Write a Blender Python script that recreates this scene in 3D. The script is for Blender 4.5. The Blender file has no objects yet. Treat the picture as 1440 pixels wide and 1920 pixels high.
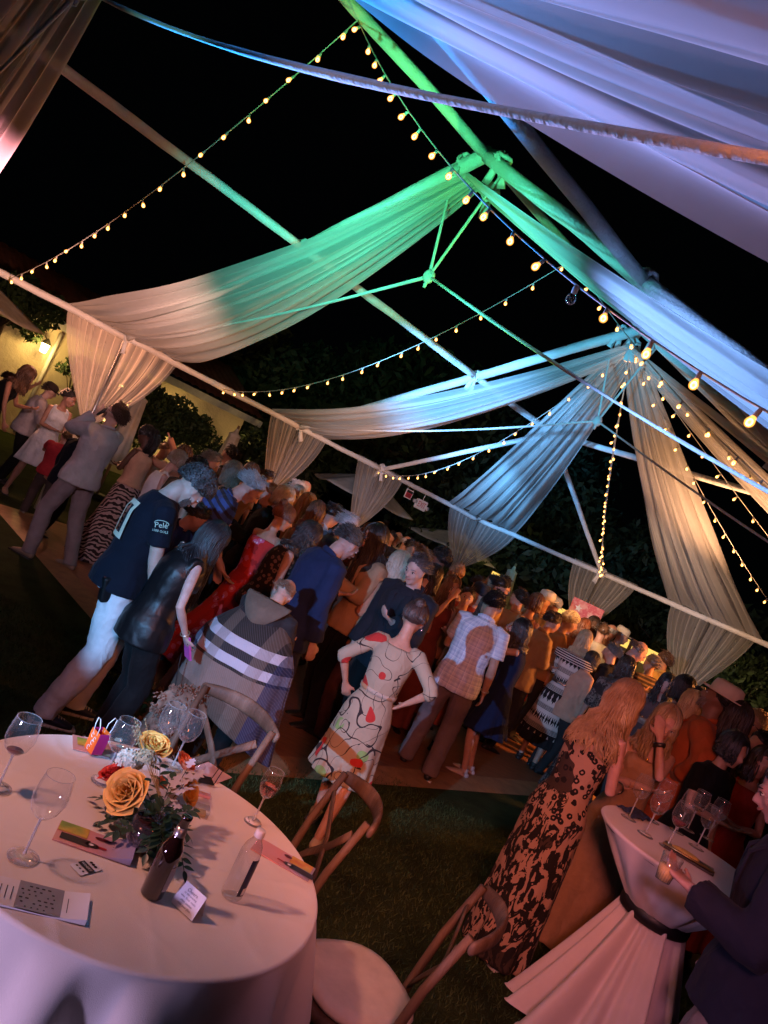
import bpy, math, random
import numpy as np
from mathutils import Vector, Matrix, noise
R = math.radians; PI = math.pi
random.seed(7); rng = np.random.default_rng(11)
sc = bpy.context.scene; COL = sc.collection

# ---------------------------------------------------------------- camera (rolled, at about two metres)
ROLL = R(25.23); PITCH = R(-0.547); CAMH = 2.0
cam = bpy.data.cameras.new('camera'); camo = bpy.data.objects.new('camera', cam); COL.objects.link(camo)
cam.sensor_fit = 'VERTICAL'; cam.sensor_height = 36.0; cam.sensor_width = 27.0; cam.lens = 26.775
cam.clip_start = 0.05; cam.clip_end = 400
_r = Vector((1, 0, 0)); _u = Vector((0, -math.sin(PITCH), math.cos(PITCH))); _f = Vector((0, math.cos(PITCH), math.sin(PITCH)))
_cx = _r*math.cos(ROLL) + _u*math.sin(ROLL); _cy = -_r*math.sin(ROLL) + _u*math.cos(ROLL)
camo.matrix_world = Matrix.Translation((0, 0, CAMH)) @ Matrix((_cx, _cy, -_f)).transposed().to_4x4()
sc.camera = camo

# ---------------------------------------------------------------- night world, exposure
w = bpy.data.worlds.new('World'); sc.world = w; w.use_nodes = True
wn = w.node_tree.nodes; wl = w.node_tree.links
bg = wn['Background']; bg.inputs['Color'].default_value = (0.30, 0.38, 0.5, 1); bg.inputs['Strength'].default_value = 0.0012
sc.view_settings.view_transform = 'Standard'; sc.view_settings.look = 'None'
sc.view_settings.exposure = 0.0; sc.view_settings.gamma = 1.0; sc.view_settings.use_curve_mapping = False
sc.cycles.max_bounces = 6; sc.cycles.diffuse_bounces = 2; sc.cycles.glossy_bounces = 3; sc.cycles.transmission_bounces = 6
sc.cycles.transparent_max_bounces = 12; sc.cycles.caustics_reflective = False; sc.cycles.caustics_refractive = False
sc.cycles.sample_clamp_indirect = 3.0; sc.cycles.use_denoising = True

# tent coordinates: s along the ridge (away, to the right), c across (towards the far left eave), z up
YAW = R(45.78); S0 = -7.13; C0 = -4.87
def T(s, c, z=0.0):
    a = s - S0; b = c - C0
    return Vector((a*math.sin(YAW) - b*math.cos(YAW), a*math.cos(YAW) + b*math.sin(YAW), z))
EZ = 2.54; RZ = 4.98; PZ = 4.01; PC = 1.98; HW = 5.0; BAY = 3.08; HUBZ = 4.72

# coloured stage lamps of the party, unseen; some spots added to brighten drapes and trees
def spot(name, loc, aim, col, power, ang, blend=0.6, rad=0.08):
    l = bpy.data.lights.new(name, 'SPOT'); l.color = col; l.energy = power; l.spot_size = R(ang); l.spot_blend = blend
    l.shadow_soft_size = rad
    o = bpy.data.objects.new(name, l); COL.objects.link(o); o.location = loc
    o.rotation_euler = (Vector(aim) - Vector(loc)).to_track_quat('-Z', 'Y').to_euler(); return o
def point(name, loc, col, power, rad=0.1):
    l = bpy.data.lights.new(name, 'POINT'); l.color = col; l.energy = power; l.shadow_soft_size = rad
    o = bpy.data.objects.new(name, l); COL.objects.link(o); o.location = loc; return o
GREEN = (.08, 1, .40); SKY_ = (.14, .48, 1)
spot('lamp_green', T(-6.2, -2.6, 2.3), T(-3.15, .7, 4.75), GREEN, 1000, 40, 1.0)
spot('lamp_green_beam', T(-1.8, -2.0, 2.2), T(-4.4, .2, 5.0), (.25, 1, .12), 340, 40, .9)
spot('lamp_cyan', T(-5.6, -1.6, 2.35), T(-2.6, 2.3, 4.1), (.10, .80, .62), 1000, 46, 1.0)
spot('lamp_blue', T(-3.4, 1.0, 2.3), T(1.6, 2.4, 4.2), SKY_, 2900, 44, 1.0)
spot('lamp_blue_near', T(-3.4, -1.2, 2.3), T(-.2, .4, 4.8), (.10, .62, 1), 700, 40, .9)
spot('lamp_blue_roof', T(-5.0, -.3, 2.1), T(-5.7, -2.7, 3.7), (.02, .30, 1), 1500, 60, .9)
spot('lamp_mauve_roof', T(-4.4, -1.4, 2.0), T(-6.3, -5.0, 3.2), (.72, .38, .72), 330, 70, .9)
spot('lamp_lavender', T(-5.2, -1.4, 2.3), T(-2.6, -3.4, 3.9), (.20, .42, 1), 900, 48, .8)
spot('lamp_amber_end', T(2.2, -1.2, 2.3), T(2.2, -1.2, 4.6), (1, .50, .24), 480, 120, .9)
spot('lamp_amber_left', T(-4.4, 1.6, 2.1), T(-3.6, 5, 3.2), (1, .52, .42), 380, 80, .9)
spot('lamp_pink_left_roof', T(-4.9, 2.4, 2.0), T(-6.1, 3.6, 3.6), (1, .34, .40), 1000, 70, .9)
spot('lamp_cold_key', Vector((-1.65, -.4, 1.97)), Vector((.0, 5.5, 1.52)), (.20, .52, 1), 1250, 35, .25, .015)
spot('lamp_orange_front', T(-6.5, -4.9, 2.45), T(-1.2, .0, .5), (1, .23, .06), 560, 60, .9, .35)
spot('lamp_pink_stage', T(-7.4, -3.0, 2.5), T(-3.9, 2.8, 1.1), (1, .66, .78), 330, 26, .8, .05)
spot('lamp_pink_wash', T(-7.6, -2.4, 3.1), T(-5.2, -2.6, .7), (1, .40, .29), 215, 56, .9, .12)
spot('lamp_purple', Vector((-1.9, .35, .75)), Vector((-.35, 2.0, .35)), (.66, .50, 1), 140, 75, .9)
spot('lamp_warm_floor', T(3.6, -3.9, 2.4), T(-1.2, 1.2, .2), (1, .31, .07), 2000, 74, .9, .3)
spot('lamp_warm_left', T(-3.2, 6.3, 2.6), T(-3.4, 3.2, .8), (1, .40, .22), 210, 110, .9, .2)
spot('lamp_mauve_right', T(-7.0, -5.2, 2.3), T(-2.9, -3.2, .8), (1, .34, .50), 150, 60, .9, .15)
spot('fill_teal_trees', T(5.2, 3, 2.6), T(14, 16, 6.5), (.2, .8, .5), 50, 90, .9)  # added spot, imitates stage light spilling onto the dark trees
spot('fill_eave', T(-2.2, .6, 2.15), T(1.6, 5, 2.45), (1, .52, .38), 520, 50, .9)  # added fill, only brightens the leg drapes along the far left eave
spot('fill_end', T(.4, -.2, 2.15), T(5, .6, 2.5), (1, .60, .36), 520, 60, .9)  # added fill for the drapes at the end eave
spot('lamp_aqua_crown', T(-5.2, .8, 2.25), T(-3.0, -1.3, 4.4), (.08, .80, .75), 900, 32, .9)
spot('lamp_blue_hip', T(-1.5, 1.2, 2.3), T(4.6, 4.4, 3.3), SKY_, 3200, 24, .9)
spot('lamp_cable', T(-7.9, -1.5, 2.2), T(-6.16, -1.6, 3.5), (.25, .85, .80), 40, 36, .9)
spot('lamp_cable_lilac', T(-7.3, -2.4, 2.3), T(-6.16, -3.6, 3.2), (.85, .70, 1), 22, 70, .9)


# ---------------------------------------------------------------- mesh helpers
class MB:
    def __init__(s): s.v = []; s.f = []; s.m = []; s.n = 0
    def add(s, verts, faces, mi=0):
        b = s.n; s.v.append(np.asarray(verts, float).reshape(-1, 3)); s.n += len(s.v[-1])
        s.f.extend([tuple(i + b for i in f) for f in faces]); s.m.extend([mi]*len(faces)); return b
    def box(s, c, d, rot=None, mi=0, taper=1.0):
        x, y, z = [k/2 for k in d]; p = []
        for sz in (-1, 1):
            k = taper if sz > 0 else 1.0
            for sx, sy in ((-1, -1), (1, -1), (1, 1), (-1, 1)): p.append(Vector((sx*x*k, sy*y*k, sz*z)))
        if rot is not None: p = [rot @ q for q in p]
        c = Vector(c); s.add([q + c for q in p], [(3, 2, 1, 0), (4, 5, 6, 7), (0, 1, 5, 4), (1, 2, 6, 5), (2, 3, 7, 6), (3, 0, 4, 7)], mi)
    def tube(s, path, rad, n=10, ref=None, mi=0, cap=True, rmod=None, dome=False):
        """rad: list of r or (rx, ry); ref = direction of the rx axis; rmod(i, ang) multiplies the radius"""
        P = [Vector(p) for p in path]
        if not hasattr(rad, '__len__'): rad = [rad]*len(P)
        rad = [(r, r) if not hasattr(r, '__len__') else r for r in rad]
        if dome:
            d0 = (P[0] - P[1]).normalized(); d1 = (P[-1] - P[-2]).normalized(); r0 = rad[0]; r1 = rad[-1]
            m0 = min(r0); m1 = min(r1)
            P = [P[0] + d0*m0*.97, P[0] + d0*m0*.72] + P + [P[-1] + d1*m1*.72, P[-1] + d1*m1*.97]
            rad = [(r0[0]*.24, r0[1]*.24), (r0[0]*.7, r0[1]*.7)] + rad + [(r1[0]*.7, r1[1]*.7), (r1[0]*.24, r1[1]*.24)]
        V = []; prev = None; N = len(P)
        for i, p in enumerate(P):
            t = (P[min(i + 1, N - 1)] - P[max(i - 1, 0)]).normalized()
            if ref is not None:
                a = Vector(ref); a = (a - t*a.dot(t))
            elif prev is None:
                a = Vector((1, 0, 0)) if abs(t.x) < .8 else Vector((0, 1, 0)); a = a - t*a.dot(t)
            else: a = prev - t*prev.dot(t)
            if a.length < 1e-6: a = t.orthogonal()
            a.normalize(); prev = a; b = t.cross(a)
            rx, ry = rad[i]
            for k in range(n):
                g = 2*PI*k/n; m = rmod(i, g) if rmod else 1.0
                q = p + a*(rx*m*math.cos(g)) + b*(ry*m*math.sin(g)); V.append((q.x, q.y, q.z))
        F = []
        for i in range(N - 1):
            for k in range(n):
                k2 = (k + 1) % n; F.append((i*n + k, i*n + k2, (i + 1)*n + k2, (i + 1)*n + k))
        if cap: F.append(tuple(range(n - 1, -1, -1))); F.append(tuple((N - 1)*n + k for k in range(n)))
        s.add(V, F, mi)
    def ell(s, c, r, M=None, nu=12, nv=8, mi=0):
        V = []; F = []
        for j in range(nv + 1):
            th = PI*j/nv
            for k in range(nu):
                ph = 2*PI*k/nu; V.append(Vector((r[0]*math.sin(th)*math.cos(ph), r[1]*math.sin(th)*math.sin(ph), r[2]*math.cos(th))))
        V = [((M @ (v + Vector(c))) if M is not None else v + Vector(c)) for v in V]
        for j in range(nv):
            for k in range(nu):
                k2 = (k + 1) % nu; F.append((j*nu + k, (j + 1)*nu + k, (j + 1)*nu + k2, j*nu + k2))
        s.add(V, F, mi)
    def lathe(s, prof, n=24, c=(0, 0, 0), mi=0, wob=None):
        V = []; F = []; c = Vector(c)
        for i, (r, z) in enumerate(prof):
            for k in range(n):
                g = 2*PI*k/n; rr = r*(wob(i, g) if wob else 1); V.append(c + Vector((rr*math.cos(g), rr*math.sin(g), z)))
        for i in range(len(prof) - 1):
            for k in range(n):
                k2 = (k + 1) % n; F.append((i*n + k, i*n + k2, (i + 1)*n + k2, (i + 1)*n + k))
        s.add(V, F, mi)
    def grid(s, fn, nu, nv, mi=0, closed=False):
        V = [fn(i/(nu), j/(nv)) for j in range(nv + 1) for i in range(nu + 1)]; F = []
        for j in range(nv):
            for i in range(nu):
                a = j*(nu + 1) + i; F.append((a, a + 1, a + nu + 2, a + nu + 1))
        s.add([tuple(v) for v in V], F, mi)
    def mesh(s, name, mats, smooth=True):
        me = bpy.data.meshes.new(name); V = np.concatenate(s.v) if s.v else np.zeros((0, 3))
        me.from_pydata(V.tolist(), [], s.f)
        for m in (mats if isinstance(mats, (list, tuple)) else [mats]): me.materials.append(m)
        if len(s.m): me.polygons.foreach_set('material_index', s.m)
        if smooth: me.polygons.foreach_set('use_smooth', [True]*len(me.polygons))
        me.update(); return me
    def build(s, name, mats, parent=None, smooth=True):
        o = bpy.data.objects.new(name, s.mesh(name, mats, smooth)); COL.objects.link(o)
        if parent is not None: o.parent = parent
        return o
def merge_smooth(o, dist=1e-4, ang=None):
    m = o.modifiers.new('w', 'WELD'); m.merge_threshold = dist
def solid(o, th):
    m = o.modifiers.new('s', 'SOLIDIFY'); m.thickness = th; m.offset = 0
def tag(o, label=None, cat=None, group=None, kind=None):
    if label: o['label'] = label
    if cat: o['category'] = cat
    if group: o['group'] = group
    if kind: o['kind'] = kind
    return o
def empty(name, loc=(0, 0, 0), rz=0.0, label=None, cat=None, group=None, sc_=1.0):
    o = bpy.data.objects.new(name, None); COL.objects.link(o); o.location = loc; o.rotation_euler = (0, 0, rz)
    o.empty_display_size = .1; o.scale = (sc_,)*3; return tag(o, label, cat, group)
def inst(me, name, parent=None, loc=(0, 0, 0), rot=(0, 0, 0), scl=1.0):
    o = bpy.data.objects.new(name, me); COL.objects.link(o)
    if parent is not None: o.parent = parent
    o.location = loc; o.rotation_euler = rot; o.scale = (scl,)*3 if not hasattr(scl, '__len__') else scl; return o
def copy_tree(o, parent=None):
    c = o.copy(); COL.objects.link(c); c.parent = parent
    for ch in list(o.children): copy_tree(ch, c)
    return c
def text_mesh(txt, size, mat, parent, M, ext=0.0006, name='lettering', align='CENTER'):
    cu = bpy.data.curves.new('t', 'FONT'); cu.body = txt; cu.size = size; cu.extrude = ext; cu.align_x = align; cu.align_y = 'CENTER'; cu.resolution_u = 2
    to = bpy.data.objects.new('t', cu); COL.objects.link(to); bpy.context.view_layer.update()
    me = bpy.data.meshes.new_from_object(to.evaluated_get(bpy.context.evaluated_depsgraph_get()))
    bpy.data.objects.remove(to); bpy.data.curves.remove(cu)
    me.transform(M); me.materials.clear(); me.materials.append(mat)
    o = bpy.data.objects.new(name, me); COL.objects.link(o); o.parent = parent; return o
def frame(loc, x, z):
    """matrix whose local x and local z axes point along x and z"""
    z = Vector(z).normalized(); x = Vector(x); x = (x - z*x.dot(z)).normalized(); y = z.cross(x)
    M = Matrix((x, y, z)).transposed().to_4x4(); M.translation = Vector(loc); return M

# ---------------------------------------------------------------- materials
class X:
    """a tiny expression layer over math nodes"""
    def __init__(s, t, k): s.t = t; s.k = k
    def _op(s, op, *a):
        n = s.t.nodes.new('ShaderNodeMath'); n.operation = op
        for i, q in enumerate((s,) + a):
            if isinstance(q, X): s.t.links.new(q.k, n.inputs[i])
            else: n.inputs[i].default_value = q
        return X(s.t, n.outputs[0])
    def __add__(s, o): return s._op('ADD', o)
    def __sub__(s, o): return s._op('SUBTRACT', o)
    def __mul__(s, o): return s._op('MULTIPLY', o)
    def __gt__(s, o): return s._op('GREATER_THAN', o)
    def __lt__(s, o): return s._op('LESS_THAN', o)
    def sin(s): return s._op('SINE')
    def frac(s): return s._op('FRACT')
    def floor(s): return s._op('FLOOR')
    def abs(s): return s._op('ABSOLUTE')
    def atan2(s, o): return s._op('ARCTAN2', o)
    def mx(s, o): return s._op('MAXIMUM', o)
    def mn(s, o): return s._op('MINIMUM', o)
class NM:
    def __init__(s, name):
        s.m = bpy.data.materials.new(name); s.m.use_nodes = True; s.t = s.m.node_tree; s.b = s.t.nodes['Principled BSDF']
        s.out = s.t.nodes['Material Output']
    def n(s, ty, **kw):
        q = s.t.nodes.new(ty)
        for k, v in kw.items(): setattr(q, k, v)
        return q
    def l(s, a, b): s.t.links.new(a, b)
    def co(s, kind='Object'): 
        if not hasattr(s, 'tc'): s.tc = s.n('ShaderNodeTexCoord')
        return s.tc.outputs[kind]
    def xyz(s, kind='Object', rot=None, off=None):
        c = s.co(kind)
        if rot or off:
            mp = s.n('ShaderNodeMapping'); s.l(c, mp.inputs[0])
            if rot: mp.inputs['Rotation'].default_value = rot
            if off: mp.inputs['Location'].default_value = off
            c = mp.outputs[0]
        q = s.n('ShaderNodeSeparateXYZ'); s.l(c, q.inputs[0]); return [X(s.t, o) for o in q.outputs]
    def noise(s, sc_=5, det=4, rough=.5, scale3=None, dist=0):
        q = s.n('ShaderNodeTexNoise'); q.inputs['Scale'].default_value = sc_; q.inputs['Detail'].default_value = det
        q.inputs['Roughness'].default_value = rough; q.inputs['Distortion'].default_value = dist
        if scale3:
            mp = s.n('ShaderNodeMapping'); s.l(s.co(), mp.inputs[0]); mp.inputs['Scale'].default_value = scale3; s.l(mp.outputs[0], q.inputs['Vector'])
        else: s.l(s.co(), q.inputs['Vector'])
        return X(s.t, q.outputs[0])
    def vor(s, sc_=5, feat='F1', rnd=1.0):
        q = s.n('ShaderNodeTexVoronoi'); q.feature = feat; q.inputs['Scale'].default_value = sc_; q.inputs['Randomness'].default_value = rnd
        s.l(s.co(), q.inputs['Vector']); return q
    def ramp(s, fac, stops, interp='LINEAR'):
        q = s.n('ShaderNodeValToRGB'); q.color_ramp.interpolation = interp; e = q.color_ramp.elements
        while len(e) < len(stops): e.new(0.5)
        for i, (p, c) in enumerate(stops): e[i].position = p; e[i].color = (*c, 1)
        s.l(fac.k if isinstance(fac, X) else fac, q.inputs[0]); return q.outputs[0]
    def mix(s, f, a, b):
        q = s.n('ShaderNodeMix', data_type='RGBA')
        for i, v in ((0, f), (6, a), (7, b)):
            if isinstance(v, X): s.l(v.k, q.inputs[i])
            elif isinstance(v, (int, float)): q.inputs[i].default_value = v
            elif isinstance(v, tuple): q.inputs[i].default_value = (*v, 1)
            else: s.l(v, q.inputs[i])
        return q.outputs[2]
    def col(s, c):
        if isinstance(c, tuple): s.b.inputs['Base Color'].default_value = (*c, 1)
        else: s.l(c, s.b.inputs['Base Color'])
    def bump(s, h, st=.3, dist=.01):
        q = s.n('ShaderNodeBump'); q.inputs['Strength'].default_value = st; q.inputs['Distance'].default_value = dist
        s.l(h.k if isinstance(h, X) else h, q.inputs['Height']); s.l(q.outputs[0], s.b.inputs['Normal'])
    def set(s, rough=.6, spec=.3, metal=0, sheen=0, trans=0, sss=0, coat=0):
        b = s.b.inputs; b['Roughness'].default_value = rough; b['Specular IOR Level'].default_value = spec; b['Metallic'].default_value = metal
        b['Sheen Weight'].default_value = sheen; b['Transmission Weight'].default_value = trans; b['Subsurface Weight'].default_value = sss
        b['Coat Weight'].default_value = coat; b['Subsurface Scale'].default_value = .02; return s
MC = {}
def var(m, c, amt=.25, sc_=6):
    """colour with soft worn variation"""
    f = m.noise(sc_, 5, .6); d = tuple(k*(1 - amt) for k in c); e = tuple(min(1, k*(1 + amt*.6)) for k in c)
    return m.ramp(f, [(.3, d), (.7, e)])
def creases(m, fold=9, st=.5):
    a = ((m.noise(fold*.62, 2, .5, (1, 1, .8), .8) - .5).abs()*-5 + 1.0).mx(0.0)._op('POWER', 2.0); b = ((m.noise(fold*1.3, 2, .5, (1, .9, .7), .6) - .5).abs()*-7 + 1.0).mx(0.0)._op('POWER', 2.0)
    m.bump(a*.22 + b*.08 + m.noise(fold, 3, .5)*.6 + m.noise(260, 2)*.03, st*.9, .028)
def cloth(c, rough=.85, weave=260, fold=9, key=None, foldst=.5):
    k = ('cloth', c, rough, fold)
    if k in MC: return MC[k]
    m = NM('fabric'); m.set(rough, .15, sheen=.03); m.col(var(m, c, .18, 7))
    creases(m, fold, foldst); MC[k] = m.m; return m.m
def plain(name, c, rough=.5, spec=.4, metal=0, amt=.15, sc_=8, bump=0, bsc=40, coat=0):
    k = (name, c, rough, metal)
    if k in MC: return MC[k]
    m = NM(name); m.set(rough, spec, metal, coat=coat); m.col(var(m, c, amt, sc_))
    if bump: m.bump(m.noise(bsc, 4), bump, .01)
    MC[k] = m.m; return m.m
def skin(c):
    k = ('skin', c)
    if k in MC: return MC[k]
    m = NM('skin'); m.set(.48, .35, sss=.08); f = m.noise(14, 5, .6)
    m.col(m.ramp(f, [(.3, (c[0]*.82, c[1]*.74, c[2]*.7)), (.6, c), (.8, (min(1, c[0]*1.1), c[1]*.95, c[2]*.9))])); m.bump(m.noise(90, 3), .12, .004); MC[k] = m.m; return m.m
def hairm(c, c2=None, rough=.42):
    k = ('hair', c, c2)
    if k in MC: return MC[k]
    m = NM('hair'); m.set(rough, .5); c2 = c2 or tuple(min(1, x*1.9 + .01) for x in c)
    f = m.noise(7, 3, .6); g = m.noise(90, 2, .6, (1, 1, .2))
    m.col(m.ramp(f*.75 + g*.25, [(.32, tuple(x*.55 for x in c)), (.5, c), (.70, c2)])); m.bump(g, .35, .004); MC[k] = m.m; return m.m
def emis(name, c, st):
    k = ('em', name, c, st)
    if k in MC: return MC[k]
    m = NM(name); m.col((.02, .02, .02)); m.b.inputs['Emission Color'].default_value = (*c, 1); m.b.inputs['Emission Strength'].default_value = st; MC[k] = m.m; return m.m
def sheer(c, alpha, name='sheer fabric', transl=.55):
    """thin white voile: part see-through, part translucent, part diffuse; a weave and pleats make it denser in places"""
    k = ('sheer', c, alpha)
    if k in MC: return MC[k]
    m = NM(name); t = m.t; t.nodes.remove(m.b)
    d = m.n('ShaderNodeBsdfDiffuse'); d.inputs[0].default_value = (*c, 1); tr = m.n('ShaderNodeBsdfTranslucent'); tr.inputs[0].default_value = (*c, 1)
    mx = m.n('ShaderNodeMixShader'); mx.inputs[0].default_value = transl; m.l(d.outputs[0], mx.inputs[1]); m.l(tr.outputs[0], mx.inputs[2])
    tp = m.n('ShaderNodeBsdfTransparent'); m2 = m.n('ShaderNodeMixShader')
    lw = m.n('ShaderNodeLayerWeight'); lw.inputs[0].default_value = .35
    dens = X(t, lw.outputs['Facing'])._op('POWER', 1.2)*.85 + m.noise(9, 2, .5)*.06 + (alpha - .16)
    m.l(dens.mn(1.0).k, m2.inputs[0]); m.l(tp.outputs[0], m2.inputs[1]); m.l(mx.outputs[0], m2.inputs[2]); m.l(m2.outputs[0], m.out.inputs[0]); MC[k] = m.m; return m.m
def glass(name='glass', c=(1, 1, 1), rough=0.0, ior=1.45):
    k = ('glass', name, c)
    if k in MC: return MC[k]
    m = NM(name); m.set(rough, .5, trans=1.0); m.col(c); m.b.inputs['IOR'].default_value = ior; MC[k] = m.m; return m.m
def thin(name='thin glass', c=(1, 1, 1), refl=1.0, tint=.06):
    """single wall glass: see-through face on, mirror-like at grazing angles"""
    k = ('thin', name, c)
    if k in MC: return MC[k]
    m = NM(name); t = m.t; t.nodes.remove(m.b); tp = m.n('ShaderNodeBsdfTransparent'); tp.inputs[0].default_value = (*c, 1); gl = m.n('ShaderNodeBsdfGlossy'); gl.inputs['Roughness'].default_value = .015; gl.inputs[0].default_value = (1, 1, 1, 1)
    df = m.n('ShaderNodeBsdfDiffuse'); df.inputs[0].default_value = (.7, .7, .7, 1); lw = m.n('ShaderNodeLayerWeight'); lw.inputs[0].default_value = .5; f = X(t, lw.outputs['Facing'])
    m1 = m.n('ShaderNodeMixShader'); m.l((f._op('POWER', 3.0)*.8*refl + .065).k, m1.inputs[0]); m.l(tp.outputs[0], m1.inputs[1]); m.l(gl.outputs[0], m1.inputs[2])
    m2 = m.n('ShaderNodeMixShader'); m.l((f._op('POWER', 5.0)*.35 + tint*.5).k, m2.inputs[0]); m.l(m1.outputs[0], m2.inputs[1]); m.l(df.outputs[0], m2.inputs[2]); m.l(m2.outputs[0], m.out.inputs[0]); MC[k] = m.m; return m.m
# ---- patterned cloths
def pat(kind, *cs, rot=None, f=1.0):
    k = (kind, cs, rot, f)
    if k in MC: return MC[k]
    m = NM(kind + ' fabric'); m.set(.85, .15, sheen=.03); x, y, z = m.xyz('Object', rot)
    ang = x.atan2(y)
    if kind == 'striped': c = m.mix(((z*f*2*PI).sin()) > .25, cs[0], cs[1])
    elif kind == 'checked':
        a = (z*f).frac() > .5; b = (ang*(f*.16)).frac() > .5; l1 = ((z*f*.5).frac() < .06).mx((ang*(f*.08)).frac() < .06)
        c = m.mix(l1*.8, m.mix((a + b)*.5, cs[0], cs[1]), cs[2])
    elif kind == 'zebra':
        wv = m.n('ShaderNodeTexWave'); wv.wave_type = 'BANDS'; wv.bands_direction = 'DIAGONAL'; wv.inputs['Scale'].default_value = 9*f; wv.inputs['Distortion'].default_value = 9; wv.inputs['Detail'].default_value = 1.5
        wv.inputs['Detail Scale'].default_value = 1.1; m.l(m.co(), wv.inputs[0]); c = m.mix(X(m.t, wv.outputs[1]) > .52, cs[0], cs[1])
    elif kind == 'leopard':
        f = f*2.0; v = m.vor(11*f); d = X(m.t, v.outputs['Distance']); nz = m.noise(16*f, 3, .6)
        wv = m.n('ShaderNodeTexWave'); wv.bands_direction = 'Z'; wv.inputs['Scale'].default_value = 3.1*f; wv.inputs['Distortion'].default_value = 13; wv.inputs['Detail'].default_value = 2; m.l(m.co(), wv.inputs[0])
        ring = ((d + nz*.5 - .52).abs()) < .12; tg = m.noise(1, 3, .55, (10*f, 10*f, 4.2*f), 1.6) > .49; up_ = (z + m.noise(3, 2)*.3) > 1.02
        pt = (ring*up_).mx(tg*((up_*-1 + 1).mx((m.noise(7, 1) > .5)*1.0))).mx((m.noise(4.5, 2) > .60)*.9)
        c = m.mix(pt, m.mix(m.noise(3, 3), cs[0], cs[1]), cs[2])
    elif kind == 'floral':
        v = m.vor(7*f); d = X(m.t, v.outputs['Distance']); nz = m.noise(9*f, 4, .7)
        sp = X(m.t, v.outputs['Color']); petal = (d + nz*.5) < .62; core = (d + nz*.2) < .25
        c = m.mix(petal, cs[0], cs[1]); c = m.mix(core*.9, c, cs[2])
        if len(cs) > 3: c = m.mix(m.noise(3.1*f, 3, .7) > .56, c, cs[3])
    elif kind == 'graphic':
        v = m.vor(3.4*f); d = X(m.t, v.outputs['Distance']); nz = m.noise(5*f, 2)
        ln = (((m.noise(4.2, 1, .4) - .5).abs()) < .007).mx(((m.noise(7.5, 0, .4) - .46).abs()) < .006); dot = (d < .17)*(nz > .47); ring = ((d - .3).abs() < .02)*(nz < .5)
        c = m.mix(dot, cs[0], cs[1]); c = m.mix(ln.mx(ring), c, cs[2]); c = m.mix((m.noise(5.3, 1) > .66)*1.0, c, cs[3])
    elif kind == 'aztec':
        zz = z*4.2; row = zz.floor(); fz = zz.frac(); fa = (ang*2.55).frac(); tri = ((fa - .5).abs())*2
        band = fz < .26; thin = ((fz*18).frac() < .45)*band
        odd = (row*.5).frac() > .25; zig = ((fz - .3)*1.4 + tri*.75) > .86; dia = (((fz - .63).abs())*2.6 + ((fa*2).frac() - .5).abs()) < .42
        hook = (((fa*3).frac() - .5).abs() < .13)*(((fz - .63).abs()) < .2)
        body = (zig*odd).mx(dia).mx(hook*(odd*-1 + 1))
        c = m.mix(band, m.mix(body, cs[1], cs[0]), m.mix(thin, cs[0], cs[1]))
        c = m.mix((z < .42)*1.0, c, cs[0])
    elif kind == 'poncho':
        st = [(0, (.03, .028, .03)), (.22, cs[1]), (.44, (.20, .15, .125)), (.585, cs[0]), (.60, (.45, .45, .51)), (.645, (.03, .028, .03)), (.69, (.45, .45, .51)), (.735, cs[0]), (.86, cs[2]), (.95, cs[1])]
        c = m.ramp(z*.62, st, 'CONSTANT'); vb = ((x*2.6 + .5).frac()) < .28; nav = x.abs() > .36
        c = m.mix(vb*.45, c, cs[2]); c = m.mix(nav*.78, c, (.02, .025, .07)); wv = ((x + z)*300).sin() > .4; c = m.mix(wv*.03, c, (.9, .9, .9))
    m.col(c); creases(m, 9, .5); MC[k] = m.m; return m.m
# ================================================================ setting: lawn, dance floor
m = NM('lawn'); m.set(.95, .1); m.col(m.ramp(m.noise(3, 6, .7), [(.3, (.022, .032, .010)), (.55, (.04, .055, .018)), (.75, (.055, .062, .022))])); m.bump(m.noise(55, 5, .7), 1.0, .03); LAWN = m.m
b = MB(); b.grid(lambda u, v: (-120 + 240*u, -60 + 240*v, 0), 24, 24)
tag(b.build('lawn', LAWN), 'dark mown lawn under and around the party tent', kind='structure')
def blades(name, n, reg, h):
    P = np.empty((n, 2)); P[:, 0] = rng.uniform(reg[0], reg[1], n); P[:, 1] = rng.uniform(reg[2], reg[3], n)
    a = rng.uniform(0, 2*PI, n); hh = rng.uniform(.5, 1.2, n)*h; wd = .0035; lean = rng.normal(0, .6, (n, 2))*hh[:, None]
    V = np.zeros((n, 3, 3)); V[:, 0, :2] = P - np.c_[np.cos(a), np.sin(a)]*wd; V[:, 1, :2] = P + np.c_[np.cos(a), np.sin(a)]*wd
    V[:, 2, :2] = P + lean; V[:, 2, 2] = hh; V[:, :2, 2] = .0
    me = bpy.data.meshes.new(name); me.from_pydata(V.reshape(-1, 3).tolist(), [], np.arange(3*n).reshape(-1, 3).tolist())
    g = plain('grass', (.05, .075, .022), .7, .2, amt=.4, sc_=3); me.materials.append(g)
    o = bpy.data.objects.new(name, me); COL.objects.link(o); return o
tag(blades('grass', 70000, (-5, 4.2, 2.2, 6.2), .03), 'short grass of the dark lawn between table and dance floor', 'grass', kind='stuff')
m = NM('dance floor'); m.set(.42, .4); f = m.noise(5, 6, .6, (1, 6, 1)); m.col(m.ramp(f, [(.3, (.15, .062, .028)), (.6, (.24, .10, .045)), (.8, (.30, .135, .06))])); m.bump(m.noise(40, 4), .25, .005); FLOOR = m.m
b = MB(); s0, s1, c0, c1 = -3.62, 4.6, -.97, 4.5
def fpt(s, c, z): return tuple(T(s, c, z))
b.grid(lambda u, v: fpt(s0 + (s1 - s0)*u, c0 + (c1 - c0)*v, .024), 10, 8)
tag(b.build('dance_floor', FLOOR), kind='structure')
b = MB(); e = .26
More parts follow.
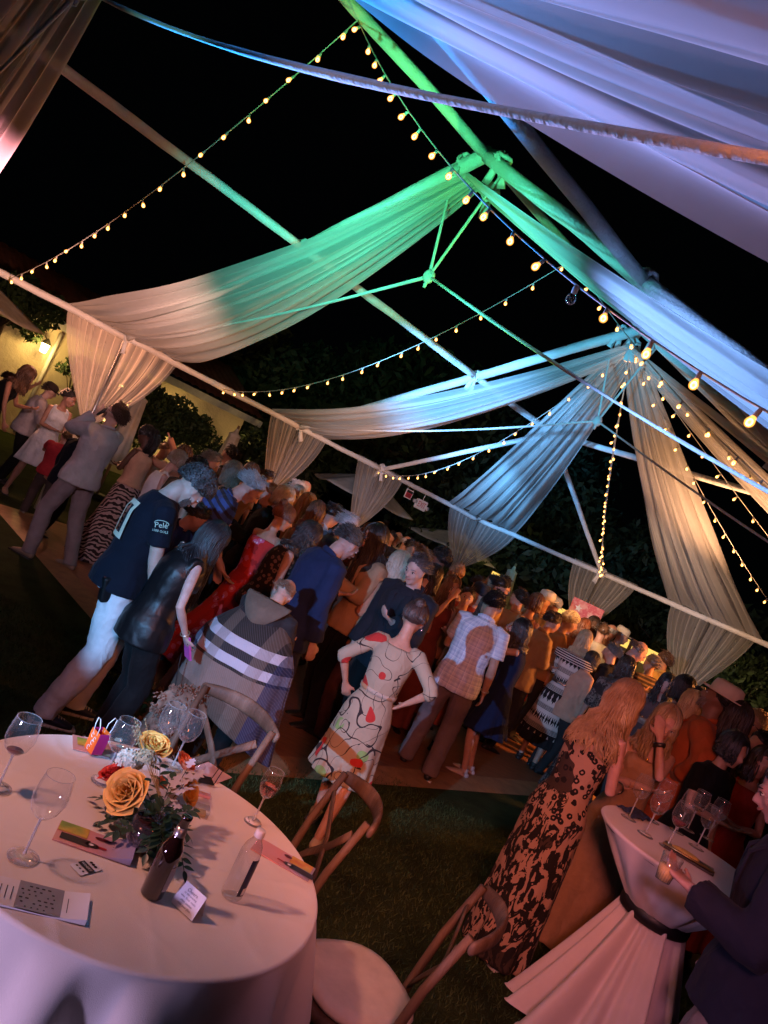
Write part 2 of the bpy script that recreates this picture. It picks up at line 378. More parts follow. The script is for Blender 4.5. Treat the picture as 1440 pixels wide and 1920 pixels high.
ring_o = [(s0 - e, c0 - e), (s1 + e, c0 - e), (s1 + e, c1 + e), (s0 - e, c1 + e)]; ring_i = [(s0, c0), (s1, c0), (s1, c1), (s0, c1)]
V = [fpt(*p, .004) for p in ring_o] + [fpt(*p, .026) for p in ring_i] + [fpt(p[0], p[1], .012) for p in ring_i]
b.add(V, [(i, (i + 1) % 4, 4 + (i + 1) % 4, 4 + i) for i in range(4)] + [(4 + i, 4 + (i + 1) % 4, 8 + (i + 1) % 4, 8 + i) for i in range(4)])
tag(b.build('floor_edging', plain('edging', (.30, .16, .075), .5, .3, amt=.3), smooth=False), kind='structure')
b = MB(); q0 = Vector((3.3, 5.1, 0)); q1 = Vector((4.3, 7.9, 0)); d = (q1 - q0).normalized(); nrm = Vector((-d.y, d.x, 0))
b.add([tuple(p + Vector((0, 0, z))) for z in (.003, .03) for p in (q0, q0 + nrm*.55, q1 + nrm*.55, q1)], [(4, 7, 6, 5), (0, 1, 5, 4), (1, 2, 6, 5), (2, 3, 7, 6), (3, 0, 4, 7)])
tag(b.build('path', FLOOR, smooth=False), kind='structure')

# ================================================================ the tent frame wrapped in fabric
WRAP = NM('wrapped fabric'); WRAP.set(.8, .2, sheen=.2); WRAP.col(var(WRAP, (.80, .79, .76), .12, 5)); WRAP.bump(WRAP.noise(7, 4, .6, (1, 1, 1)) + WRAP.noise(60, 3)*.3, .8, .03); WRAP = WRAP.m
SOIL = plain('steel', (.35, .35, .36), .35, .5, 1.0)
def beam(parent, name, a, b_, r=.062, n=14, seg=None):
    a = Vector(a); b_ = Vector(b_); L = (b_ - a).length; k = seg or max(6, int(L/.22)); ph = random.uniform(0, 40)
    P = []; RR = []
    for i in range(k + 1):
        t = i/k; p = a.lerp(b_, t); wv = noise.noise(Vector((ph, t*L*1.6, 0)))
        p = p + Vector((0, 0, -.012 + .012*wv)); P.append(p); RR.append((r*(1 + .10*wv), r*(.95 + .12*noise.noise(Vector((ph + 9, t*L*2.2, 0))))))
    m = MB(); m.tube(P, RR, n, rmod=lambda i, g: 1 + .05*math.sin(3*g + i*.7) + .03*math.sin(7*g - i))
    return m.build(name, WRAP, parent)
tent = empty('party_tent', T(0, 0, 0), 0, 'open party tent frame with beams wrapped in white fabric over the dance floor', 'tent')
tent.location = (0, 0, 0)
NS = -9.2
beam(tent, 'ridge_beam', T(NS, 0, RZ), T(-3.08, 0, RZ), 0.047); beam(tent, 'ridge_beam', T(-3.08, 0, RZ), T(0, 0, RZ), 0.039)
for s in (-6.16, -3.08, 0):
    for sg in (1, -1):
        beam(tent, 'rafter', T(s, 0, RZ), T(s, sg*PC, PZ), 0.058); beam(tent, 'rafter', T(s, sg*PC, PZ), T(s, sg*HW, EZ), 0.055)
for sg in (1, -1):
    for a, c in ((NS, -6.16), (-6.16, -3.08), (-3.08, 0), (0, PC)): beam(tent, 'purlin', T(a, sg*PC, PZ), T(c, sg*PC, PZ), 0.045)
    beam(tent, 'hip_rafter', T(0, 0, RZ), T(PC, sg*PC, PZ), 0.047); beam(tent, 'hip_rafter', T(PC, sg*PC, PZ), T(HW, sg*HW, EZ), 0.047)
    beam(tent, 'jack_rafter', T(PC, sg*PC, PZ), T(PC, sg*HW, EZ), 0.039); beam(tent, 'jack_rafter', T(PC, sg*PC, PZ), T(HW, sg*PC, EZ), 0.039)
    for a, c in ((NS, -6.16), (-6.16, -3.08), (-3.08, 0), (0, 1.98), (1.98, 5)): beam(tent, 'eave_beam', T(a, sg*HW, EZ), T(c, sg*HW, EZ), 0.045)
beam(tent, 'purlin', T(PC, -PC, PZ), T(PC, PC, PZ), 0.043)
for a, c in ((-5, -1.98), (-1.98, 0), (0, 1.98), (1.98, 5)): beam(tent, 'eave_beam', T(HW, a, EZ), T(HW, c, EZ), 0.043)
LEGS = [(-6.16, 5), (-3.08, 5), (0, 5), (1.98, 5), (5, 5), (5, 1.98), (5, -.05), (5, -1.98)]
for s, c in LEGS:
    m = MB(); m.tube([T(s, c, .01), T(s, c, EZ - .03)], .022, 10); m.build('leg', SOIL, tent)
# knots of cloth and steel couplings at the crowns and joints
def knot(p, r=.10, n=5):
    m = MB(); p = Vector(p)
    for i in range(n):
        a = Vector((random.uniform(-1, 1), random.uniform(-1, 1), random.uniform(-.7, .7))).normalized(); t = a.orthogonal().normalized(); bb = a.cross(t)
        P = [p + (t*math.cos(q) + bb*math.sin(q))*r*random.uniform(.85, 1.1) + a*random.uniform(-.03, .03) for q in np.linspace(0, 2*PI, 12)]
        m.tube(P, .016, 6)
    for i in range(2):
        d = Vector((random.uniform(-1, 1), random.uniform(-1, 1), -1.6)).normalized(); m.tube([p, p + d*.1, p + d*.2 + Vector((.02, 0, -.03))], [(.02, .008), (.03, .006), (.035, .004)], 6)
    return m.build('cloth_knot', WRAP, tent)
for s in (-6.16, -3.08, 0):
    m = MB(); m.ell(T(s, 0, RZ), (.06, .06, .06)); 
    for k in range(4): m.tube([T(s, 0, RZ), T(s, 0, RZ) + Vector((math.cos(k*PI/2 + YAW)*.13, math.sin(k*PI/2 + YAW)*.13, -.02))], .04, 10)
    m.build('coupling', SOIL, tent)
    for sg in (1, -1): knot(T(s, sg*.22, RZ - .07), .062, 3); knot(T(s, sg*PC, PZ), .066, 4); knot(T(s, sg*HW, EZ), .06, 4)
for p in (T(PC, PC, PZ), T(PC, -PC, PZ), T(HW, PC, EZ), T(PC, HW, EZ)): knot(p, .08)
for s in (-2.86, -.0): knot(T(s, 0, HUBZ + .05), .07, 4)
# tension cables: eave to centre node, node up to the crown
for s, nz in ((-6.16, 3.84), (-3.08, 3.86), (0, 3.84)):
    nd = T(s, 0, nz); near = s < -6
    for sg in (1, -1):
        e_ = T(s, sg*HW, EZ); r = .012 if near else .014
        P = [nd.lerp(e_, t) - Vector((0, 0, .10*math.sin(PI*t))) for t in np.linspace(0, 1, 24)]
        m = MB(); m.tube(P, [(r*(1 + .25*noise.noise(p*2.1)), r*(.8 + .2*noise.noise(p*1.7))) for p in P], 10, rmod=lambda i, g: 1 + .12*math.sin(4*g + i*.5)); m.build('tension_cable', WRAP, tent)
        m = MB(); m.tube([nd, nd.lerp(T(s, sg*.3, RZ - .12), .5), T(s, sg*.3, RZ - .12)], .012, 6); m.build('tension_cable', WRAP, tent)
    m = MB(); m.ell(nd, (.05, .05, .06)); m.tube([nd, nd - Vector((0, 0, .1))], [.02, .012], 6); m.build('cable_node', WRAP, tent)

# ---------------------------------------------------------------- ceiling drapes and leg drapes
VOILE = sheer((.88, .85, .82), .62); VOILE2 = sheer((.88, .84, .80), .42)
def pleats(u, k, seed):
    return (math.sin(2*PI*k*u + seed) + .55*math.sin(2*PI*k*1.83*u + seed*2.3) + .35*math.sin(2*PI*k*3.1*u + seed*1.7) + .25*math.sin(2*PI*k*.43*u + seed))/2.1
def band(s_hub, e0, e1, sag, label, k=7, seed=1.0, hw=.10, amp=.09, power=.8, hubz=HUBZ, drop=0):
    hub = T(s_hub, 0, hubz); e0 = Vector(e0); e1 = Vector(e1); ed = (e1 - e0).normalized(); mid = (e0 + e1)/2; Wd = (e1 - e0).length
    def fn(u, v):
        wd = 2*hw + (Wd - 2*hw)*(v**power); c = hub.lerp(mid, v); p = c + ed*((u - .5)*wd)
        un = u - .5
        z = -sag*4*v*(1 - v)*(1 + .22*math.cos(2*un*PI)) ; g = min(1, wd/1.0)
        pl = pleats(u + .015*math.sin(6*v + seed), k, seed)*amp*(.25 + .75*g)*(1 - .75*max(0, v - .85)/.15)
        fold = .03*noise.noise(Vector((u*9, v*3, seed)))
        p = p + Vector((0, 0, z + pl*1.0 + fold - drop*v)) + ed*((pleats(u, k*1.4, seed + 2)*.02 - .022*math.sin(2*(2*PI*k*u + seed)) - .008*math.sin(2*PI*k*3.66*u + seed))*g*(Wd/1.4))
        return p
    m = MB(); m.grid(fn, 190, 60); o = m.build('ceiling_drape', VOILE); solid(o, .0012); o.modifiers.clear()
    return tag(o, label, 'drape', 'white drapes fanning out from the tent ridge')
def al(s, w_): return T(s - w_, 5, EZ + .03), T(s + w_, 5, EZ + .03)
band(-3.08, *al(-3.08, .82), .42, 'long sheer ceiling drape lit green at the ridge, over the singer', 6, 1.3)
band(0, *al(0, .62), .34, 'sheer ceiling drape lit pale blue, second one along the far left eave', 6, 2.6, amp=.07)
band(0, T(3.95, 5.0, EZ + .03), T(5.0, 4.0, EZ + .03), .22, 'blue sheer hip drape falling to the far corner of the tent', 6, 4.2, amp=.08)
band(0, T(5, .72, EZ + .03), T(5, -.85, EZ + .03), .15, 'orange lit sheer drape falling to the end eave at right', 6, 5.9, amp=.08)
band(0, T(5, -4.0, EZ + .03), T(4.1, -5, EZ + .03), .15, 'orange lit sheer drape at the right edge below the lavender one', 6, 7.1)
band(-3.08, T(-4.1, -5, EZ + .03), T(-2.9, -5, EZ + .03), .10, 'lavender sheer drape with warm bulbs showing through', 6, 8.4, amp=.06)
band(0, T(-1.1, -5, EZ + .03), T(0, -5, EZ + .03), .03, 'narrow orange drape behind the lavender drape at right', 6, 9.3, amp=.06)
band(-6.16, T(-6.95, -5, EZ + .03), T(-5.35, -5, EZ + .03), .09, 'wide blue and mauve drape sweeping across the top right corner', 5, 3.7, amp=.075)
band(-6.16, *al(-6.16, .85), .28, 'pink lit drape in the top left corner', 5, 6.2, amp=.06)
def legdrape(path, tie, label, seed, k=8):
    path = [Vector(p) for p in path]; L = [0]
    for i in range(len(path) - 1): L.append(L[-1] + (path[i + 1] - path[i]).length)
    def top(u):
        d = u*L[-1]
        for i in range(len(path) - 1):
            if d <= L[i + 1] + 1e-6: return path[i].lerp(path[i + 1], (d - L[i])/(L[i + 1] - L[i]))
        return path[-1]
    tie = Vector(tie); H = EZ - tie.z; nrm = (path[-1] - path[0]).normalized().cross(Vector((0, 0, 1)))
    def fn(u, v):
        t = top(u); a = v**1.55; p = t.lerp(tie, a); p.z = t.z - (t.z - tie.z)*v
        dirn = (path[-1] - path[0]).normalized(); p += dirn*((u - .5)*.14*a)
        am = .030 + .055*a*(1 - a) + .02*a
        return p + nrm*(pleats(u, k, seed)*am*1.25 + .05*math.sin(PI*v)) + (path[-1] - path[0]).normalized()*((-.016*math.sin(2*(2*PI*k*u + seed)) - .006*math.sin(2*PI*k*3.66*u + seed*2))*(1 - a)*L[-1]/1.4)
    def fn2(u, v):
        g = 2*PI*u; r = (.075 + .05*v + .02*math.sin(5*g + seed) + .012*math.sin(11*g))*(1 + .15*math.sin(3*v)); z = tie.z*(1 - v) + .02
        return Vector((tie.x + r*math.cos(g), tie.y + r*math.sin(g), z))
    m = MB(); m.grid(fn, 150, 34); m.grid(fn2, 60, 14); o = m.build('leg_drape', VOILE2)
    m = MB(); P = [tie + Vector((math.cos(g)*.088, math.sin(g)*.07, .02*math.sin(2*g))) for g in np.linspace(0, 2*PI, 16)]; m.tube(P, .014, 6); m.build('tie', WRAP, o)
    return tag(o, label, 'drape', 'gathered drapes tied around the tent legs')
def along(s, w_): return [T(s - w_, 5.04, EZ + .05), T(s + w_, 5.04, EZ + .05)]
TZ = 1.42
legdrape(along(-3.08, .80), T(-3.08, 5.04, 1.30), 'gathered sheer leg drape behind the singer, nearest at left', 1.1)
legdrape(along(0, .60), T(0, 5.04, TZ), 'gathered sheer leg drape, second from the left', 2.2)
legdrape(along(2.0, .60), T(2.0, 5.04, TZ), 'gathered sheer leg drape beside the two hanging exit signs', 3.3)
legdrape([T(4.1, 5.04, EZ + .05), T(5.04, 5.04, EZ + .05), T(5.04, 4.0, EZ + .05)], T(5.0, 5.0, 1.45), 'blue lit gathered drape at the far corner leg', 4.4)
legdrape([T(5.04, 2.62, EZ + .05), T(5.04, 1.32, EZ + .05)], T(5.04, 1.98, TZ), 'gathered leg drape behind the pink poster', 5.5)
legdrape([T(5.04, .62, EZ + .05), T(5.04, -.78, EZ + .05)], T(5.04, -.08, 1.3), 'gathered orange lit leg drape at right, above the two dark haired women', 6.6)
legdrape(along(-6.16, .80), T(-6.16, 5.04, 1.3), 'gathered leg drape outside the left edge', 7.7)

# ---------------------------------------------------------------- string lights
m = NM('glowing bulb glass'); t = m.t; t.nodes.remove(m.b)
em = m.n('ShaderNodeEmission'); em.inputs[0].default_value = (1, .36, .06, 1); em.inputs[1].default_value = 3.6
tp = m.n('ShaderNodeBsdfTransparent'); mxx = m.n('ShaderNodeMixShader'); lw = m.n('ShaderNodeLayerWeight'); lw.inputs[0].default_value = .5
fc = (X(t, lw.outputs['Facing'])*-1 + 1.0)._op('POWER', 1.6); m.l(fc.k, mxx.inputs[0]); m.l(tp.outputs[0], mxx.inputs[1]); m.l(em.outputs[0], mxx.inputs[2]); m.l(mxx.outputs[0], m.out.inputs[0]); BGL = m.m
BCORE = emis('filament', (1, .50, .14), 45)
WIRE = plain('white wire', (.55, .53, .48), .5)
bm_ = MB(); bm_.lathe([(.001, 0), (.007, 0), (.009, -.012), (.009, -.03), (.008, -.035)], 8, mi=0)
bm_.lathe([(.010, -.032), (.013, -.040), (.0175, -.050), (.0175, -.060), (.012, -.070), (.001, -.074)], 12, mi=1); bm_.ell((0, 0, -.055), (.0105, .0105, .014), None, 8, 6, mi=2)
BULB = bm_.mesh('bulb', [WIRE, BGL, BCORE])
DEAD = thin('clear bulb'); bd = MB(); bd.lathe([(.001, 0), (.011, 0), (.013, -.012), (.012, -.03), (.010, -.035)], 8, mi=0); bd.lathe([(.010, -.032), (.016, -.042), (.021, -.055), (.020, -.068), (.013, -.078), (.001, -.082)], 12, mi=1)
DBULB = bd.mesh('bulb', [WIRE, DEAD])
def cat(a, b_, sag, n): return [Vector(a).lerp(Vector(b_), t) - Vector((0, 0, 4*sag*t*(1 - t))) for t in np.linspace(0, 1, n)]
def strings(pts_list, label, gap=.28, dead=(), start=.1):
    root = empty('string_lights', pts_list[0], 0, label, 'string lights', 'warm festoon bulbs strung under the tent'); L0 = Vector(pts_list[0])
    P = [p - L0 for p in pts_list]; m = MB(); m.tube(P, .0045, 5); m.build('cord', WIRE, root)
    d = start; acc = 0; k = 0
    for i in range(len(P) - 1):
        seg = (P[i + 1] - P[i]).length
        while d < acc + seg:
            p = P[i].lerp(P[i + 1], (d - acc)/seg); inst(DBULB if k in dead else BULB, 'bulb', root, p, (random.uniform(-.5, .5), random.uniform(-.5, .5), random.uniform(0, 6)))
            d += gap*random.uniform(.8, 1.2); k += 1
        acc += seg
RT = 4.92
strings(cat(T(-4.62, 0, RT), T(-4.62, 5, 2.5), .30, 24), 'bulb string at the upper left from the ridge down to the left eave', .29)
strings(cat(T(-4.62, 0, RT), T(-4.75, -5, 2.5), .40, 24), 'bulb string coming towards the camera with the largest bulbs and one dead bulb', .245, dead=(13,))
strings(cat(T(-1.54, 0, RT), T(-1.54, 5, 2.5), .50, 24), 'bulb string crossing the middle, left of the second rafter', .29)
strings(cat(T(-1.54, 0, RT), T(-1.54, -5, 2.5), .35, 24), 'bulb string partly veiled by the lavender drape', .30)
strings(cat(T(0, 0, HUBZ), T(1.98, 5, 2.5), .60, 24), 'bulb string ending above the exit signs', .30)
strings(cat(T(0, 0, HUBZ), T(5, 1.98, 2.5), .20, 24), 'bulb string falling to the poster drape, left strand', .22)
strings(cat(T(0, 0, HUBZ), T(5, 1.90, 2.5), .34, 24), 'bulb string falling to the poster drape, right strand', .34)
strings(cat(T(0, 0, HUBZ), T(5, -1.75, 2.5), .20, 24), 'bulb string right of the orange drape, lowest strand', .28)
strings(cat(T(0, 0, HUBZ), T(5, -2.9, 2.5), .10, 24), 'bulb string right of the orange drape, middle strand', .30)
strings(cat(T(0, 0, HUBZ), T(4.2, -5, 2.5), .20, 24), 'bulb string right of the orange drape, upper strand', .34)


# ---------------------------------------------------------------- two hanging signs under the far eave
red = plain('sign red', (.55, .02, .05), .4); wh = plain('sign white', (.8, .78, .76), .4); blk = plain('sign black', (.02, .015, .018), .4)
p = T(2.88, 5.03, EZ - .05); r_ = empty('notice_sign', p, 0, 'small red and black notice sign with white rim hung from the far eave', 'sign')
F = frame((0, 0, -.12), T(1, 0) - T(0, 0), T(0, 1) - T(0, 0))  # local x along eave, z towards outside
F = frame((0, 0, -.13), T(1, 0) - T(0, 0), T(0, -1) - T(0, 0))
def slab(name, w_, h, th, mat, parent, F, zoff=0, rad=0, cx=0, cy=0):
    m = MB(); n = 5 if rad else 1; pts = []
    if rad:
        for qx, qy, a0 in ((1, 1, 0), (-1, 1, PI/2), (-1, -1, PI), (1, -1, 1.5*PI)):
            for k in range(n + 1):
                a = a0 + k/n*PI/2; pts.append((qx*(w_/2 - rad) + rad*math.cos(a), qy*(h/2 - rad) + rad*math.sin(a)))
    else: pts = [(w_/2, h/2), (-w_/2, h/2), (-w_/2, -h/2), (w_/2, -h/2)]
    N = len(pts); V = [F @ Vector((x + cx, y + cy, z + zoff)) for z in (0, th) for x, y in pts]
    m.add(V, [tuple(range(N - 1, -1, -1)), tuple(range(N, 2*N))] + [(i, (i + 1) % N, N + (i + 1) % N, N + i) for i in range(N)])
    return m.build(name, mat, parent, smooth=False)
slab('rim', .19, .17, .012, wh, r_, F, 0, .01); slab('panel', .16, .14, .004, red, r_, F, .0125); slab('header', .16, .045, .003, blk, r_, F, .017, cy=.045)
for k in range(3): slab('text_line', .10, .010, .002, blk, r_, F, .0170, cy=-.005 - .022*k)
for sx in (-.07, .07):
    m = MB(); m.tube([F @ Vector((sx, .085, .006)), F @ Vector((sx, .15, .006))], .003, 5); m.build('hanger', wh, r_)
p = T(3.28, 5.03, EZ - .10); r_ = empty('exit_sign', p, 0, 'white exit sign with red letters and two small lamp heads', 'sign')
F = frame((0, 0, -.16), T(1, 0) - T(0, 0), T(0, -1) - T(0, 0))
slab('housing', .30, .19, .04, wh, r_, F, 0, .03); text_mesh('EXIT', .15, red, r_, F @ Matrix.Translation((0, 0, .042)) @ Matrix.Diagonal((.72, 1, 1, 1)))
for sx in (-1, 1):
    m = MB(); m.tube([F @ Vector((sx*.19, -.02*sx, -.01)), F @ Vector((sx*.19, -.02*sx, .05))], .038, 14); m.build('lamp_head', plain('grey', (.5, .5, .5), .4), r_)
m = MB(); m.tube([F @ Vector((0, .09, .02)), F @ Vector((0, .22, .02))], .006, 6); m.build('hanger', wh, r_)

# ================================================================ beyond the tent: building, umbrellas, wall, trees
m = NM('stucco'); m.set(.9, .15); m.col(var(m, (.50, .44, .33), .16, 2)); m.bump(m.noise(5, 6, .7), .7, .05); STUC = m.m
TILE = plain('clay tile', (.30, .13, .08), .8, .2, amt=.35, sc_=3)
bl = empty('stucco_building', T(-8, 12, 0), 0, 'cream stucco building with clay tile roof beyond the tent at left', 'building'); bo = T(-8, 12, 0)
def bp(s, c, z): return T(s, c, z) - bo
def wallbox(name, s0, s1, c0, c1, z0, z1, mat, par):
    m = MB(); V = [tuple(bp(s, c, z)) for z in (z0, z1) for s, c in ((s0, c0), (s1, c0), (s1, c1), (s0, c1))]
    m.add(V, [(3, 2, 1, 0), (4, 5, 6, 7), (0, 1, 5, 4), (1, 2, 6, 5), (2, 3, 7, 6), (3, 0, 4, 7)]); o = m.build(name, mat, par, smooth=False); return o
wallbox('wall', -9, 3.4, 12, 16, 0, 2.52, STUC, bl)
for k in range(38): wallbox('rafter_end', -8.9 + k*.32, -8.8 + k*.32, 11.55, 12.0, 2.42, 2.50, plain('dark wood', (.10, .06, .04), .7), bl) if k % 1 == 0 else None
wallbox('fascia', -9.2, 3.6, 11.50, 11.56, 2.40, 2.56, plain('pale trim', (.5, .5, .5), .6), bl)
rf = MB(); rf.grid(lambda u, v: bp(-9.2 + 12.8*u, 11.45 + 2.6*v, 2.60 + 1.0*v + .035*abs(math.sin(PI*u*58)) + .02*((v*9) % 1)), 232, 27); ro = rf.build('roof', TILE, bl); 
# windows and a doorway with warm light in the wall
WARMG = emis('lit window', (1, .62, .18), 3.2)
for s_, z0, z1, w_ in ((.5, 1.0, 1.9, .45), (-6.5, .9, 2.0, .5), (-4.2, .03, 1.95, .5)):
    wallbox('window_pane', s_ - w_, s_ + w_, 11.97, 12.0, z0, z1, WARMG if s_ > 0 else plain('dark glass', (.03, .03, .03), .1), bl)
    fr = wallbox('window_frame', s_ - w_ - .07, s_ - w_, 11.93, 11.999, z0 - .05, z1 + .05, plain('dark wood', (.10, .06, .04), .7), bl); wallbox('window_frame', s_ + w_, s_ + w_ + .07, 11.93, 11.999, z0 - .05, z1 + .05, plain('dark wood', (.10, .06, .04), .7), bl); wallbox('window_frame', s_ - .02, s_ + .02, 11.94, 11.969, z0, z1, plain('dark wood', (.10, .06, .04), .7), bl)
m = MB(); m.tube([bp(-1.55, 11.85, 2.35), bp(-1.55, 11.92, .05)], .04, 8); m.build('downspout', plain('pale trim', (.5, .5, .5), .6), bl)
def lantern(loc, lab, pw):
    r_ = empty('wall_lantern', loc, 0, lab, 'lantern'); m = MB(); m.lathe([(.001, .26), (.03, .24), (.11, .14), (.115, .13)], 10); m.tube([Vector((0, 0, .2)), T(0, .25, .28) - T(0, 0, 0)], .012, 6); m.build('bracket', plain('black iron', (.02, .02, .02), .5), r_)
    m = MB(); m.lathe([(.085, .13), (.06, -.05), (.001, -.06)], 10); m.build('lamp_glass', emis('lantern glow', (1, .62, .2), 26), r_)
    point('lantern_light', Vector(loc) + (T(0, -.3, .1) - T(0, 0, 0)), (1, .62, .18), pw, .08)
lantern(T(-1.78, 11.72, 1.88), 'glowing yellow wall lantern on the cream stucco wall', 42)
lantern(T(1.4, 11.6, 1.5), 'added yellow lantern lighting the wall behind the vine by the tile roof', 60)  # added lantern, stands in for an uplight on the yellow wall
lantern(T(3.2, 11.3, 1.0), 'added yellow lantern lighting the wall low behind the closed umbrella', 40)  # second added lantern, again in place of an uplight
def rel(c): return c
CANV = cloth((.62, .62, .56), .8, fold=4)
def closed_umbrella(loc, h, lab, r=.17):
    r_ = empty('closed_umbrella', loc, 0, lab, 'umbrella', 'closed market umbrellas'); m = MB()
    m.lathe([(.02, h), (.05, h - .10), (.11, h - .13), (.12, h - .16), (.10, h - .18), (r*.75, h - .5), (r, h - 1.0), (r*1.1, h - 1.35), (.03, h - 1.37)], 26, wob=lambda i, g: 1 + (.14*math.sin(6*g + i*.2) if 3 < i < 8 else .03*math.sin(8*g))); m.build('canopy', CANV, r_)
    m = MB(); m.tube([(0, 0, .03), (0, 0, h + .05)], .025, 10); m.build('pole', plain('pole wood', (.3, .2, .12), .6), r_)
    m = MB(); m.lathe([(.001, .08), (.25, .07), (.28, .01), (.001, .005)], 18); m.build('base', plain('black iron', (.02, .02, .02), .5), r_)
def open_umbrella(loc, h, rr, lab, rot=0):
    r_ = empty('open_umbrella', loc, rot, lab, 'umbrella'); m = MB(); rise = .55
    def fn(u, v):
        g = 2*PI*u; k = (g/(2*PI)*6) % 1; e_ = rr*v*(math.cos(PI/6)/math.cos((k - .5)*PI/3)); return Vector((e_*math.cos(g), e_*math.sin(g), h + rise*(1 - v) - .05*math.sin(PI*k)*v))
    m.grid(fn, 48, 10); o = m.build('canopy', CANV, r_); solid(o, .01)
    m = MB(); m.tube([(0, 0, .03), (0, 0, h + rise + .1)], .025, 10); m.build('pole', plain('pole wood', (.3, .2, .12), .6), r_)
    for k in range(6):
        m = MB(); g = k*PI/3; m.tube([(0, 0, h + rise - .05), (rr*math.cos(g)*.97, rr*math.sin(g)*.97, h - .02)], .01, 5); m.build('rib', plain('pole wood', (.3, .2, .12), .6), r_)
closed_umbrella((-3.190, 14.500, 0.000), 2.12, 'closed cream umbrella glowing yellow green, between vine and second leg drape')
closed_umbrella((-4.573, 13.000, 0.000), 2.0, 'closed cream umbrella just behind the singer')
closed_umbrella((3.069, 16.500, 0.000), 2.0, 'closed white umbrella standing alone at the far end', .2)
open_umbrella((-7.933, 12.800, 0.000), 2.15, 1.35, 'open white umbrella at the left edge in front of the lantern wall', .4)
open_umbrella((-0.600, 17.500, 0.000), 1.95, 1.3, 'open white umbrella seen behind the leg drape by the exit sign', .9)
open_umbrella((2.337, 22.000, 0.000), 1.7, 1.6, 'dim open umbrella in the dark beyond the far corner', .2)
# low garden wall with lamps at the far end
m = MB(); a = T(10.5, 12, 0); b2 = T(10.5, -8, 0); nn = (b2 - a).normalized(); tt = Vector((-nn.y, nn.x, 0))*.2
m.add([tuple(p + Vector((0, 0, z))) for z in (0, 1.28) for p in (a, b2, b2 + tt, a + tt)], [(3, 2, 1, 0), (4, 5, 6, 7), (0, 1, 5, 4), (1, 2, 6, 5), (2, 3, 7, 6), (3, 0, 4, 7)]); gw = m.build('garden_wall', STUC, smooth=False)
tag(gw, 'low stucco garden wall behind the crowd at the far end', 'wall')
m = MB(); c_ = [p + Vector((0, 0, z)) for z in (1.285, 1.34) for p in (a - tt*.2, b2 - tt*.2, b2 + tt*1.2, a + tt*1.2)]; m.add([tuple(p) for p in c_], [(3, 2, 1, 0), (4, 5, 6, 7), (0, 1, 5, 4), (1, 2, 6, 5), (2, 3, 7, 6), (3, 0, 4, 7)]); m.build('coping', plain('coping', (.35, .3, .22), .8), gw, smooth=False)
GLOW = emis('glowing panel', (1, .60, .12), 1.3)
for i, (pos, w_, h_) in enumerate((((3.049, 18.000, 1.509), .42, .5), ((4.519, 17.000, 1.466), .42, .4), ((5.297, 16.000, 1.568), .5, .3), ((5.573, 15.500, 1.538), .3, .3), ((5.651, 15.000, 1.499), .3, .45), ((5.726, 14.500, 1.505), .5, .5))):
    r_ = empty('lamp_panel', pos, 0, ['glowing yellow lamp panel left of the closed white umbrella', 'slatted glowing lamp panel left of the pink poster', 'glowing yellow lamp panel right of the pink poster', 'small glowing lamp panel behind the white hat', 'tall glowing lamp panel beside the bald man', 'glowing lamp panel behind the man in the yellow shirt'][i], 'lamp')
    r_.location.z = 0; w_ *= .62; h_ *= .62; z0 = pos[2] - h_/2
    m = MB(); m.box((0, 0, z0 + h_/2), (w_, .06, h_), Matrix.Rotation(-.7, 3, 'Z')); m.build('glow_panel', GLOW, r_, smooth=False)
    for sx in (-1, 1): m = MB(); m.box(Matrix.Rotation(-.7, 3, 'Z') @ Vector((sx*(w_/2 + .02), 0, 0)) + Vector((0, 0, (z0 + h_)/2)), (.04, .07, z0 + h_), Matrix.Rotation(-.7, 3, 'Z')); m.build('post', plain('dark wood', (.10, .06, .04), .7), r_, smooth=False)
for s_, c_ in ((8.5, 7), (8.5, 3.2), (8.3, .2)): point('garden_lamp', T(s_, c_, 2.2), (1, .6, .18), 18, .15)
# poster on an easel
pc = Vector((3.606, 12.200, 1.968)); r_ = empty('poster_easel', (pc.x, pc.y, 0), 0, 'pink poster with stars and a striped figure on an easel', 'poster')
F = frame((0, 0, pc.z - .32), (1, -.15, 0), (-.15, -1, .12))
m = NM('poster print'); m.set(.6, .3); x, y, z = m.xyz(); m.col(m.ramp(m.noise(5, 4, .6), [(.40, (.75, .38, .36)), (.52, (.62, .10, .14)), (.64, (.80, .48, .44))])); slab('canvas', .52, .62, .02, m.m, r_, F, 0)
sp = MB(); 
def star(cx, cy, R_, rot=0, n=5):
    b0 = [F @ Vector((cx + (R_ if k % 2 == 0 else R_*.45)*math.cos(rot + k*PI/n), cy + (R_ if k % 2 == 0 else R_*.45)*math.sin(rot + k*PI/n), .023)) for k in range(2*n)]
    sp.add([F @ Vector((cx, cy, .030))] + b0, [(0, k + 1, (k + 1) % (2*n) + 1) for k in range(2*n)])
star(-.13, .17, .065, .3); star(.14, .06, .05, .9); sp.build('star', wh, r_, smooth=False)
fg = MB(); fg.ell((0, 0, 0), (.035, .045, .006), F @ Matrix.Translation((.02, .02, .024)), 12, 6); fg.ell((0, 0, 0), (.10, .03, .006), F @ Matrix.Translation((-.05, -.06, .024)) @ Matrix.Rotation(.5, 4, 'Z'), 12, 6); fg.ell((0, 0, 0), (.09, .03, .006), F @ Matrix.Translation((.05, -.09, .024)) @ Matrix.Rotation(-.5, 4, 'Z'), 12, 6); fg.build('printed_figure', pat('striped', (.03, .03, .03), (.8, .7, .7), f=30), r_)
for sx in (-.2, .2, 0):
    m = MB(); m.tube([F @ Vector((sx*.3, .36, -.02)), Vector((sx*1.6, .05 if sx else .5, .02))], .014, 6); m.build('easel_leg', plain('pole wood', (.3, .2, .12), .6), r_)
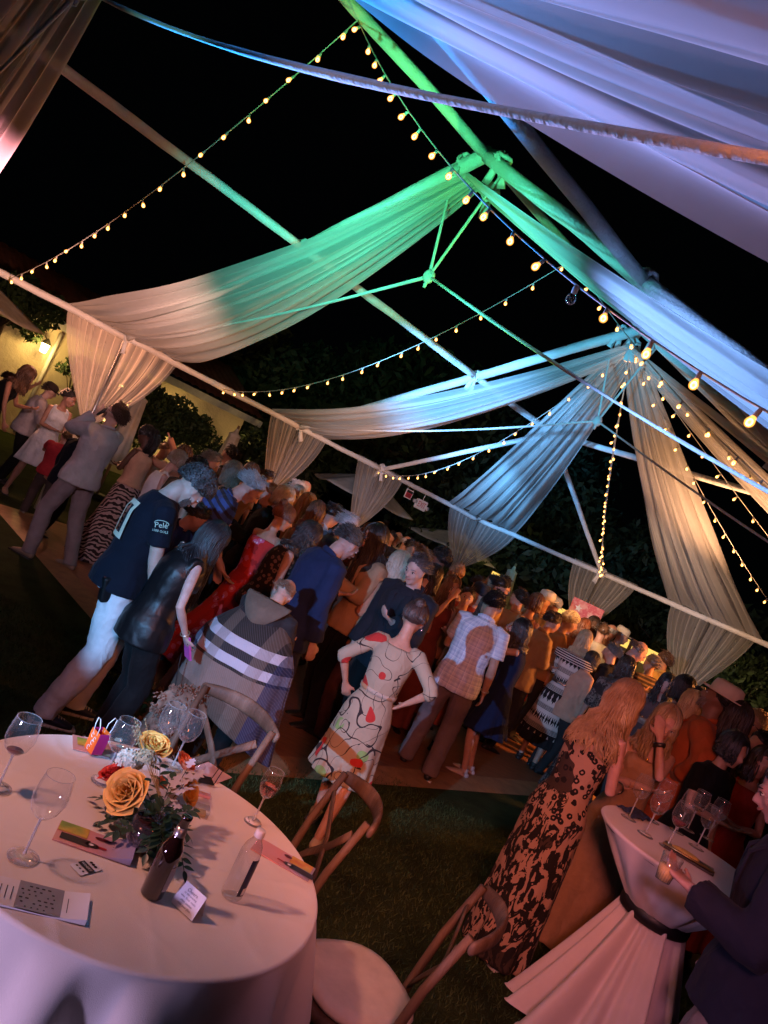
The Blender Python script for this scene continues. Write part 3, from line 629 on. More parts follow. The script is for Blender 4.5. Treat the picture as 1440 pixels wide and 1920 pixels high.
# trees: trunk, limbs and a crown of leaf clumps
def leaves(name, centres, radii, n, size, mat, parent, flat=.8):
    ce = np.array(centres); ra = np.array(radii); wgt = ra**2/np.sum(ra**2); idx = rng.choice(len(ce), n, p=wgt)
    d = rng.normal(size=(n, 3)); d /= np.linalg.norm(d, axis=1)[:, None]; r = ra[idx]*rng.uniform(.35, 1.08, n)**.6
    P = ce[idx] + d*r[:, None]*np.array([1, 1, flat]); a = rng.normal(size=(n, 3)); a /= np.linalg.norm(a, axis=1)[:, None]; t2 = np.cross(a, rng.normal(size=(n, 3))); t2 /= np.linalg.norm(t2, axis=1)[:, None]
    s_ = size*rng.uniform(.6, 1.4, n)[:, None]; V = np.stack([P - a*s_, P + t2*s_*.42, P + a*s_, P - t2*s_*.42], 1)
    me = bpy.data.meshes.new(name); me.from_pydata(V.reshape(-1, 3).tolist(), [], np.arange(4*n).reshape(-1, 4).tolist()); me.materials.append(mat)
    o = bpy.data.objects.new(name, me); COL.objects.link(o); o.parent = parent; return o
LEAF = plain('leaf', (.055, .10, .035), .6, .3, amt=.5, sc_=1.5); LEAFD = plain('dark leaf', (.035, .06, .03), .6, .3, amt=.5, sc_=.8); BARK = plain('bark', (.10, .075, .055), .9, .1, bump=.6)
def tree(loc, h, cr, lab, nclump=14, n=6000, size=.09, mat=None, trunk_h=None, name='tree', cat='tree', group=None, spread=1.0):
    loc = Vector(loc); r_ = empty(name, loc, 0, lab, cat, group); th = trunk_h if trunk_h is not None else h - cr*1.1; m = MB()
    m.tube([(0, 0, 0), (.05*h*.3, 0, th*.5), (0, .05, th)], [.05*h*.35, .04*h*.3, .03*h*.3], 8); ce = []; ra = []
    for k in range(nclump):
        g = k*2.4; q = math.sqrt((k + .5)/nclump); zc = h - cr*.6 - cr*1.1*random.random()*(.4 + q*.6)
        c = Vector((math.cos(g)*q*cr*.85*spread, math.sin(g)*q*cr*.85*spread, max(.3, zc))); ce.append(c); ra.append(cr*random.uniform(.22, .42))
        m.tube([(0, 0, th*.75), c*.5 + Vector((0, 0, th*.45)), c], [.02*h*.25, .012*h*.25, .005*h*.2], 5)
    m.build('trunk', BARK, r_); leaves('crown', ce, ra, n, size, mat or LEAF, r_); return r_
tree((-8.181, 14.600, 0.000), 3.7, 1.0, 'leafy vine tree over the lantern wall at the left edge', n=4200, size=.07, group=None)
tree(T(-1.05, 11.4), 2.3, .45, 'thin climbing vine beside the downspout on the stucco wall', n=1300, size=.055, group=None, trunk_h=1.6)
tree(T(.35, 10.4), 2.75, 1.15, 'green vine tree lit yellow beside the first leg drape', n=6000, size=.065)
tree(T(1.2, 10.9), 2.6, 1.1, 'low twisted olive tree against the bright yellow wall', n=2600, size=.06)
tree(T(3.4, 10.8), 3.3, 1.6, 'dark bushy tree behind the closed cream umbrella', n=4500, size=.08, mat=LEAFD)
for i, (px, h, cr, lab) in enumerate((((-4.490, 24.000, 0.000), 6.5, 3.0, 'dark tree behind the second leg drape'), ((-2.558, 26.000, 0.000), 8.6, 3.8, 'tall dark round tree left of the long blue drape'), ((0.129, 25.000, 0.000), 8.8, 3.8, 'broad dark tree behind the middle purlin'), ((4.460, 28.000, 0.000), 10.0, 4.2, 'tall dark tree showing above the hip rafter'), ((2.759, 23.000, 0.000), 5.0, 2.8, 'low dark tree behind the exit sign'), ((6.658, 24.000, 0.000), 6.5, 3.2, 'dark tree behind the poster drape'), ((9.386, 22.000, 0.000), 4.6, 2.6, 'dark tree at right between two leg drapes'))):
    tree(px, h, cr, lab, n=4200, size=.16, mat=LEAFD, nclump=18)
tree((6.963, 13.000, 0.000), 2.9, 1.5, 'bushy shrub lit yellow at the right edge', n=5000, size=.06, trunk_h=.6, name='shrub', cat='shrub')
tree((6.946, 14.500, 0.000), 2.1, 1.2, 'low leafy shrub right of the orange lit leg drape', n=3500, size=.06, trunk_h=.4, name='shrub', cat='shrub')
# ================================================================ round dining table
TC = Vector((-.25, 2.33, 0)); TR = .585; TH = .765
m = NM('linen'); m.set(.85, .2, sheen=.2); m.col(var(m, (.80, .74, .68), .05, 4))
x, y, z = m.xyz(); cr1 = (((x*.9 + y*.43 + .06).abs()) < .004)*.0
wv = m.noise(420, 2)*.16 + m.noise(3, 3)*.7
m.bump(wv, .35, .02); LINEN = m.m
def tablecloth(name, c, r, h, seed, nf=12, flare=.14, lab='', sash=None):
    def fn(u, v):
        g = 2*PI*u
        if v < .32:
            q = v/.32; rr = r*q; zz = h + .0015*noise.noise(Vector((rr*math.cos(g)*6, rr*math.sin(g)*6, seed))) + .0035*max(0, 1 - 7*abs(noise.noise(Vector((rr*math.cos(g)*2.6, rr*math.sin(g)*3.4, seed + 5)))))**2*(q**2)
            # pressed creases in the linen
            xx, yy = rr*math.cos(g), rr*math.sin(g); zz += .0030*math.exp(-abs((xx*.9 + yy*.43 + .02)/.008)) + .0030*math.exp(-abs((xx*.43 - yy*.9 - .12)/.008)) + .0018*math.exp(-abs((xx*.9 + yy*.43 - .30)/.008)); return Vector((xx, yy, zz))
        if v < .37:
            q = (v - .32)/.05; a = q*PI/2; return Vector(((r + .012*math.sin(a))*math.cos(g), (r + .012*math.sin(a))*math.sin(g), h - .012*(1 - math.cos(a))))
        q = (v - .37)/.63; d = q*(h - .02)
        f = math.sin(nf*g + seed) + .5*math.sin(nf*1.7*g + 2*seed + 1) + .4*math.sin(nf*.55*g + seed*3); f /= 1.6; f = math.copysign(abs(f)**.8, f)
        amp = .085*min(1, q*2.6)**.9; rr = r + .012 + flare*q*.75 + amp*f*.5 + amp*.5*max(-.6, f) + .012*noise.noise(Vector((math.cos(g)*3, math.sin(g)*3, q*4)))*q
        return Vector((rr*math.cos(g), rr*math.sin(g), h - .012 - d))
    m = MB(); m.grid(fn, 260, 200); return m
o = tablecloth('tablecloth', TC, TR, TH, 1.9).build('tablecloth', LINEN); o.location = TC; tag(o, 'floor length pale tablecloth over the round dining table in the foreground', 'tablecloth'); merge_smooth(o)
WOOD = NM('weathered wood'); WOOD.set(.6, .3); WOOD.col(WOOD.ramp(WOOD.noise(7, 6, .65, (1, 1, .15)), [(.3, (.035, .020, .012)), (.52, (.085, .048, .030)), (.75, (.19, .125, .085))])); WOOD.bump(WOOD.noise(30, 5, .7, (1, 1, .1)), .7, .01); WOOD = WOOD.m
t_ = empty('round_table', TC, 0, 'round table under the pale cloth', 'table'); m = MB(); m.lathe([(.001, .757), (TR - .004, .757), (TR - .004, .735), (.001, .735)], 40); m.build('tabletop', WOOD, t_)
for k in range(4):
    m = MB(); a = k*PI/2 + .4; m.tube([(math.cos(a)*.3, math.sin(a)*.3, .735), (math.cos(a)*.36, math.sin(a)*.36, 0.003)], .018, 8); m.build('leg', SOIL, t_)

# ---- cross back chairs
CUSH = cloth((.62, .52, .40), .85, fold=3, foldst=.15)
def chair(loc, face, lab, seatlab=None, cushion=True):
    r_ = empty('cross_back_chair', loc, -face, lab, 'chair', 'weathered wooden cross back chairs'); 
    def tb(name, P, r, n=10, **k): m = MB(); m.tube(P, r, n, **k); return m.build(name, WOOD, r_)
    # seat faces +Y, the back stands at -Y
    m = MB(); m.lathe([(.001, .44), (.20, .44), (.215, .43), (.215, .405), (.20, .40), (.001, .40)], 28); s_ = m.build('seat', WOOD, r_)
    if cushion:
        m = MB(); m.lathe([(.001, .005), (.17, .004), (.205, .016), (.214, .032), (.203, .048), (.17, .056), (.001, .058)], 32, (0, .0, .438), wob=lambda i, g: 1 + .05*math.cos(4*g) ); m.build('cushion', CUSH, r_)
    for sx in (-1, 1):
        tb('leg', [(sx*.155, .15, .41), (sx*.175, .19, .2), (sx*.185, .20, .004)], [.018, .016, .014])
        tb('leg', [(sx*.20, -.24, .004), (sx*.19, -.17, .25), (sx*.185, -.165, .45), (sx*.195, -.20, .68), (sx*.205, -.26, .905)], [.013, .016, .017, .016, .015])
        tb('stretcher', [(sx*.183, .195, .16), (sx*.196, -.20, .16)], .010, 8)
        # the crossed bentwood slats of the back
        tb('cross_slat', [(sx*.18, -.17, .47), (sx*.10, -.205, .58), (-sx*.03, -.235, .70), (-sx*.17, -.235, .83)], [(.018, .006)]*4, 8, ref=(1, 0, 0))
    for y_ in (.195, -.20): tb('stretcher', [(-.18, y_, .24), (.18, y_, .24)], .010, 8)
    P = []; RR = []
    for k in range(15):
        a = -1 + 2*k/14; P.append((a*.225, -.275 - .075*(1 - a*a), .885 + .018*(1 - a*a))); RR.append((.013, .038*(1 - .35*a*a)))
    m = MB(); m.tube(P, RR, 12, ref=(0, 1, 0), dome=True); m.build('top_rail', WOOD, r_)
    return r_
def facing(p, q): return math.atan2(q[0] - p[0], q[1] - p[1])
for pos, fc, lab in (((.60, 2.60), R(-76), 'weathered chair with cream cushion at the bottom centre'), ((.13, 2.93), R(-106), 'empty wooden chair behind the table between water bottle and walking dress'), ((-.33, 3.14), R(-153), 'wooden chair behind the flowers in front of the tartan poncho')):
    chair((pos[0], pos[1], 0), fc, lab)

# ================================================================ things on the table
GL = thin('wine glass'); 
RIMG = thin('glass rim', (.85, .85, .85), 1.3, .6)  # whitish colour paints a bright highlight on glass rims, foot rings and stems
def wine(name, c, lab, h=.215, r=.040, lean=0, wine_c=None, fill=.35, top=TH, tagd=False, grp='stemmed wine glasses'):
    r_ = empty(name, (c[0], c[1], top + .0022), random.uniform(0, 6), lab, 'wine glass', grp); hb = h*.52; z0 = h - hb
    out = [(.001, 0), (r*.93, .0), (r*.94, .0018), (r*.5, .005), (.0055, .010), (.0036, .02), (.0034, z0 - .01), (.006, z0)]
    bowl = [(r*.45, z0 + .006), (r*.78, z0 + hb*.18), (r*1.0, z0 + hb*.40), (r*1.02, z0 + hb*.5), (r*.96, z0 + hb*.75), (r*.84, h)]
    inn = [(r*.825, h - .0005)] + [(a - .0014, b + .0008) for a, b in reversed(bowl[:-1])] + [(.001, z0 + .004)]
    m = MB(); m.lathe(out[:4], 32); m.lathe(out[4:] , 16, mi=1); m.lathe([(.006, z0)] + bowl, 36); P = [Vector((r*.84*math.cos(g), r*.84*math.sin(g), h)) for g in np.linspace(0, 2*PI, 33)]; m.tube(P, .0007, 5, mi=1, cap=False); P = [Vector((r*.93*math.cos(g), r*.93*math.sin(g), .001)) for g in np.linspace(0, 2*PI, 33)]; m.tube(P, .0006, 5, mi=1, cap=False); o = m.build('glass_body', [GL, RIMG], r_)
    if wine_c:
        m = MB(); k = []; zt = z0 + hb*fill
        for a, b in [(.001, z0 + .0052)] + [(a - .0021, b + .0016) for a, b in bowl]:
            if b < zt: k.append((a, b)); last = (a, b)
        k += [(np.interp(zt, [q[1] for q in bowl], [q[0] for q in bowl]) - .0021, zt), (.001, zt)]; m.lathe(k, 28); m.build('wine', plain('wine', wine_c, .08, .5, amt=.05) if sum(wine_c) < .3 else glass('rose wine', wine_c, ior=1.33), r_)
    if tagd:
        m = MB(); m.lathe([(.006, .0065), (.030, .0065), (.030, .0070), (.006, .0070)], 24); tg = m.build('paper_tag', wh, r_)
        text_mesh('wine tasting', .008, blk, r_, Matrix.Translation((0, -.017, .0073)), .0001)
    return r_
wine('wine_glass', (-0.679, 2.217, 0.765), 'wine glass with a red wine remnant at the far left edge', .225, .043, wine_c=(.10, .005, .012), fill=.12, tagd=True)
wine('wine_glass', (-0.468, 1.973, 0.765), 'empty large wine glass left of the open brochure', .235, .045)
wine('wine_glass', (-0.465, 2.521, 0.765), 'wine glass with paper tag right behind the orange gift bag', .222, .043, tagd=True, wine_c=(.45, .2, .12), fill=.08)
wine('wine_glass', (-0.389, 2.834, 0.765), 'farther wine glass behind the yellow rose, beside the dog', .225, .042)
wine('wine_glass', (-0.311, 2.845, 0.765), 'nearer wine glass behind the yellow rose', .225, .043, wine_c=(.6, .25, .2), fill=.1)
wine('wine_glass', (0.048, 2.717, 0.765), 'glass of pink rosé wine near the table edge', .205, .036, wine_c=(.85, .22, .14), fill=.42, tagd=True)
p = (-0.226, 2.727, 0.765); r_ = empty('tumbler', (p[0], p[1], TH + .002), 0, 'short tumbler with an orange red flower behind the bouquet', 'glass'); m = MB(); m.lathe([(.001, 0), (.030, 0), (.037, .10)], 28); m.lathe([(.0372, .0995), (.0378, .1002), (.0366, .1006)], 28, mi=1); m.build('glass_body', [GL, RIMG], r_)
# printed matter
def paper(name, cpx, dirx, w_, h, lab, mats, cat_='brochure', z=TH + .002, th=.004, curl=0.0):
    """a flat leaflet; dirx = direction of its long side on the table"""
    d = Vector((dirx[0], dirx[1], 0)).normalized(); r_ = empty(name, (cpx[0], cpx[1], z), math.atan2(d.y, d.x), lab, cat_)
    m = MB(); 
    m.grid(lambda u, v: ((u - .5)*w_, (v - .5)*h, th + curl*max(0, u - .6)**2*6 + .0008*math.sin(9*u)), 24, 6); m.grid(lambda u, v: ((u - .5)*w_, (.5 - v)*h, .0005), 2, 2)
    for (a, b2) in (((-.5, -.5), (.5, -.5)), ((.5, -.5), (.5, .5)), ((.5, .5), (-.5, .5)), ((-.5, .5), (-.5, -.5))):
        m.grid(lambda u, v: ((a[0] + (b2[0] - a[0])*u)*w_, (a[1] + (b2[1] - a[1])*u)*h, .0005 + (th - .0005 + curl*max(0, (a[0] + (b2[0] - a[0])*u) + .5 - .6)**2*6 + .0008*math.sin(9*((a[0] + (b2[0] - a[0])*u) + .5)))*v), 24, 1)
    m.build('sheet', mats, r_); return r_
def printp(r_, w_, h, cx, cy, mat, name='print', z=.0055, rot=0, ell=False):
    m = MB()
    if ell: V = [(cx + w_/2*math.cos(g)*math.cos(rot) - h/2*math.sin(g)*math.sin(rot), cy + w_/2*math.cos(g)*math.sin(rot) + h/2*math.sin(g)*math.cos(rot), z) for g in np.linspace(0, 2*PI, 17)[:-1]]
    else: V = [(cx + sx*w_/2*math.cos(rot) - sy*h/2*math.sin(rot), cy + sx*w_/2*math.sin(rot) + sy*h/2*math.cos(rot), z) for sx, sy in ((-1, -1), (1, -1), (1, 1), (-1, 1))]
    m.add(V, [tuple(range(len(V)))]); return m.build(name, mat, r_, smooth=False)
PAP = plain('paper', (.78, .76, .78), .45, .4, amt=.03); GREY = plain('printed grey', (.30, .29, .33), .45); INK = plain('ink', (.03, .02, .025), .5)
def bottleprint(r_, ox=0, sc2=1.0, z=.0062, flip=1):
    q = sc2*flip
    printp(r_, .085*sc2, .032*sc2, ox - .055*q, -.022*sc2, plain('bottle print', (.045, .02, .015), .4), z=z); printp(r_, .04*sc2, .022*sc2, ox - .005*q, -.022*sc2, plain('bottle print', (.045, .02, .015), .4), z=z, ell=True)
    printp(r_, .03*sc2, .009*sc2, ox + .022*q, -.022*sc2, plain('red foil print', (.40, .02, .03), .4), z=z); printp(r_, .014*sc2, .010*sc2, ox - .008*q, -.022*sc2, PAP, z=z + .0004, ell=True)
m = NM('fruit print'); m.set(.4, .4); m.col(m.ramp(m.noise(9, 3, .5), [(.32, (.55, .12, .02)), (.46, (.65, .40, .05)), (.6, (.28, .36, .05)), (.75, (.10, .16, .04))])); FRUIT = m.m
a_, b_ = Vector((-0.454, 2.143, 0.765)), Vector((-0.223, 2.166, 0.765)); a2 = Vector((-0.456, 2.232, 0.765))
def pdir(a, b): return (b[0] - a[0], b[1] - a[1])
m = NM('leaflet print'); m.set(.35, .4); x, y, z = m.xyz(); m.col(m.ramp(x*2.6 + .5, [(.0, (.62, .30, .22)), (.45, (.70, .30, .28)), (.7, (.36, .30, .42)), (1, (.20, .18, .26))])); LEAFL = m.m
r_ = paper('brochure', (-0.345, 2.169, 0.765), pdir((-0.433, 2.101, 0.765), (-0.236, 2.141, 0.765)), .225, .105, 'glossy brochure with a bottle picture left of the flower bowl', LEAFL, curl=.02); bottleprint(r_); printp(r_, .085, .05, -.068, .025, FRUIT, z=.0063); printp(r_, .05, .014, .02, .022, plain('plum print', (.12, .01, .02), .4), z=.0064, ell=True)
for k in range(4): printp(r_, .05, .003, .078, .025 - .012*k, INK, 'text_line', .0068)
r_ = paper('brochure', (-0.357, 1.844, 0.765), pdir((-0.419, 1.770, 0.765), (-0.239, 1.830, 0.765)), .235, .105, 'folded brochure with a monochrome vineyard picture nearest the table edge', PAP, curl=.012); printp(r_, .11, .104, 0, 0, GREY, z=.0065)
for i in range(6):
    for j in range(6): 
        if (i*7 + j*3) % 5: printp(r_, .004 + .002*(i % 3), .005, -.045 + .015*j + .004*(i % 2), -.042 + .0155*i, INK, 'figure_print', .0071)
for k in range(6): printp(r_, .002, .055, .068 + .007*k, -.005, INK, 'text_line', .0078 if k < 3 else .0085) if k != 3 else None
for k in range(3): printp(r_, .002, .05, -.095 + .014*k, -.004, INK, 'text_line', .0070)
r_ = paper('brochure', (0.192, 2.562, 0.765), pdir((0.113, 2.559, 0.765), (0.275, 2.534, 0.765)), .22, .10, 'glossy brochure at the right table edge beside the water bottle', LEAFL); bottleprint(r_, .02, 1, flip=-1); printp(r_, .08, .05, .062, .022, FRUIT, z=.0064); printp(r_, .03, .02, .01, .025, plain('plum print', (.12, .01, .02), .4), z=.0066, ell=True)
r_ = paper('brochure', (-0.546, 2.733, 0.765), pdir((-0.624, 2.647, 0.765), (-0.485, 2.713, 0.765)), .23, .11, 'brochure lying under the orange gift bag', LEAFL); printp(r_, .08, .06, -.06, .01, FRUIT, z=.0064)
r_ = paper('card', (-0.319, 2.048, 0.765), pdir((-0.331, 2.002, 0.765), (-0.286, 2.081, 0.765)), .075, .05, 'small white card with a black band and three dots', PAP, 'card', th=.0012)
printp(r_, .022, .049, 0, 0, INK, z=.0032); text_mesh('WINERY', .011, PAP, r_, Matrix.Translation((0, 0, .0036)) @ Matrix.Rotation(-PI/2, 4, 'Z'), .0001)
for k in (-1, 0, 1): printp(r_, .007, .007, -.022, .014*k, INK, 'dot_print', .0032, ell=True)
for k in (-1, 0, 1): printp(r_, .010, .009, .024, .010*k, INK, 'dot_print', .0032 + .0002*k, ell=True)
# tent card
p0, p1 = Vector((-0.079, 2.073, 0.765)), Vector((0.007, 2.028, 0.765)); ctr = (p0 + p1)/2; d = (p1 - p0).normalized(); bk = Vector((-d.y, d.x, 0)); L = .085
if bk.y < 0: bk = -bk
r_ = empty('tent_card', (ctr.x, ctr.y, TH + .002), 0, 'small white folded tent card standing at the front of the table', 'card'); m = MB()
A = [-d*L/2, d*L/2, d*L/2 + bk*.022 + Vector((0, 0, .062)), -d*L/2 + bk*.022 + Vector((0, 0, .062)), d*L/2 + bk*.045, -d*L/2 + bk*.045]; m.add([tuple(q + Vector((0, 0, .0012))) for q in A], [(0, 1, 2, 3), (3, 2, 4, 5)]); o = m.build('sheet', PAP, r_, smooth=False); solid(o, .0008)
F = frame((A[0] + A[2])/2 + Vector((0, 0, .0012)) - bk*.0012, d, (d.cross(bk*.022 + Vector((0, 0, .062))))); 
for k, s_ in enumerate(('Cheers', 'to the evening', 'wine  food  music', 'silent auction', 'raise your glass')): text_mesh(s_, .013 if k == 0 else .008, GREY, r_, F @ Matrix.Translation((0, .020 - .010*k, .0004)), .0001)
# napkin packet, clear box, gift bag, stain
p = (-0.156, 2.745, 0.765); r_ = paper('snack_packet', p, (1, .3), .05, .035, 'small pink and white snack packet behind the yellow rose', plain('packet', (.70, .35, .35), .3), 'packet', th=.010); printp(r_, .044, .014, 0, .006, PAP, z=.0125)
p = (-0.134, 2.602, 0.765); r_ = empty('clear_box', (p[0], p[1], TH + .002), .3, 'low clear plastic box right of the flower arrangement', 'box'); m = MB(); m.box((0, 0, .014), (.06, .045, .028)); m.build('box_body', thin('thin plastic'), r_, smooth=False)
m = MB(); m.box((0, 0, .006), (.045, .03, .010)); m.build('contents', plain('contents', (.45, .33, .15), .6), r_, smooth=False)
p = (-0.199, 2.838, 0.765); r_ = empty('face_mask', (p[0], p[1], TH + .008), .5, 'black cloth mask with ear loop on the far side of the table', 'mask'); m = MB(); m.grid(lambda u, v: ((u - .5)*.11, (v - .5)*.06, .004 + .014*math.sin(PI*u)*math.sin(PI*v)), 10, 8); m.build('mask_body', plain('black cloth', (.012, .012, .014), .9), r_)
m = MB(); m.tube([(.055, .02, .004), (.07, .03, .05), (.075, 0, .06), (.055, -.02, .004)], .0018, 5); m.build('ear_loop', plain('black cloth', (.012, .012, .014), .9), r_)
p = (-0.173, 2.955, 0.765); r_ = paper('napkin', p, (1, -.35), .12, .12, 'pink paper napkin under the black mask', plain('napkin', (.62, .40, .38), .8), 'napkin', th=.002)
p = (-0.002, 2.162, 0.765); r_ = paper('stain', p, (1, .4), .012, .007, 'small brown wine stain on the tablecloth right of the tent card', plain('stain', (.22, .09, .04), .8), 'stain', th=.0006)
# orange and magenta gift bag
p = (-0.570, 2.676, 0.765); r_ = empty('gift_bag', (p[0], p[1], TH + .009), R(-38), 'small orange and magenta paper gift bag with white cord handles', 'gift bag')
ORG = plain('orange paper', (.80, .13, .015), .5, amt=.05); MAG = plain('magenta paper', (.60, .02, .20), .5, amt=.05); wq, dq, hq = .055, .045, .078
m = MB(); V = [(sx*wq/2*k, sy*dq/2*k, z) for z, k in ((0, .95), (hq, 1.0)) for sx, sy in ((-1, -1), (1, -1), (1, 1), (-1, 1))]
m.add(V, [(3, 2, 1, 0)], 0); m.add(V, [(0, 1, 5, 4)], 0); m.add(V, [(2, 3, 7, 6)], 0); m.add(V, [(1, 2, 6, 5)], 1); m.add(V, [(3, 0, 4, 7)], 1)
o = m.build('bag_body', [ORG, MAG], r_, smooth=False); solid(o, .0012)
for sy in (-1, 1):
    P = [Vector((-.012, sy*dq/2, hq - .012)), Vector((-.016, sy*(dq/2 + .004), hq + .02)), Vector((-.006, sy*(dq/2 + .012), hq + .048)), Vector((.008, sy*(dq/2 + .012), hq + .048)), Vector((.016, sy*(dq/2 + .004), hq + .02)), Vector((.012, sy*dq/2, hq - .012))]
    m = MB(); m.tube(P, .0018, 6); m.build('handle', wh, r_)
for k, (u, v) in enumerate(((-.008, .058), (.010, .050), (.004, .036), (-.004, .014))): m = MB(); m.tube([Vector((u + .006*math.cos(g), -dq/2 - .0015, v + .008*math.sin(g))) for g in np.linspace(.4, 5.2, 9)], .0011, 5); m.build('lettering', wh, r_)
# beer bottle, water bottle
p = (-0.130, 2.065, 0.765); r_ = empty('dark_bottle', (p[0], p[1], TH + .002), .9, 'dark brown wine bottle with silver neck band standing by the flowers', 'bottle')
m = MB(); m.lathe([(.001, .0), (.030, 0), (.033, .006), (.033, .125), (.030, .145), (.018, .168), (.0145, .185), (.0138, .225), (.0155, .227), (.0155, .236), (.012, .238), (.001, .238)], 32); m.build('glass_body', plain('dark glass bottle', (.018, .006, .005), .06, .6, amt=.05, coat=1), r_)
m = MB(); m.lathe([(.0165, .180), (.0156, .205), (.0150, .205), (.0155, .180)], 24); m.build('neck_band', plain('silver foil', (.65, .62, .62), .3, .5, .8), r_)
def wraplabel(r_, rad, z0, z1, a0, a1, mat, name='label'):
    m = MB(); m.grid(lambda u, v: (rad*math.cos(a0 + (a1 - a0)*u), rad*math.sin(a0 + (a1 - a0)*u), z0 + (z1 - z0)*v), 14, 2); return m.build(name, mat, r_)
wraplabel(r_, .0338, .03, .10, -1.7, .2, plain('grey label', (.45, .42, .45), .5)); 
p = (0.073, 2.227, 0.765); r_ = empty('water_bottle', (p[0], p[1], TH + .002), 0, 'clear plastic water bottle with white cap and dark blue label strip', 'bottle')
prof = [(.001, 0), (.029, 0), (.032, .005), (.032, .12), (.031, .145), (.026, .165), (.016, .182), (.0125, .190), (.0125, .205)]
m = MB(); m.lathe(prof, 30, wob=lambda i, g: 1 + .012*math.sin(5*g + i)); m.build('bottle_body', thin('clear plastic', (.93, .93, .95), 1.3, .10), r_)
m = MB(); m.lathe([(.0145, .192), (.0152, .195), (.0150, .212), (.013, .214), (.001, .214)], 24, wob=lambda i, g: 1 + .02*math.cos(24*g)); m.build('cap', wh, r_)
wraplabel(r_, .0328, .02, .135, -1.1, .05, plain('navy label', (.015, .02, .07), .4)); wraplabel(r_, .0332, .024, .045, -.75, -.3, wh, 'barcode_patch')

# ---- flower arrangement in a glass bowl
fc_ = Vector((-0.223, 2.260, 0.765)); FA = empty('flower_arrangement', (fc_.x, fc_.y, TH + .002), 0, 'bouquet of yellow and red roses with leaves in a dark glass bowl', 'flowers')
m = MB(); m.lathe([(.001, 0), (.04, 0), (.048, .004), (.068, .03), (.072, .055), (.062, .085), (.058, .09)], 36); m.build('bowl', thin('bowl glass', (.55, .42, .45)), FA)
m = MB(); m.lathe([(.001, .004), (.044, .006), (.066, .031), (.070, .055), (.061, .082), (.001, .084)], 28); m.build('water', plain('dark water', (.035, .016, .020), .15, .5), FA)
def petal_mesh(col, edge):
    m = NM('petal'); m.set(.55, .3, sss=.15); x, y, z = m.xyz(); m.col(m.ramp(z*38 + m.noise(60, 3)*.3, [(.1, col), (1.1, edge)])); m.bump(m.noise(90, 3), .15, .003)
    b = MB(); b.grid(lambda u, v: ((u - .5)*.046*(.35 + .65*math.sin(PI*min(.5, .08 + .5*v))), .0085*(1 - (2*(u - .5))**2)*math.sin(PI*min(1, .15 + .75*v)) + .016*max(0, v - .72)**1.3*3, .030*v*(1 - .22*(2*(u - .5))**2*v)), 8, 9); return b.mesh('petal', m.m)
PY = petal_mesh((.80, .32, .025), (.86, .46, .11)); PR = petal_mesh((.50, .015, .015), (.70, .05, .03)); PO = petal_mesh((.80, .10, .04), (.85, .25, .12))
def rose(pos, up, s_, pm, lab=None, n=26):
    up = Vector(up).normalized(); M = up.to_track_quat('Z', 'Y').to_matrix().to_4x4(); M.translation = Vector(pos)
    r_ = bpy.data.objects.new('rose', None); COL.objects.link(r_); r_.parent = FA; r_.matrix_local = M @ Matrix.Scale(s_*.98, 4); r_.empty_display_size = .01
    if lab: r_['label'] = lab
    for k in range(n):
        t = k/(n - 1); a = k*2.4; rad = .0015 + .0135*t; tilt = -.22 + .85*t**1.35; sc1 = .62 + .45*t
        o = inst(pm, 'petal', r_, (-math.sin(a)*rad*-1, math.cos(a)*rad*-1 + 0, -.004 - .010*t), (0, 0, 0), sc1)
        o.matrix_local = Matrix.Rotation(a, 4, 'Z') @ Matrix.Translation((0, -rad, .004 - .010*t)) @ Matrix.Rotation(tilt, 4, 'X') @ Matrix.Rotation(PI, 4, 'Z') @ Matrix.Scale(sc1, 4)
    return r_
def fp(x, y, z_): 
    return (x, y, z_)
def loc_at(w_): v = Vector(w_) - Vector((fc_.x, fc_.y, TH + .002)); return v
rose(loc_at((-0.339, 2.300, 0.876)), (-.35, -.75, .55), 1.75, PY, 'largest open yellow rose facing the camera', 30)
rose(loc_at((-0.359, 2.520, 0.941)), (.1, -.25, .95), 1.45, PY, 'yellow rose at the top of the bouquet')
rose(loc_at((-0.417, 2.420, 0.849)), (-.5, -.1, .8), 1.35, PR, 'red rose at the left of the bouquet')
rose(loc_at((-0.188, 2.480, 0.870)), (.8, -.2, .5), 1.15, PY, 'small yellow rose at the right side')
rose(loc_at((-0.254, 2.620, 0.894)), (.5, .1, .9), 1.1, PO, 'orange red bloom behind the bouquet'); rose(loc_at((-0.277, 2.440, 0.882)), (.2, -.6, .6), .5, PO, 'tiny red bud')
# hydrangea head, filler, berries
def fl_white(name, c, R_, n, s_, mat):
    m = MB(); c = Vector(c)
    for k in range(n):
        d = Vector(rng.normal(size=3)).normalized(); d.z = abs(d.z)*.9 + .1; d.normalize(); p = c + d*R_*random.uniform(.8, 1.05); t = d.orthogonal().normalized(); b2 = d.cross(t); a0 = random.random()*6
        for q in range(4):
            a = a0 + q*PI/2; e1 = t*math.cos(a) + b2*math.sin(a); e2 = t*math.cos(a + .7) + b2*math.sin(a + .7); e3 = t*math.cos(a - .7) + b2*math.sin(a - .7)
            m.add([p, p + e3*s_*.75 + d*.001, p + e1*s_*1.15 + d*s_*.3, p + e2*s_*.75 + d*.001], [(0, 1, 2, 3)])
    return m.build(name, mat, FA, smooth=False)
fl_white('hydrangea', loc_at((-0.403, 2.460, 0.884)), .046, 190, .0095, plain('hydrangea petal', (.62, .66, .55), .6, amt=.2, sc_=40))
fl_white('filler_flower', loc_at((-0.355, 2.440, 0.927)), .036, 150, .006, plain('filler', (.45, .44, .28), .7, amt=.3, sc_=60))
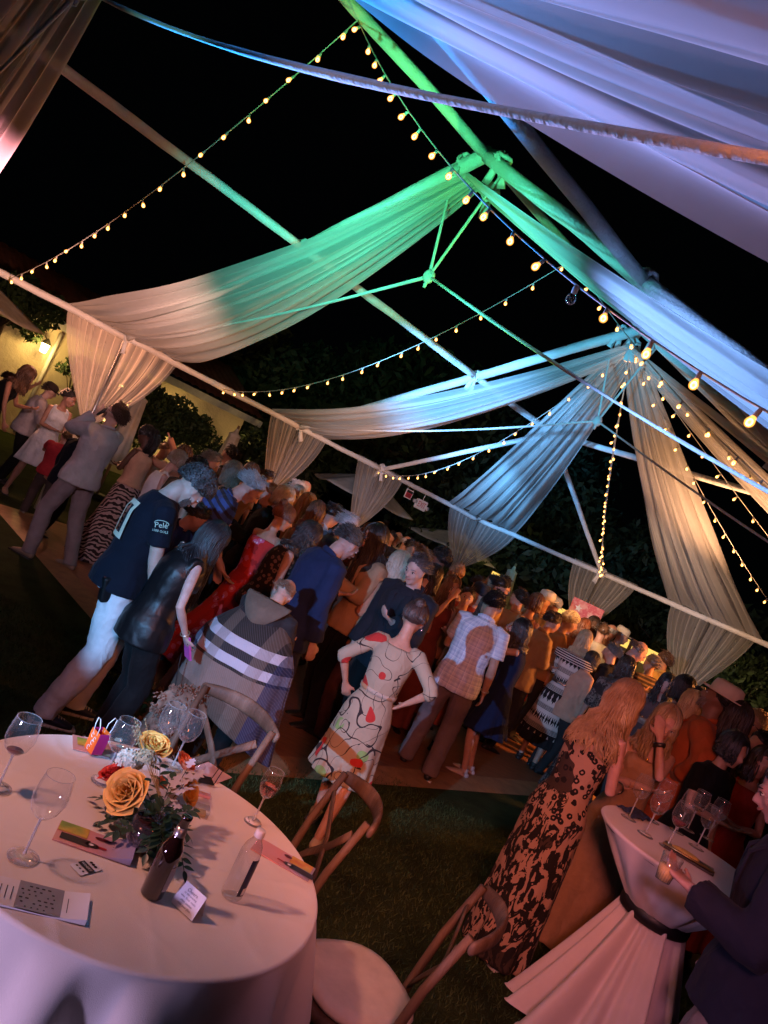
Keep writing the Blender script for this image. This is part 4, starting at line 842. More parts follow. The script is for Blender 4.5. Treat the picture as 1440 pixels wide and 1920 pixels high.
def berries(name, c, R_, n, r1, mat, dirn=(0, 0, -1)):
    m = MB(); c = Vector(c); M = Vector(dirn)
    for k in range(n):
        p = c + Vector(rng.normal(size=3))*R_*.45 + M*random.random()*R_; m.ell(p, (r1, r1, r1*1.2), None, 6, 4); m.tube([c, (c + p)/2 + Vector((0, 0, .004)), p], .0007, 4)
    return m.build(name, mat, FA)
berries('seed_berries', loc_at((-0.299, 2.280, 0.844)), .028, 46, .0026, plain('grey berries', (.28, .30, .27), .7), (0, -.2, -1))
berries('seed_berries', loc_at((-0.208, 2.360, 0.879)), .024, 34, .0030, plain('mauve berries', (.42, .36, .42), .6), (.3, -.2, -.8))
# leaves: one mesh per kind, each leaf its own copy
def leafmesh(L, W_, mat, lobes=0):
    def fn(u, v):
        w2 = W_*math.sin(PI*min(1, v**.8))*(1 + (.45*math.sin(v*lobes*2*PI) if lobes else 0)); return ((u - .5)*2*w2, L*v, -.10*L*v*v + .25*abs(u - .5)*w2)
    b = MB(); b.grid(fn, 4, 14 if lobes else 6); return b.mesh('leaf', mat)
LG = plain('eucalyptus leaf', (.045, .085, .045), .5, .4, amt=.3, sc_=20); LD = plain('ruscus leaf', (.02, .05, .022), .4, .5, amt=.3, sc_=20); DM = plain('dusty miller leaf', (.55, .55, .62), .8, amt=.1); LO = plain('silver green leaf', (.20, .27, .22), .6, amt=.2)
def sprig(p0, p1, n, me, drop=.02, stemr=.0012):
    p0 = Vector(p0); p1 = Vector(p1); P = [p0.lerp(p1, t) + Vector((0, 0, drop*math.sin(PI*t))) for t in np.linspace(0, 1, 9)]; m = MB(); m.tube(P, stemr, 5); m.build('stem', LD, FA)
    for k in range(n):
        t = .18 + .82*k/max(1, n - 1); i = min(7, int(t*8)); q = P[i].lerp(P[i + 1], t*8 - i) if i < 8 else P[8]; tg_ = (P[i + 1] - P[i]).normalized(); side = tg_.cross(Vector((0, 0, 1))).normalized()*(1 if k % 2 else -1)
        d = (side*.9 + tg_*.55 + Vector((0, 0, random.uniform(-.2, .35)))).normalized()
        if k == n - 1: d = tg_
        M = frame(q, d.cross(Vector((0, 0, 1))), Vector((random.uniform(-.3, .3), random.uniform(-.3, .3), 1)) + d*.01)
        zax = Vector((0, 0, 1)) - d*d.z; zax.normalize(); xx = d.cross(zax); Mr = Matrix((xx, d, zax)).transposed().to_4x4(); Mr.translation = q
        o = inst(me, 'leaf', FA); s2 = random.uniform(.95, 1.45); o.matrix_local = Mr @ Matrix.Rotation(random.uniform(-.4, .4), 4, 'Y') @ Matrix.Scale(s2, 4)
ME1 = leafmesh(.030, .0085, LG); ME2 = leafmesh(.034, .008, LD); ME3 = leafmesh(.045, .012, DM, 3); ME4 = leafmesh(.030, .010, LO)
o0 = Vector((0, 0, .085))
for tgt, n, me, dr in (((-0.436, 2.360, 0.790), 11, ME1, .02), ((-0.369, 2.260, 0.784), 11, ME2, .02), ((-0.311, 2.200, 0.805), 7, ME1, .01), ((-0.078, 2.100, 0.845), 13, ME2, .03), ((-0.173, 2.160, 0.848), 13, ME2, .02), ((-0.196, 2.150, 0.816), 9, ME2, .01), ((-0.119, 2.250, 0.864), 10, ME1, .02), ((-0.168, 2.220, 0.877), 9, ME2, .03), ((-0.141, 2.350, 0.888), 8, ME1, .01), ((-0.482, 2.600, 0.875), 5, ME4, .01), ((-0.484, 2.550, 0.836), 4, ME4, .01), ((-0.316, 2.500, 0.914), 6, ME2, .01), ((-0.248, 2.400, 0.927), 6, ME1, .01), ((-0.340, 2.380, 0.901), 5, ME2, .01), ((-0.252, 2.250, 0.880), 8, ME2, .01), ((-0.221, 2.270, 0.903), 7, ME1, .01)):
    sprig(o0 + (loc_at(tgt) - o0)*.15, loc_at(tgt), n + 3, me, dr)
for tgt in ((-0.221, 2.450, 0.958), (-0.206, 2.400, 0.929), (-0.230, 2.360, 0.915), (-0.186, 2.450, 0.937), (-0.215, 2.330, 0.889)): 
    v = loc_at(tgt); sprig(o0 + (v - o0)*.6, v, 3, ME3, .0)
m = MB()
for k in range(12):
    e_ = loc_at((-0.419, 2.560, 0.973)) + Vector((random.uniform(-.05, .03), random.uniform(-.02, .03), random.uniform(-.03, .02))); m.tube([o0 + Vector((0, .02, .04)), (o0 + e_)/2 + Vector((0, .01, .02)), e_], .0008, 4)
    for q in range(5): m.ell(e_ - (e_ - o0)*.05*q, (.0018, .0018, .004), None, 5, 4)
m.build('dry_grass', plain('dry grass', (.42, .33, .17), .8), FA)

# ================================================================ cocktail table at right
CC = Vector((2.05, 3.74, 0)); CR = .41; CH = 1.07
m = NM('mauve linen'); m.set(.8, .2, sheen=.3); m.col(var(m, (.62, .52, .54), .08, 5)); m.bump(m.noise(3, 4) + m.noise(300, 2)*.12, .5, .02); MAUVE = m.m
def ck(u, v):
    g = 2*PI*u; f = (math.sin(7*g + 1) + .6*math.sin(12*g + 2) + .4*math.sin(19*g))/1.6
    if v < .25: q = v/.25; return Vector((CR*q*math.cos(g), CR*q*math.sin(g), CH))
    if v < .30: q = (v - .25)/.05; return Vector(((CR + .012*math.sin(q*PI/2))*math.cos(g), (CR + .012*math.sin(q*PI/2))*math.sin(g), CH - .012*(1 - math.cos(q*PI/2))))
    if v < .62:
        q = (v - .30)/.32; rr = CR + .012 + (.145 - CR)*q**.92 + .026*f*math.sin(PI*q); z_ = CH - .012 - .30*q
        return Vector((rr*math.cos(g), rr*math.sin(g), z_ - .05*math.cos(g - 4.2)*q*(1-q)))
    q = (v - .62)/.38; tow = max(0, math.cos(g - 3.75))**2
    rr = .145*(1 + .14*f) + q*(.19 + .055*f*2) + tow*(.17*q**1.5); return Vector((rr*math.cos(g), rr*math.sin(g), CH - .312 - (CH - .32)*min(1, q*(1.02)) + tow*q**6*.03))
m = MB(); m.grid(ck, 240, 90); o = m.build('draped_cloth', MAUVE); o.location = CC; tag(o, 'mauve cloth tied at the waist of the cocktail table and spread on the grass', 'tablecloth')
m = MB(); P = [Vector((math.cos(g)*.128, math.sin(g)*.128, CH - .385 + .01*math.sin(3*g))) for g in np.linspace(0, 2*PI, 30)]; m.tube(P, [(.014, .036)]*30, 8, ref=(0, 0, 1)) if False else m.lathe([(.150, CH - .36), (.172, CH - .352), (.176, CH - .32), (.170, CH - .288), (.150, CH - .28)], 30)
sb = m.build('sash', plain('black satin', (.012, .011, .014), .45, .5)); sb.location = CC; tag(sb, 'black satin sash around the cocktail table cloth', 'sash')
t_ = empty('cocktail_table', CC, 0, 'tall cocktail table under the mauve cloth', 'table'); m = MB(); m.lathe([(.001, CH - .008), (CR - .005, CH - .008), (CR - .005, CH - .03), (.001, CH - .03)], 30); m.build('tabletop', WOOD, t_); m = MB(); m.tube([(0, 0, 0.02), (0, 0, CH - .03)], .03, 12); m.build('pole', SOIL, t_); m = MB(); m.lathe([(.001, .03), (.2, .015), (.22, .003), (.001, .002)], 20); m.build('foot', SOIL, t_)
CG = 'wine glasses on the cocktail table'
for px, lab, wc, fl in (((1.811, 3.914, 1.070), 'wine glass nearest the leopard dress', None, 0), ((1.844, 3.750, 1.070), 'wine glass with paper tag, second from the leopard dress', (.6, .3, .2), .12), ((1.945, 3.705, 1.070), 'wine glass with red wine in the middle of the cocktail table', (.12, .01, .02), .3), ((2.165, 4.106, 1.070), 'wine glass behind the one with red wine', (.6, .25, .18), .2), ((2.220, 3.966, 1.070), 'wine glass beside the metal tray', None, 0), ((2.430, 4.284, 1.070), 'rightmost wine glass on the cocktail table', None, 0), ((2.011, 4.086, 1.070), 'wine glass close behind the folded blue napkin', None, 0), ((2.299, 4.266, 1.070), 'far wine glass between the red one and the rightmost', (.6, .3, .2), .15)):
    wine('wine_glass', px, lab, .235, .044, wine_c=wc, fill=fl, top=CH, grp=CG, tagd='tag' in lab)
p = (2.047, 3.676, 1.070); r_ = empty('serving_tray', (p[0], p[1], CH + .003), R(-25), 'dark tray with food scraps and tongs on the cocktail table', 'tray'); m = MB(); m.box((0, 0, .006), (.24, .12, .01)); m.build('tray_base', plain('tray', (.05, .045, .05), .3), r_, smooth=False)
m = MB(); m.ell((-.02, 0, .02), (.07, .03, .012)); m.build('food', plain('food', (.55, .36, .10), .6, amt=.5, sc_=30, bump=.8), r_)
for sy in (-.04, -.055): m = MB(); m.tube([(-.13, sy, .02), (.12, sy*.7, .016)], [(.008, .003), (.006, .003)], 6); m.build('tong', plain('brass', (.6, .42, .2), .3, .5, .8), r_)
p = (1.889, 4.029, 1.070); r_ = empty('folded_napkin', (p[0], p[1], CH + .003), .6, 'crumpled dark blue napkin among the wine glasses', 'napkin'); m = MB(); m.grid(lambda u, v: ((u - .5)*.2, (v - .5)*.12, .012 + .02*noise.noise(Vector((u*6, v*5, 2))) + .012*math.sin(PI*u)*math.sin(PI*v)), 24, 16); o = m.build('cloth', plain('navy cloth', (.03, .04, .08), .9), r_); solid(o, .002)
# ================================================================ people
LIGHT = (.62, .40, .30); TAN = (.50, .30, .21); DEEP = (.13, .065, .045); BRN = (.30, .16, .10)
BLK = (.010, .009, .010); DKB = (.030, .016, .010); MBR = (.10, .05, .025); AUB = (.14, .045, .02); BLO = (.52, .36, .18); GRY = (.36, .36, .37); SGR = (.14, .135, .13)
def remesh(o, vox, smooth=3, disp=0, dsize=.12):
    m = o.modifiers.new('r', 'REMESH'); m.mode = 'VOXEL'; m.voxel_size = vox; m.use_smooth_shade = True
    m = o.modifiers.new('s', 'SMOOTH'); m.factor = .5; m.iterations = smooth
    if disp:
        t = bpy.data.textures.get('folds%g' % dsize) or bpy.data.textures.new('folds%g' % dsize, 'CLOUDS'); t.noise_scale = dsize; t.noise_depth = 3
        m = o.modifiers.new('d', 'DISPLACE'); m.texture = t; m.strength = disp; m.mid_level = .45; m.texture_coords = 'LOCAL'
def ik(a, b_, l1, l2, pole):
    a = Vector(a); b_ = Vector(b_); d = b_ - a; L = min(d.length, (l1 + l2)*.995); d.normalize(); x_ = (l1*l1 - l2*l2 + L*L)/(2*L); h = math.sqrt(max(1e-6, l1*l1 - x_*x_))
    p = Vector(pole); p = (p - d*p.dot(d)).normalized(); return a + d*x_ + p*h, a + d*L
ARM = {  # hand target from the shoulder: out, forward, up ; elbow pole
    'down': ((.07, .04, -.53), (.2, -1, 0)), 'hang': ((.02, .16, -.52), (.2, -1, 0)), 'cup': ((-.06, .30, -.20), (.4, -.3, -1)), 'bent': ((-.14, .24, -.26), (.7, -.3, -1)), 'phone': ((-.10, .30, -.10), (.5, -.2, -1)),
    'mic': ((-.16, .20, .10), (.6, .3, -1)), 'face': ((-.15, .20, .14), (.4, .2, -1)), 'hip': ((.06, -.02, -.32), (1, -.6, .1)), 'fwd': ((-.02, .48, -.14), (.3, 0, -1)), 'reach': ((.0, .50, .05), (.3, 0, -1)),
    'up': ((.12, .28, .38), (.8, -.2, -.3)), 'chest': ((-.10, .16, -.12), (.9, -.2, -.5)), 'back': ((.10, -.18, -.50), (.4, -1, 0)), 'fold': ((-.22, .18, -.20), (.7, -.2, -.8))}
def person(head, face, lab, sex='m', lean=0, hp=0, hy=0, arms=('down', 'down'), feet=None, skinc=LIGHT, top=None, bottom=None, dress=None, hair=('short', DKB), shoes=BLK, q=1, faceon=0, beard=None, glasses=False, hat=None, bulk=1.0, roll=0, bare=False, twist=0, extras=None, group='guests crowded on the dance floor'):
    """head = world place of the top of the head; face in degrees: 0 away from the viewer, 90 to the right; q: detail 0..2"""
    fem = sex == 'f'; kx = bulk*(.90 if fem else 1.0); a1 = R(lean*.55); a2 = R(lean)
    pel = Vector((0, -.30*math.sin(a2)*.55, .95)); ch = pel + .28*Vector((0, math.sin(a1), math.cos(a1))); nb = ch + .24*Vector((0, math.sin(a2), math.cos(a2)))
    up = Vector((0, math.sin(a2), math.cos(a2))); fw = Vector((0, math.cos(a2), -math.sin(a2))); rt = Vector((1, 0, 0))
    an = R(lean*.8 + hp*.5); nk = nb + .075*Vector((0, math.sin(an), math.cos(an))) + fw*.012
    HR = Matrix.Rotation(-R(hy), 3, 'Z') @ Matrix.Rotation(-R(lean*.45 + hp), 3, 'X') @ Matrix.Rotation(R(roll), 3, 'Y')
    hc = nk + HR @ Vector((0, .018, .085)); HM = HR.to_4x4(); HM.translation = hc
    top_pt = max((hc + HR @ Vector((.085*0, .1*math.sin(t), .125*math.cos(t))) for t in np.linspace(-1.2, 1.2, 9)), key=lambda p: p.z)
    if hat: pass
    S = head[2]/top_pt.z; rz = -R(face); rm = Matrix.Rotation(rz, 3, 'Z'); off = rm @ (Vector((top_pt.x, top_pt.y, 0))*S)
    root = empty('person', (head[0] - off.x, head[1] - off.y, 0), rz, lab, 'person', group, S)
    vox = {0: .020, 1: .014, 2: .0095}[q]; fine = q >= 1
    sw = (.155 if fem else .185)*kx**.5; sh = {s: nb - up*.055 + rt*(s*sw) for s in (-1, 1)}
    al1, al2 = (.275, .235) if fem else (.295, .25)
    el = {}; wr = {}
    for s, an_ in zip((-1, 1), arms):
        (o_, f_, u_), (po, pf_, pu) = ARM[an_] if isinstance(an_, str) else an_
        if an_ in ('face', 'mic', 'up', 'chest'): tgt = sh[s] + rt*(s*o_) + fw*f_ + up*u_
        else: tgt = sh[s] + Vector((s*o_, f_, u_))
        e_, w_ = ik(sh[s], tgt, al1, al2, Vector((s*po, pf_, pu))); el[s] = e_; wr[s] = w_
    ft = feet or ((-.11, .02), (.11, -.04)); hip = {s: pel + Vector((s*.088, 0, -.02)) for s in (-1, 1)}; kn = {}; ak = {}
    for s, f_ in zip((-1, 1), ft):
        e_, w_ = ik(hip[s], (f_[0], f_[1] - .03, .085), .44, .43, (s*.08, 1, 0)); kn[s] = e_; ak[s] = w_
    def sp(z):   # point on the spine for an upright height z
        if z <= .95: return Vector((0, pel.y*(1 if z > .8 else max(0.0, z/.8)), z)), Vector((0, 0, 1))
        if z <= 1.23: return pel.lerp(ch, (z - .95)/.28), Vector((0, math.sin(a1), math.cos(a1)))
        return ch + up*(z - 1.23), up
    def trad(z, off=0.0):
        zs = [.80, .92, 1.06, 1.20, 1.32, 1.41, 1.46, 1.49]
        if fem: xs = [.155, .172, .125, .140, .158, .145, .085, .05]; ys = [.115, .122, .095, .112, .122, .092, .062, .045]
        else: xs = [.150, .165, .150, .168, .185, .172, .095, .055]; ys = [.112, .122, .115, .122, .128, .100, .068, .05]
        return (np.interp(z, zs, xs)*kx + off, np.interp(z, zs, ys)*bulk**1.3 + off)
    # ---------------- body, one continuous surface
    b = MB(); SK = skin(skinc)
    zs = [.89, .94, 1.0, 1.08, 1.18, 1.28, 1.36, 1.42, 1.46]; b.tube([sp(z)[0] for z in zs], [trad(z, -.022 if z < 1.1 and (top or dress or bottom) else -.012) for z in zs], 16, ref=rt, dome=True)
    if fem:
        for s in (-1, 1): b.ell(sp(1.31)[0] + fw*.075 + rt*s*.062, (.058, .055, .058), None, 10, 8)
    b.tube([nb - up*.04, nk, hc + HR @ Vector((0, -.02, -.05))], [.062 if not fem else .052, .056 if not fem else .046, .055 if not fem else .047], 12)
    # head
    b.ell((0, -.010, .030), (.074, .092, .088), HM, 16, 12); b.ell((0, .020, -.015), (.064, .075, .088), HM, 14, 10); b.ell((0, .036, -.070), (.046, .050, .038), HM, 12, 8); b.ell((0, .070, -.088), (.022, .018, .018), HM, 8, 6)
    if fine:
        b.tube([HM @ Vector(p) for p in ((0, .088, .022), (0, .102, -.004), (0, .114, -.022))], [.007, .010, .0125], 8, dome=True); b.ell((0, .104, -.026), (.016, .010, .009), HM, 8, 6)
        b.tube([HM @ Vector(p) for p in ((-.045, .074, .022), (-.022, .089, .024), (0, .090, .020), (.022, .089, .024), (.045, .074, .022))], .011, 8)
        for s in (-1, 1): b.ell((s*.036, .066, -.022), (.024, .020, .020), HM, 8, 6); b.ell((s*.074, -.004, -.005), (.009, .018, .031), HM @ Matrix.Rotation(s*.3, 4, 'Z'), 8, 8)
        b.ell((0, .090, -.049), (.021, .010, .011), HM, 10, 6)
    # arms and hands
    for s in (-1, 1):
        u0 = sh[s] - rt*s*.012; r0 = (.052 if not fem else .041)*kx**.4; 
        b.tube([u0 - rt*s*.05 + up*.0, u0, u0.lerp(el[s], .35), u0.lerp(el[s], .75), el[s], el[s].lerp(wr[s], .3), el[s].lerp(wr[s], .75), wr[s]], [r0*.95, r0*1.06, r0*.98, r0*.84, r0*.80, r0*.82, r0*.62, r0*.52], 12, dome=True)
        hd = (wr[s] - el[s]).normalized(); an_ = arms[0 if s < 0 else 1]; curl = .9 if an_ in ('mic', 'cup', 'phone') or (not isinstance(an_, str) and an_[0][2] > -.25) else (.25 if an_ in ('face',) else .45)
        side = hd.cross(Vector((0, 0, 1)) if abs(hd.z) < .8 else fw).normalized(); pn = side.cross(hd).normalized()
        if an_ in ('down', 'hang', 'hip', 'back'): side = fw - hd*fw.dot(hd); side.normalize(); pn = rt*(-s) - hd*(rt*(-s)).dot(hd); pn.normalize()
        if an_ == 'face': side = rt*(-s) - hd*(rt*(-s)).dot(hd); side.normalize(); pn = -fw - hd*(-fw).dot(hd); pn.normalize()
        hs = .92 if fem else 1.0; palm = wr[s] + hd*.085*hs
        b.tube([wr[s], wr[s] + hd*.03, palm], [(.025*hs, .018), (.036*hs, .016), (.040*hs, .014)], 10, ref=side, dome=True)
        if q >= 1:
            for k, (ox, ln) in enumerate(((.030, .070), (.010, .082), (-.010, .076), (-.030, .058))):
                p0 = wr[s] + hd*.078*hs + side*ox*hs; d1 = (hd + pn*curl*.5 + side*ox*2.0).normalized(); d2 = (hd*.8 + pn*curl*1.5).normalized(); p1 = p0 + d1*ln*.5; p2 = p1 + d2*ln*.5
                b.tube([p0, p1, p2], [.0098*hs, .0092*hs, .0080*hs], 7, dome=True)
            p0 = wr[s] + hd*.030 + side*.026*hs; p1 = p0 + (side*.8 + hd*.7 + pn*.3).normalized()*.038; p2 = p1 + (hd + side*.15 + pn*.4).normalized()*.030; b.tube([p0, p1, p2], [.012*hs, .0108*hs, .009*hs], 7, dome=True)
    # legs
    for s in (-1, 1):
        cov = -.012 if (bottom or dress) else .0; lr = (.080 if fem else .082)*bulk**.6
        b.tube([hip[s] + Vector((0, 0, .03)), hip[s].lerp(kn[s], .3), hip[s].lerp(kn[s], .75), kn[s], kn[s].lerp(ak[s], .3), kn[s].lerp(ak[s], .75), ak[s]], [lr + cov, lr*.98 + cov, lr*.70, lr*.64, lr*.66, lr*.44, lr*.40], 12, dome=True)
        f0 = ak[s]; b.tube([f0 + Vector((0, -.035, -.045)), f0 + Vector((s*.005, .03, -.045)), f0 + Vector((s*.012, .10, -.058)), f0 + Vector((s*.014, .155, -.066))], [(.028, .030), (.034, .030), (.040, .020), (.030, .012)], 10, ref=rt, dome=True)
    bo_ = b.build('body', SK, root); remesh(bo_, vox, 3 if q < 2 else 2)
    # ---------------- clothes
    vc = {0: .021, 1: .0155, 2: .0115}[q]
    def torso_piece(m, z0, z1, off, flare=0.0):
        zz = list(np.linspace(z0, z1, 10)); m.tube([sp(z)[0] for z in zz], [tuple(r + flare*max(0, (z0 + .12 - z))/.12 + .028*max(0, min(1, (1.08 - z)/.12)) for r in trad(z, off + .004)) for z in zz], 22, ref=rt, rmod=lambda i, g: 1 + .018*math.sin(5*g + i))
    def sleeve(m, s, frac, off, cuff=0.0):
        r0 = (.052 if not fem else .041)*kx**.4; u0 = sh[s]
        if frac <= .55: P = [u0 - rt*s*.045, u0, u0.lerp(el[s], frac*.8), u0.lerp(el[s], min(1, frac*1.6))]; rr = [r0 + off, r0*1.08 + off, r0*1.02 + off + cuff*.5, r0*.98 + off + cuff]
        else:
            f2 = min(1, (frac - .5)*2); P = [u0 - rt*s*.045, u0, u0.lerp(el[s], .5), el[s].lerp(u0, .08), el[s], el[s].lerp(wr[s], .12), el[s].lerp(wr[s], .55*f2), el[s].lerp(wr[s], .96*f2)]; rr = [r0 + off, r0*1.08 + off, r0 + off, r0*.90 + off, r0*.90 + off, r0*.88 + off, r0*.76 + off, r0*.66 + off + cuff]
        m.tube([P[0] - (P[1] - P[0]).normalized()*.02] + P, [rr[0]*.7] + rr, 14)
    if top:
        kind, mt = top[0], top[1]; hem = top[2] if len(top) > 2 else .86; m = MB()
        off = {'tee': .014, 'shirt': .020, 'polo': .018, 'sweater': .026, 'jacket': .034, 'tank': .010, 'vest': .026}[kind]; sl = {'tee': .38, 'shirt': .42, 'polo': .40, 'sweater': 1.0, 'jacket': 1.0, 'tank': 0, 'vest': 0}[kind]
        if len(top) > 3: sl = top[3]
        torso_piece(m, hem, 1.475 if kind not in ('tank',) else 1.43, off, .012)
        if fem:
            for s in (-1, 1): m.ell(sp(1.31)[0] + fw*.078 + rt*s*.062, (.062 + off, .058 + off*.6, .062 + off), None, 10, 8)
        for s in (-1, 1):
            if sl: sleeve(m, s, sl, off*.8, .006)
            elif kind == 'vest': m.tube([sh[s] - rt*s*.05, sh[s] + rt*s*.012], [.06, .062], 12)
            elif kind == 'tank': m.tube([nb - up*.02 + rt*s*.06 - fw*.02, nb + rt*s*.085 - up*.005, sp(1.36)[0] + rt*s*.09 + fw*.09], .018, 8)
        nm = {'tee': 'tee_shirt', 'shirt': 'shirt', 'polo': 'polo_shirt', 'sweater': 'sweater', 'jacket': 'jacket', 'tank': 'sleeveless_top', 'vest': 'vest'}[kind]
        o = m.build(nm, mt, root); remesh(o, vc, 3, .026 if kind not in ('tee', 'vest') else .013, .11)
        if kind in ('shirt', 'polo', 'jacket', 'sweater') and fine:
            m = MB(); P = []; 
            for k in range(15):
                g = R(40) + (2*PI - R(80))*k/14 + PI/2; rr = .064 if kind != 'jacket' else .074; P.append(nb + up*(.012 + .018*(-math.sin(g))) + rt*(rr*math.cos(g)*1.05) + fw*(rr*math.sin(g)*.95 + .004))
            m.tube(P, [(.008, .022 if kind != 'sweater' else .014)]*15, 8, ref=fw); o = m.build('collar', mt, root)
        if kind == 'jacket' and fine:
            for s in (-1, 1):
                m = MB(); m.tube([nb + up*.02 + rt*s*.055 + fw*.02, sp(1.40)[0] + fw*.145 + rt*s*.07, sp(1.28)[0] + fw*.165 + rt*s*.055, sp(1.14)[0] + fw*.155 + rt*s*.02], [(.018, .006), (.034, .007), (.026, .007), (.006, .005)], 8, ref=rt); m.build('lapel', mt, root)
    if bottom:
        kind, mt = bottom[0], bottom[1]; m = MB()
        if kind in ('pants', 'shorts'):
            zz = [.84, .90, .96, 1.02, 1.05]; m.tube([sp(z)[0] for z in zz], [trad(z, .014) for z in zz], 20, ref=rt); e_ = 1.0 if kind == 'pants' else .35; lo = .020 if not fem else .012
            if len(bottom) > 2: lo = bottom[2]
            for s in (-1, 1):
                lr = .084*bulk**.6; P = [hip[s] + Vector((0, 0, .03)), hip[s].lerp(kn[s], .3), hip[s].lerp(kn[s], .7), kn[s]]; rr = [lr + .014, lr + .014, lr*.80 + lo, lr*.70 + lo]
                if kind == 'pants':
                    a3 = ak[s] + Vector((0, 0, -.02)); P += [kn[s].lerp(a3, .3), kn[s].lerp(a3, .65), kn[s].lerp(a3, .93), a3 + Vector((0, .004, -.015))]; rr += [lr*.70 + lo, lr*.60 + lo, lr*.56 + lo, lr*.60 + lo]
                else: P = P[:3]; rr = [r + .01 for r in rr[:3]]
                m.tube(P, rr, 14, rmod=lambda i, g: 1 + .03*math.sin(3*g + i*1.3))
            o = m.build('trousers' if kind == 'pants' else 'shorts', mt, root); remesh(o, vc, 3, .022, .085)
        else:
            L = bottom[2]; fl = bottom[3]; zz = list(np.linspace(1.06, L, 16)); m.tube([sp(z)[0] for z in zz], [tuple(a + fl*((1.06 - z)/(1.06 - L))**1.3 + .010 for a in trad(max(z, .88), .012)) for z in zz], 72, ref=rt, rmod=lambda i, g: 1 + (.05*math.sin(9*g + i*.1) + .035*math.sin(14*g + 1))*(i/15.0))
            o = m.build('skirt', mt, root)
    if dress:
        mt, L, fl, sl, topz = dress[0], dress[1], dress[2], dress[3], (dress[4] if len(dress) > 4 else 1.42); m = MB()
        zz = list(np.linspace(topz, .9, 8)) + list(np.linspace(.86, L, 14)); n0 = 8
        sweep = dress[5] if len(dress) > 5 else (0, 0)
        def pp(z): 
            p = sp(z)[0].copy(); t = max(0, (.9 - z)/.9); return p + Vector((sweep[0]*t*t, sweep[1]*t*t, 0))
        m.tube([pp(z) for z in zz], [tuple(a + fl*max(0, (.92 - z)/(.92 - L + .001))**1.2 + .016*max(0, min(1, (1.04 - z)/.12)) for a in trad(max(z, .88), .012)) for z in zz], 72, ref=rt, rmod=lambda i, g: 1 + (.06*math.sin(8*g + i*.12) + .04*math.sin(13*g + 1) + .02*math.sin(21*g))*max(0, (i - 6)/16.0))
        for s in (-1, 1): m.ell(sp(1.31)[0] + fw*.078 + rt*s*.062, (.066, .062, .066), None, 10, 8)
        for s in (-1, 1):
            if sl: sleeve(m, s, sl, .012, .01)
            elif topz > 1.38: m.tube([nb - up*.03 + rt*s*.075 - fw*.05, nb + rt*s*.085 - up*.012, sp(1.36)[0] + rt*s*.085 + fw*.09], .012, 8)
        if sl == -1: pass
        o = m.build('dress', mt, root); remesh(o, min(vc, .0135), 2, .012, .12)
    if shoes:
        sc_m = plain('shoe', shoes if not isinstance(shoes, tuple) or len(shoes) == 3 else shoes, .5, .4)
        for s in (-1, 1):
            f0 = ak[s]; m = MB(); m.tube([f0 + Vector((0, -.040, -.045)), f0 + Vector((s*.004, 0, -.035)), f0 + Vector((s*.008, .06, -.047)), f0 + Vector((s*.012, .12, -.056)), f0 + Vector((s*.014, .165, -.064))], [(.034, .034), (.038, .042), (.043, .032), (.045, .024), (.032, .016)], 14, ref=rt, dome=True)
            if not bare: m.tube([f0 + Vector((0, -.01, -.03)), f0 + Vector((0, -.008, .015))], .042, 12)
            o = m.build('shoe', sc_m, root)
            m = MB(); m.box(f0 + Vector((s*.008, .065, -.079)), (.082, .27, .014)); m.build('sole', plain('rubber sole', (.5, .48, .45) if sum(shoes) < .3 and q == 2 else (.04, .04, .04), .7), o)
    # ---------------- hair
    hk, hcol = hair[0], hair[1]; HMt = hairm(hcol, hair[2] if len(hair) > 2 else None); skull = (.080, .100, .100); c0 = Vector((0, -.014, .030))
    def scalp(th, ph, k=1.0): return HM @ (c0 + Vector((skull[0]*k*math.sin(th)*math.sin(ph), skull[1]*k*math.sin(th)*math.cos(ph), skull[2]*k*math.cos(th))))
    m = MB()
    if hk != 'bald':
        def cap(u, v):
            ph = 2*PI*u; lim = (.98 + 1.20*(.5 - .5*math.cos(ph))**.62)*(1 + .05*noise.noise(Vector((math.cos(ph)*4, math.sin(ph)*4, len(lab)*.7)))); th = v*lim; k = 1.0 - .085*max(0, (v - .72)/.28)**1.5*(1 if hk in ('short', 'curly') else .4) + (.06 if hk in ('long', 'curly', 'bun', 'bob', 'wavy') else 0); return scalp(th, ph, k + .02*noise.noise(Vector((math.cos(ph)*3, math.sin(ph)*3, v*4))))
        m.grid(cap, 30, 12)
    else:
        m.grid(lambda u, v: scalp(1.25 + v*.75, R(75) + u*R(210), 1.02), 24, 5)
    n_st = {0: 70, 1: 210, 2: 480}[q]
    def strand(P, r, n=4): m.tube(P, r, n, cap=False)
    if hk in ('short', 'bald', 'curly'):
        for k in range(int(n_st*((2.2 if hk == 'short' else 1.2) if hk != 'bald' else .5))):
            ph = random.uniform(0, 2*PI) if hk != 'bald' else R(random.uniform(80, 280)); lim = .98 + 1.18*(.5 - .5*math.cos(ph))**.62; th = lim*math.sqrt(random.random()) if hk != 'bald' else random.uniform(1.3, 1.95)
            p0 = scalp(th, ph, .99); nrm = (p0 - HM @ c0).normalized(); bk = HR @ Vector((0, -1, -.3)) if th > .55 else HR @ Vector((random.uniform(-1, .6), random.uniform(-.3, .9), .15))
            if hk == 'curly':
                L = .030; t = nrm.orthogonal().normalized(); b2 = nrm.cross(t); g0 = random.random()*6; P = [p0 + nrm*(.008 + L*i/8) + (t*math.cos(g0 + i*1.2) + b2*math.sin(g0 + i*1.2))*.009 for i in range(8)]; strand(P, [.0050]*7 + [.002], 5)
            else: L = random.uniform(.022, .045); bk = (bk + HR @ Vector((random.gauss(0, .35), random.gauss(0, .2), random.gauss(0, .2)))); P = [p0, p0 + nrm*L*.22 + bk*L*.35, p0 + nrm*L*.24 + bk*L]; strand(P, [.0042, .0036, .0006])
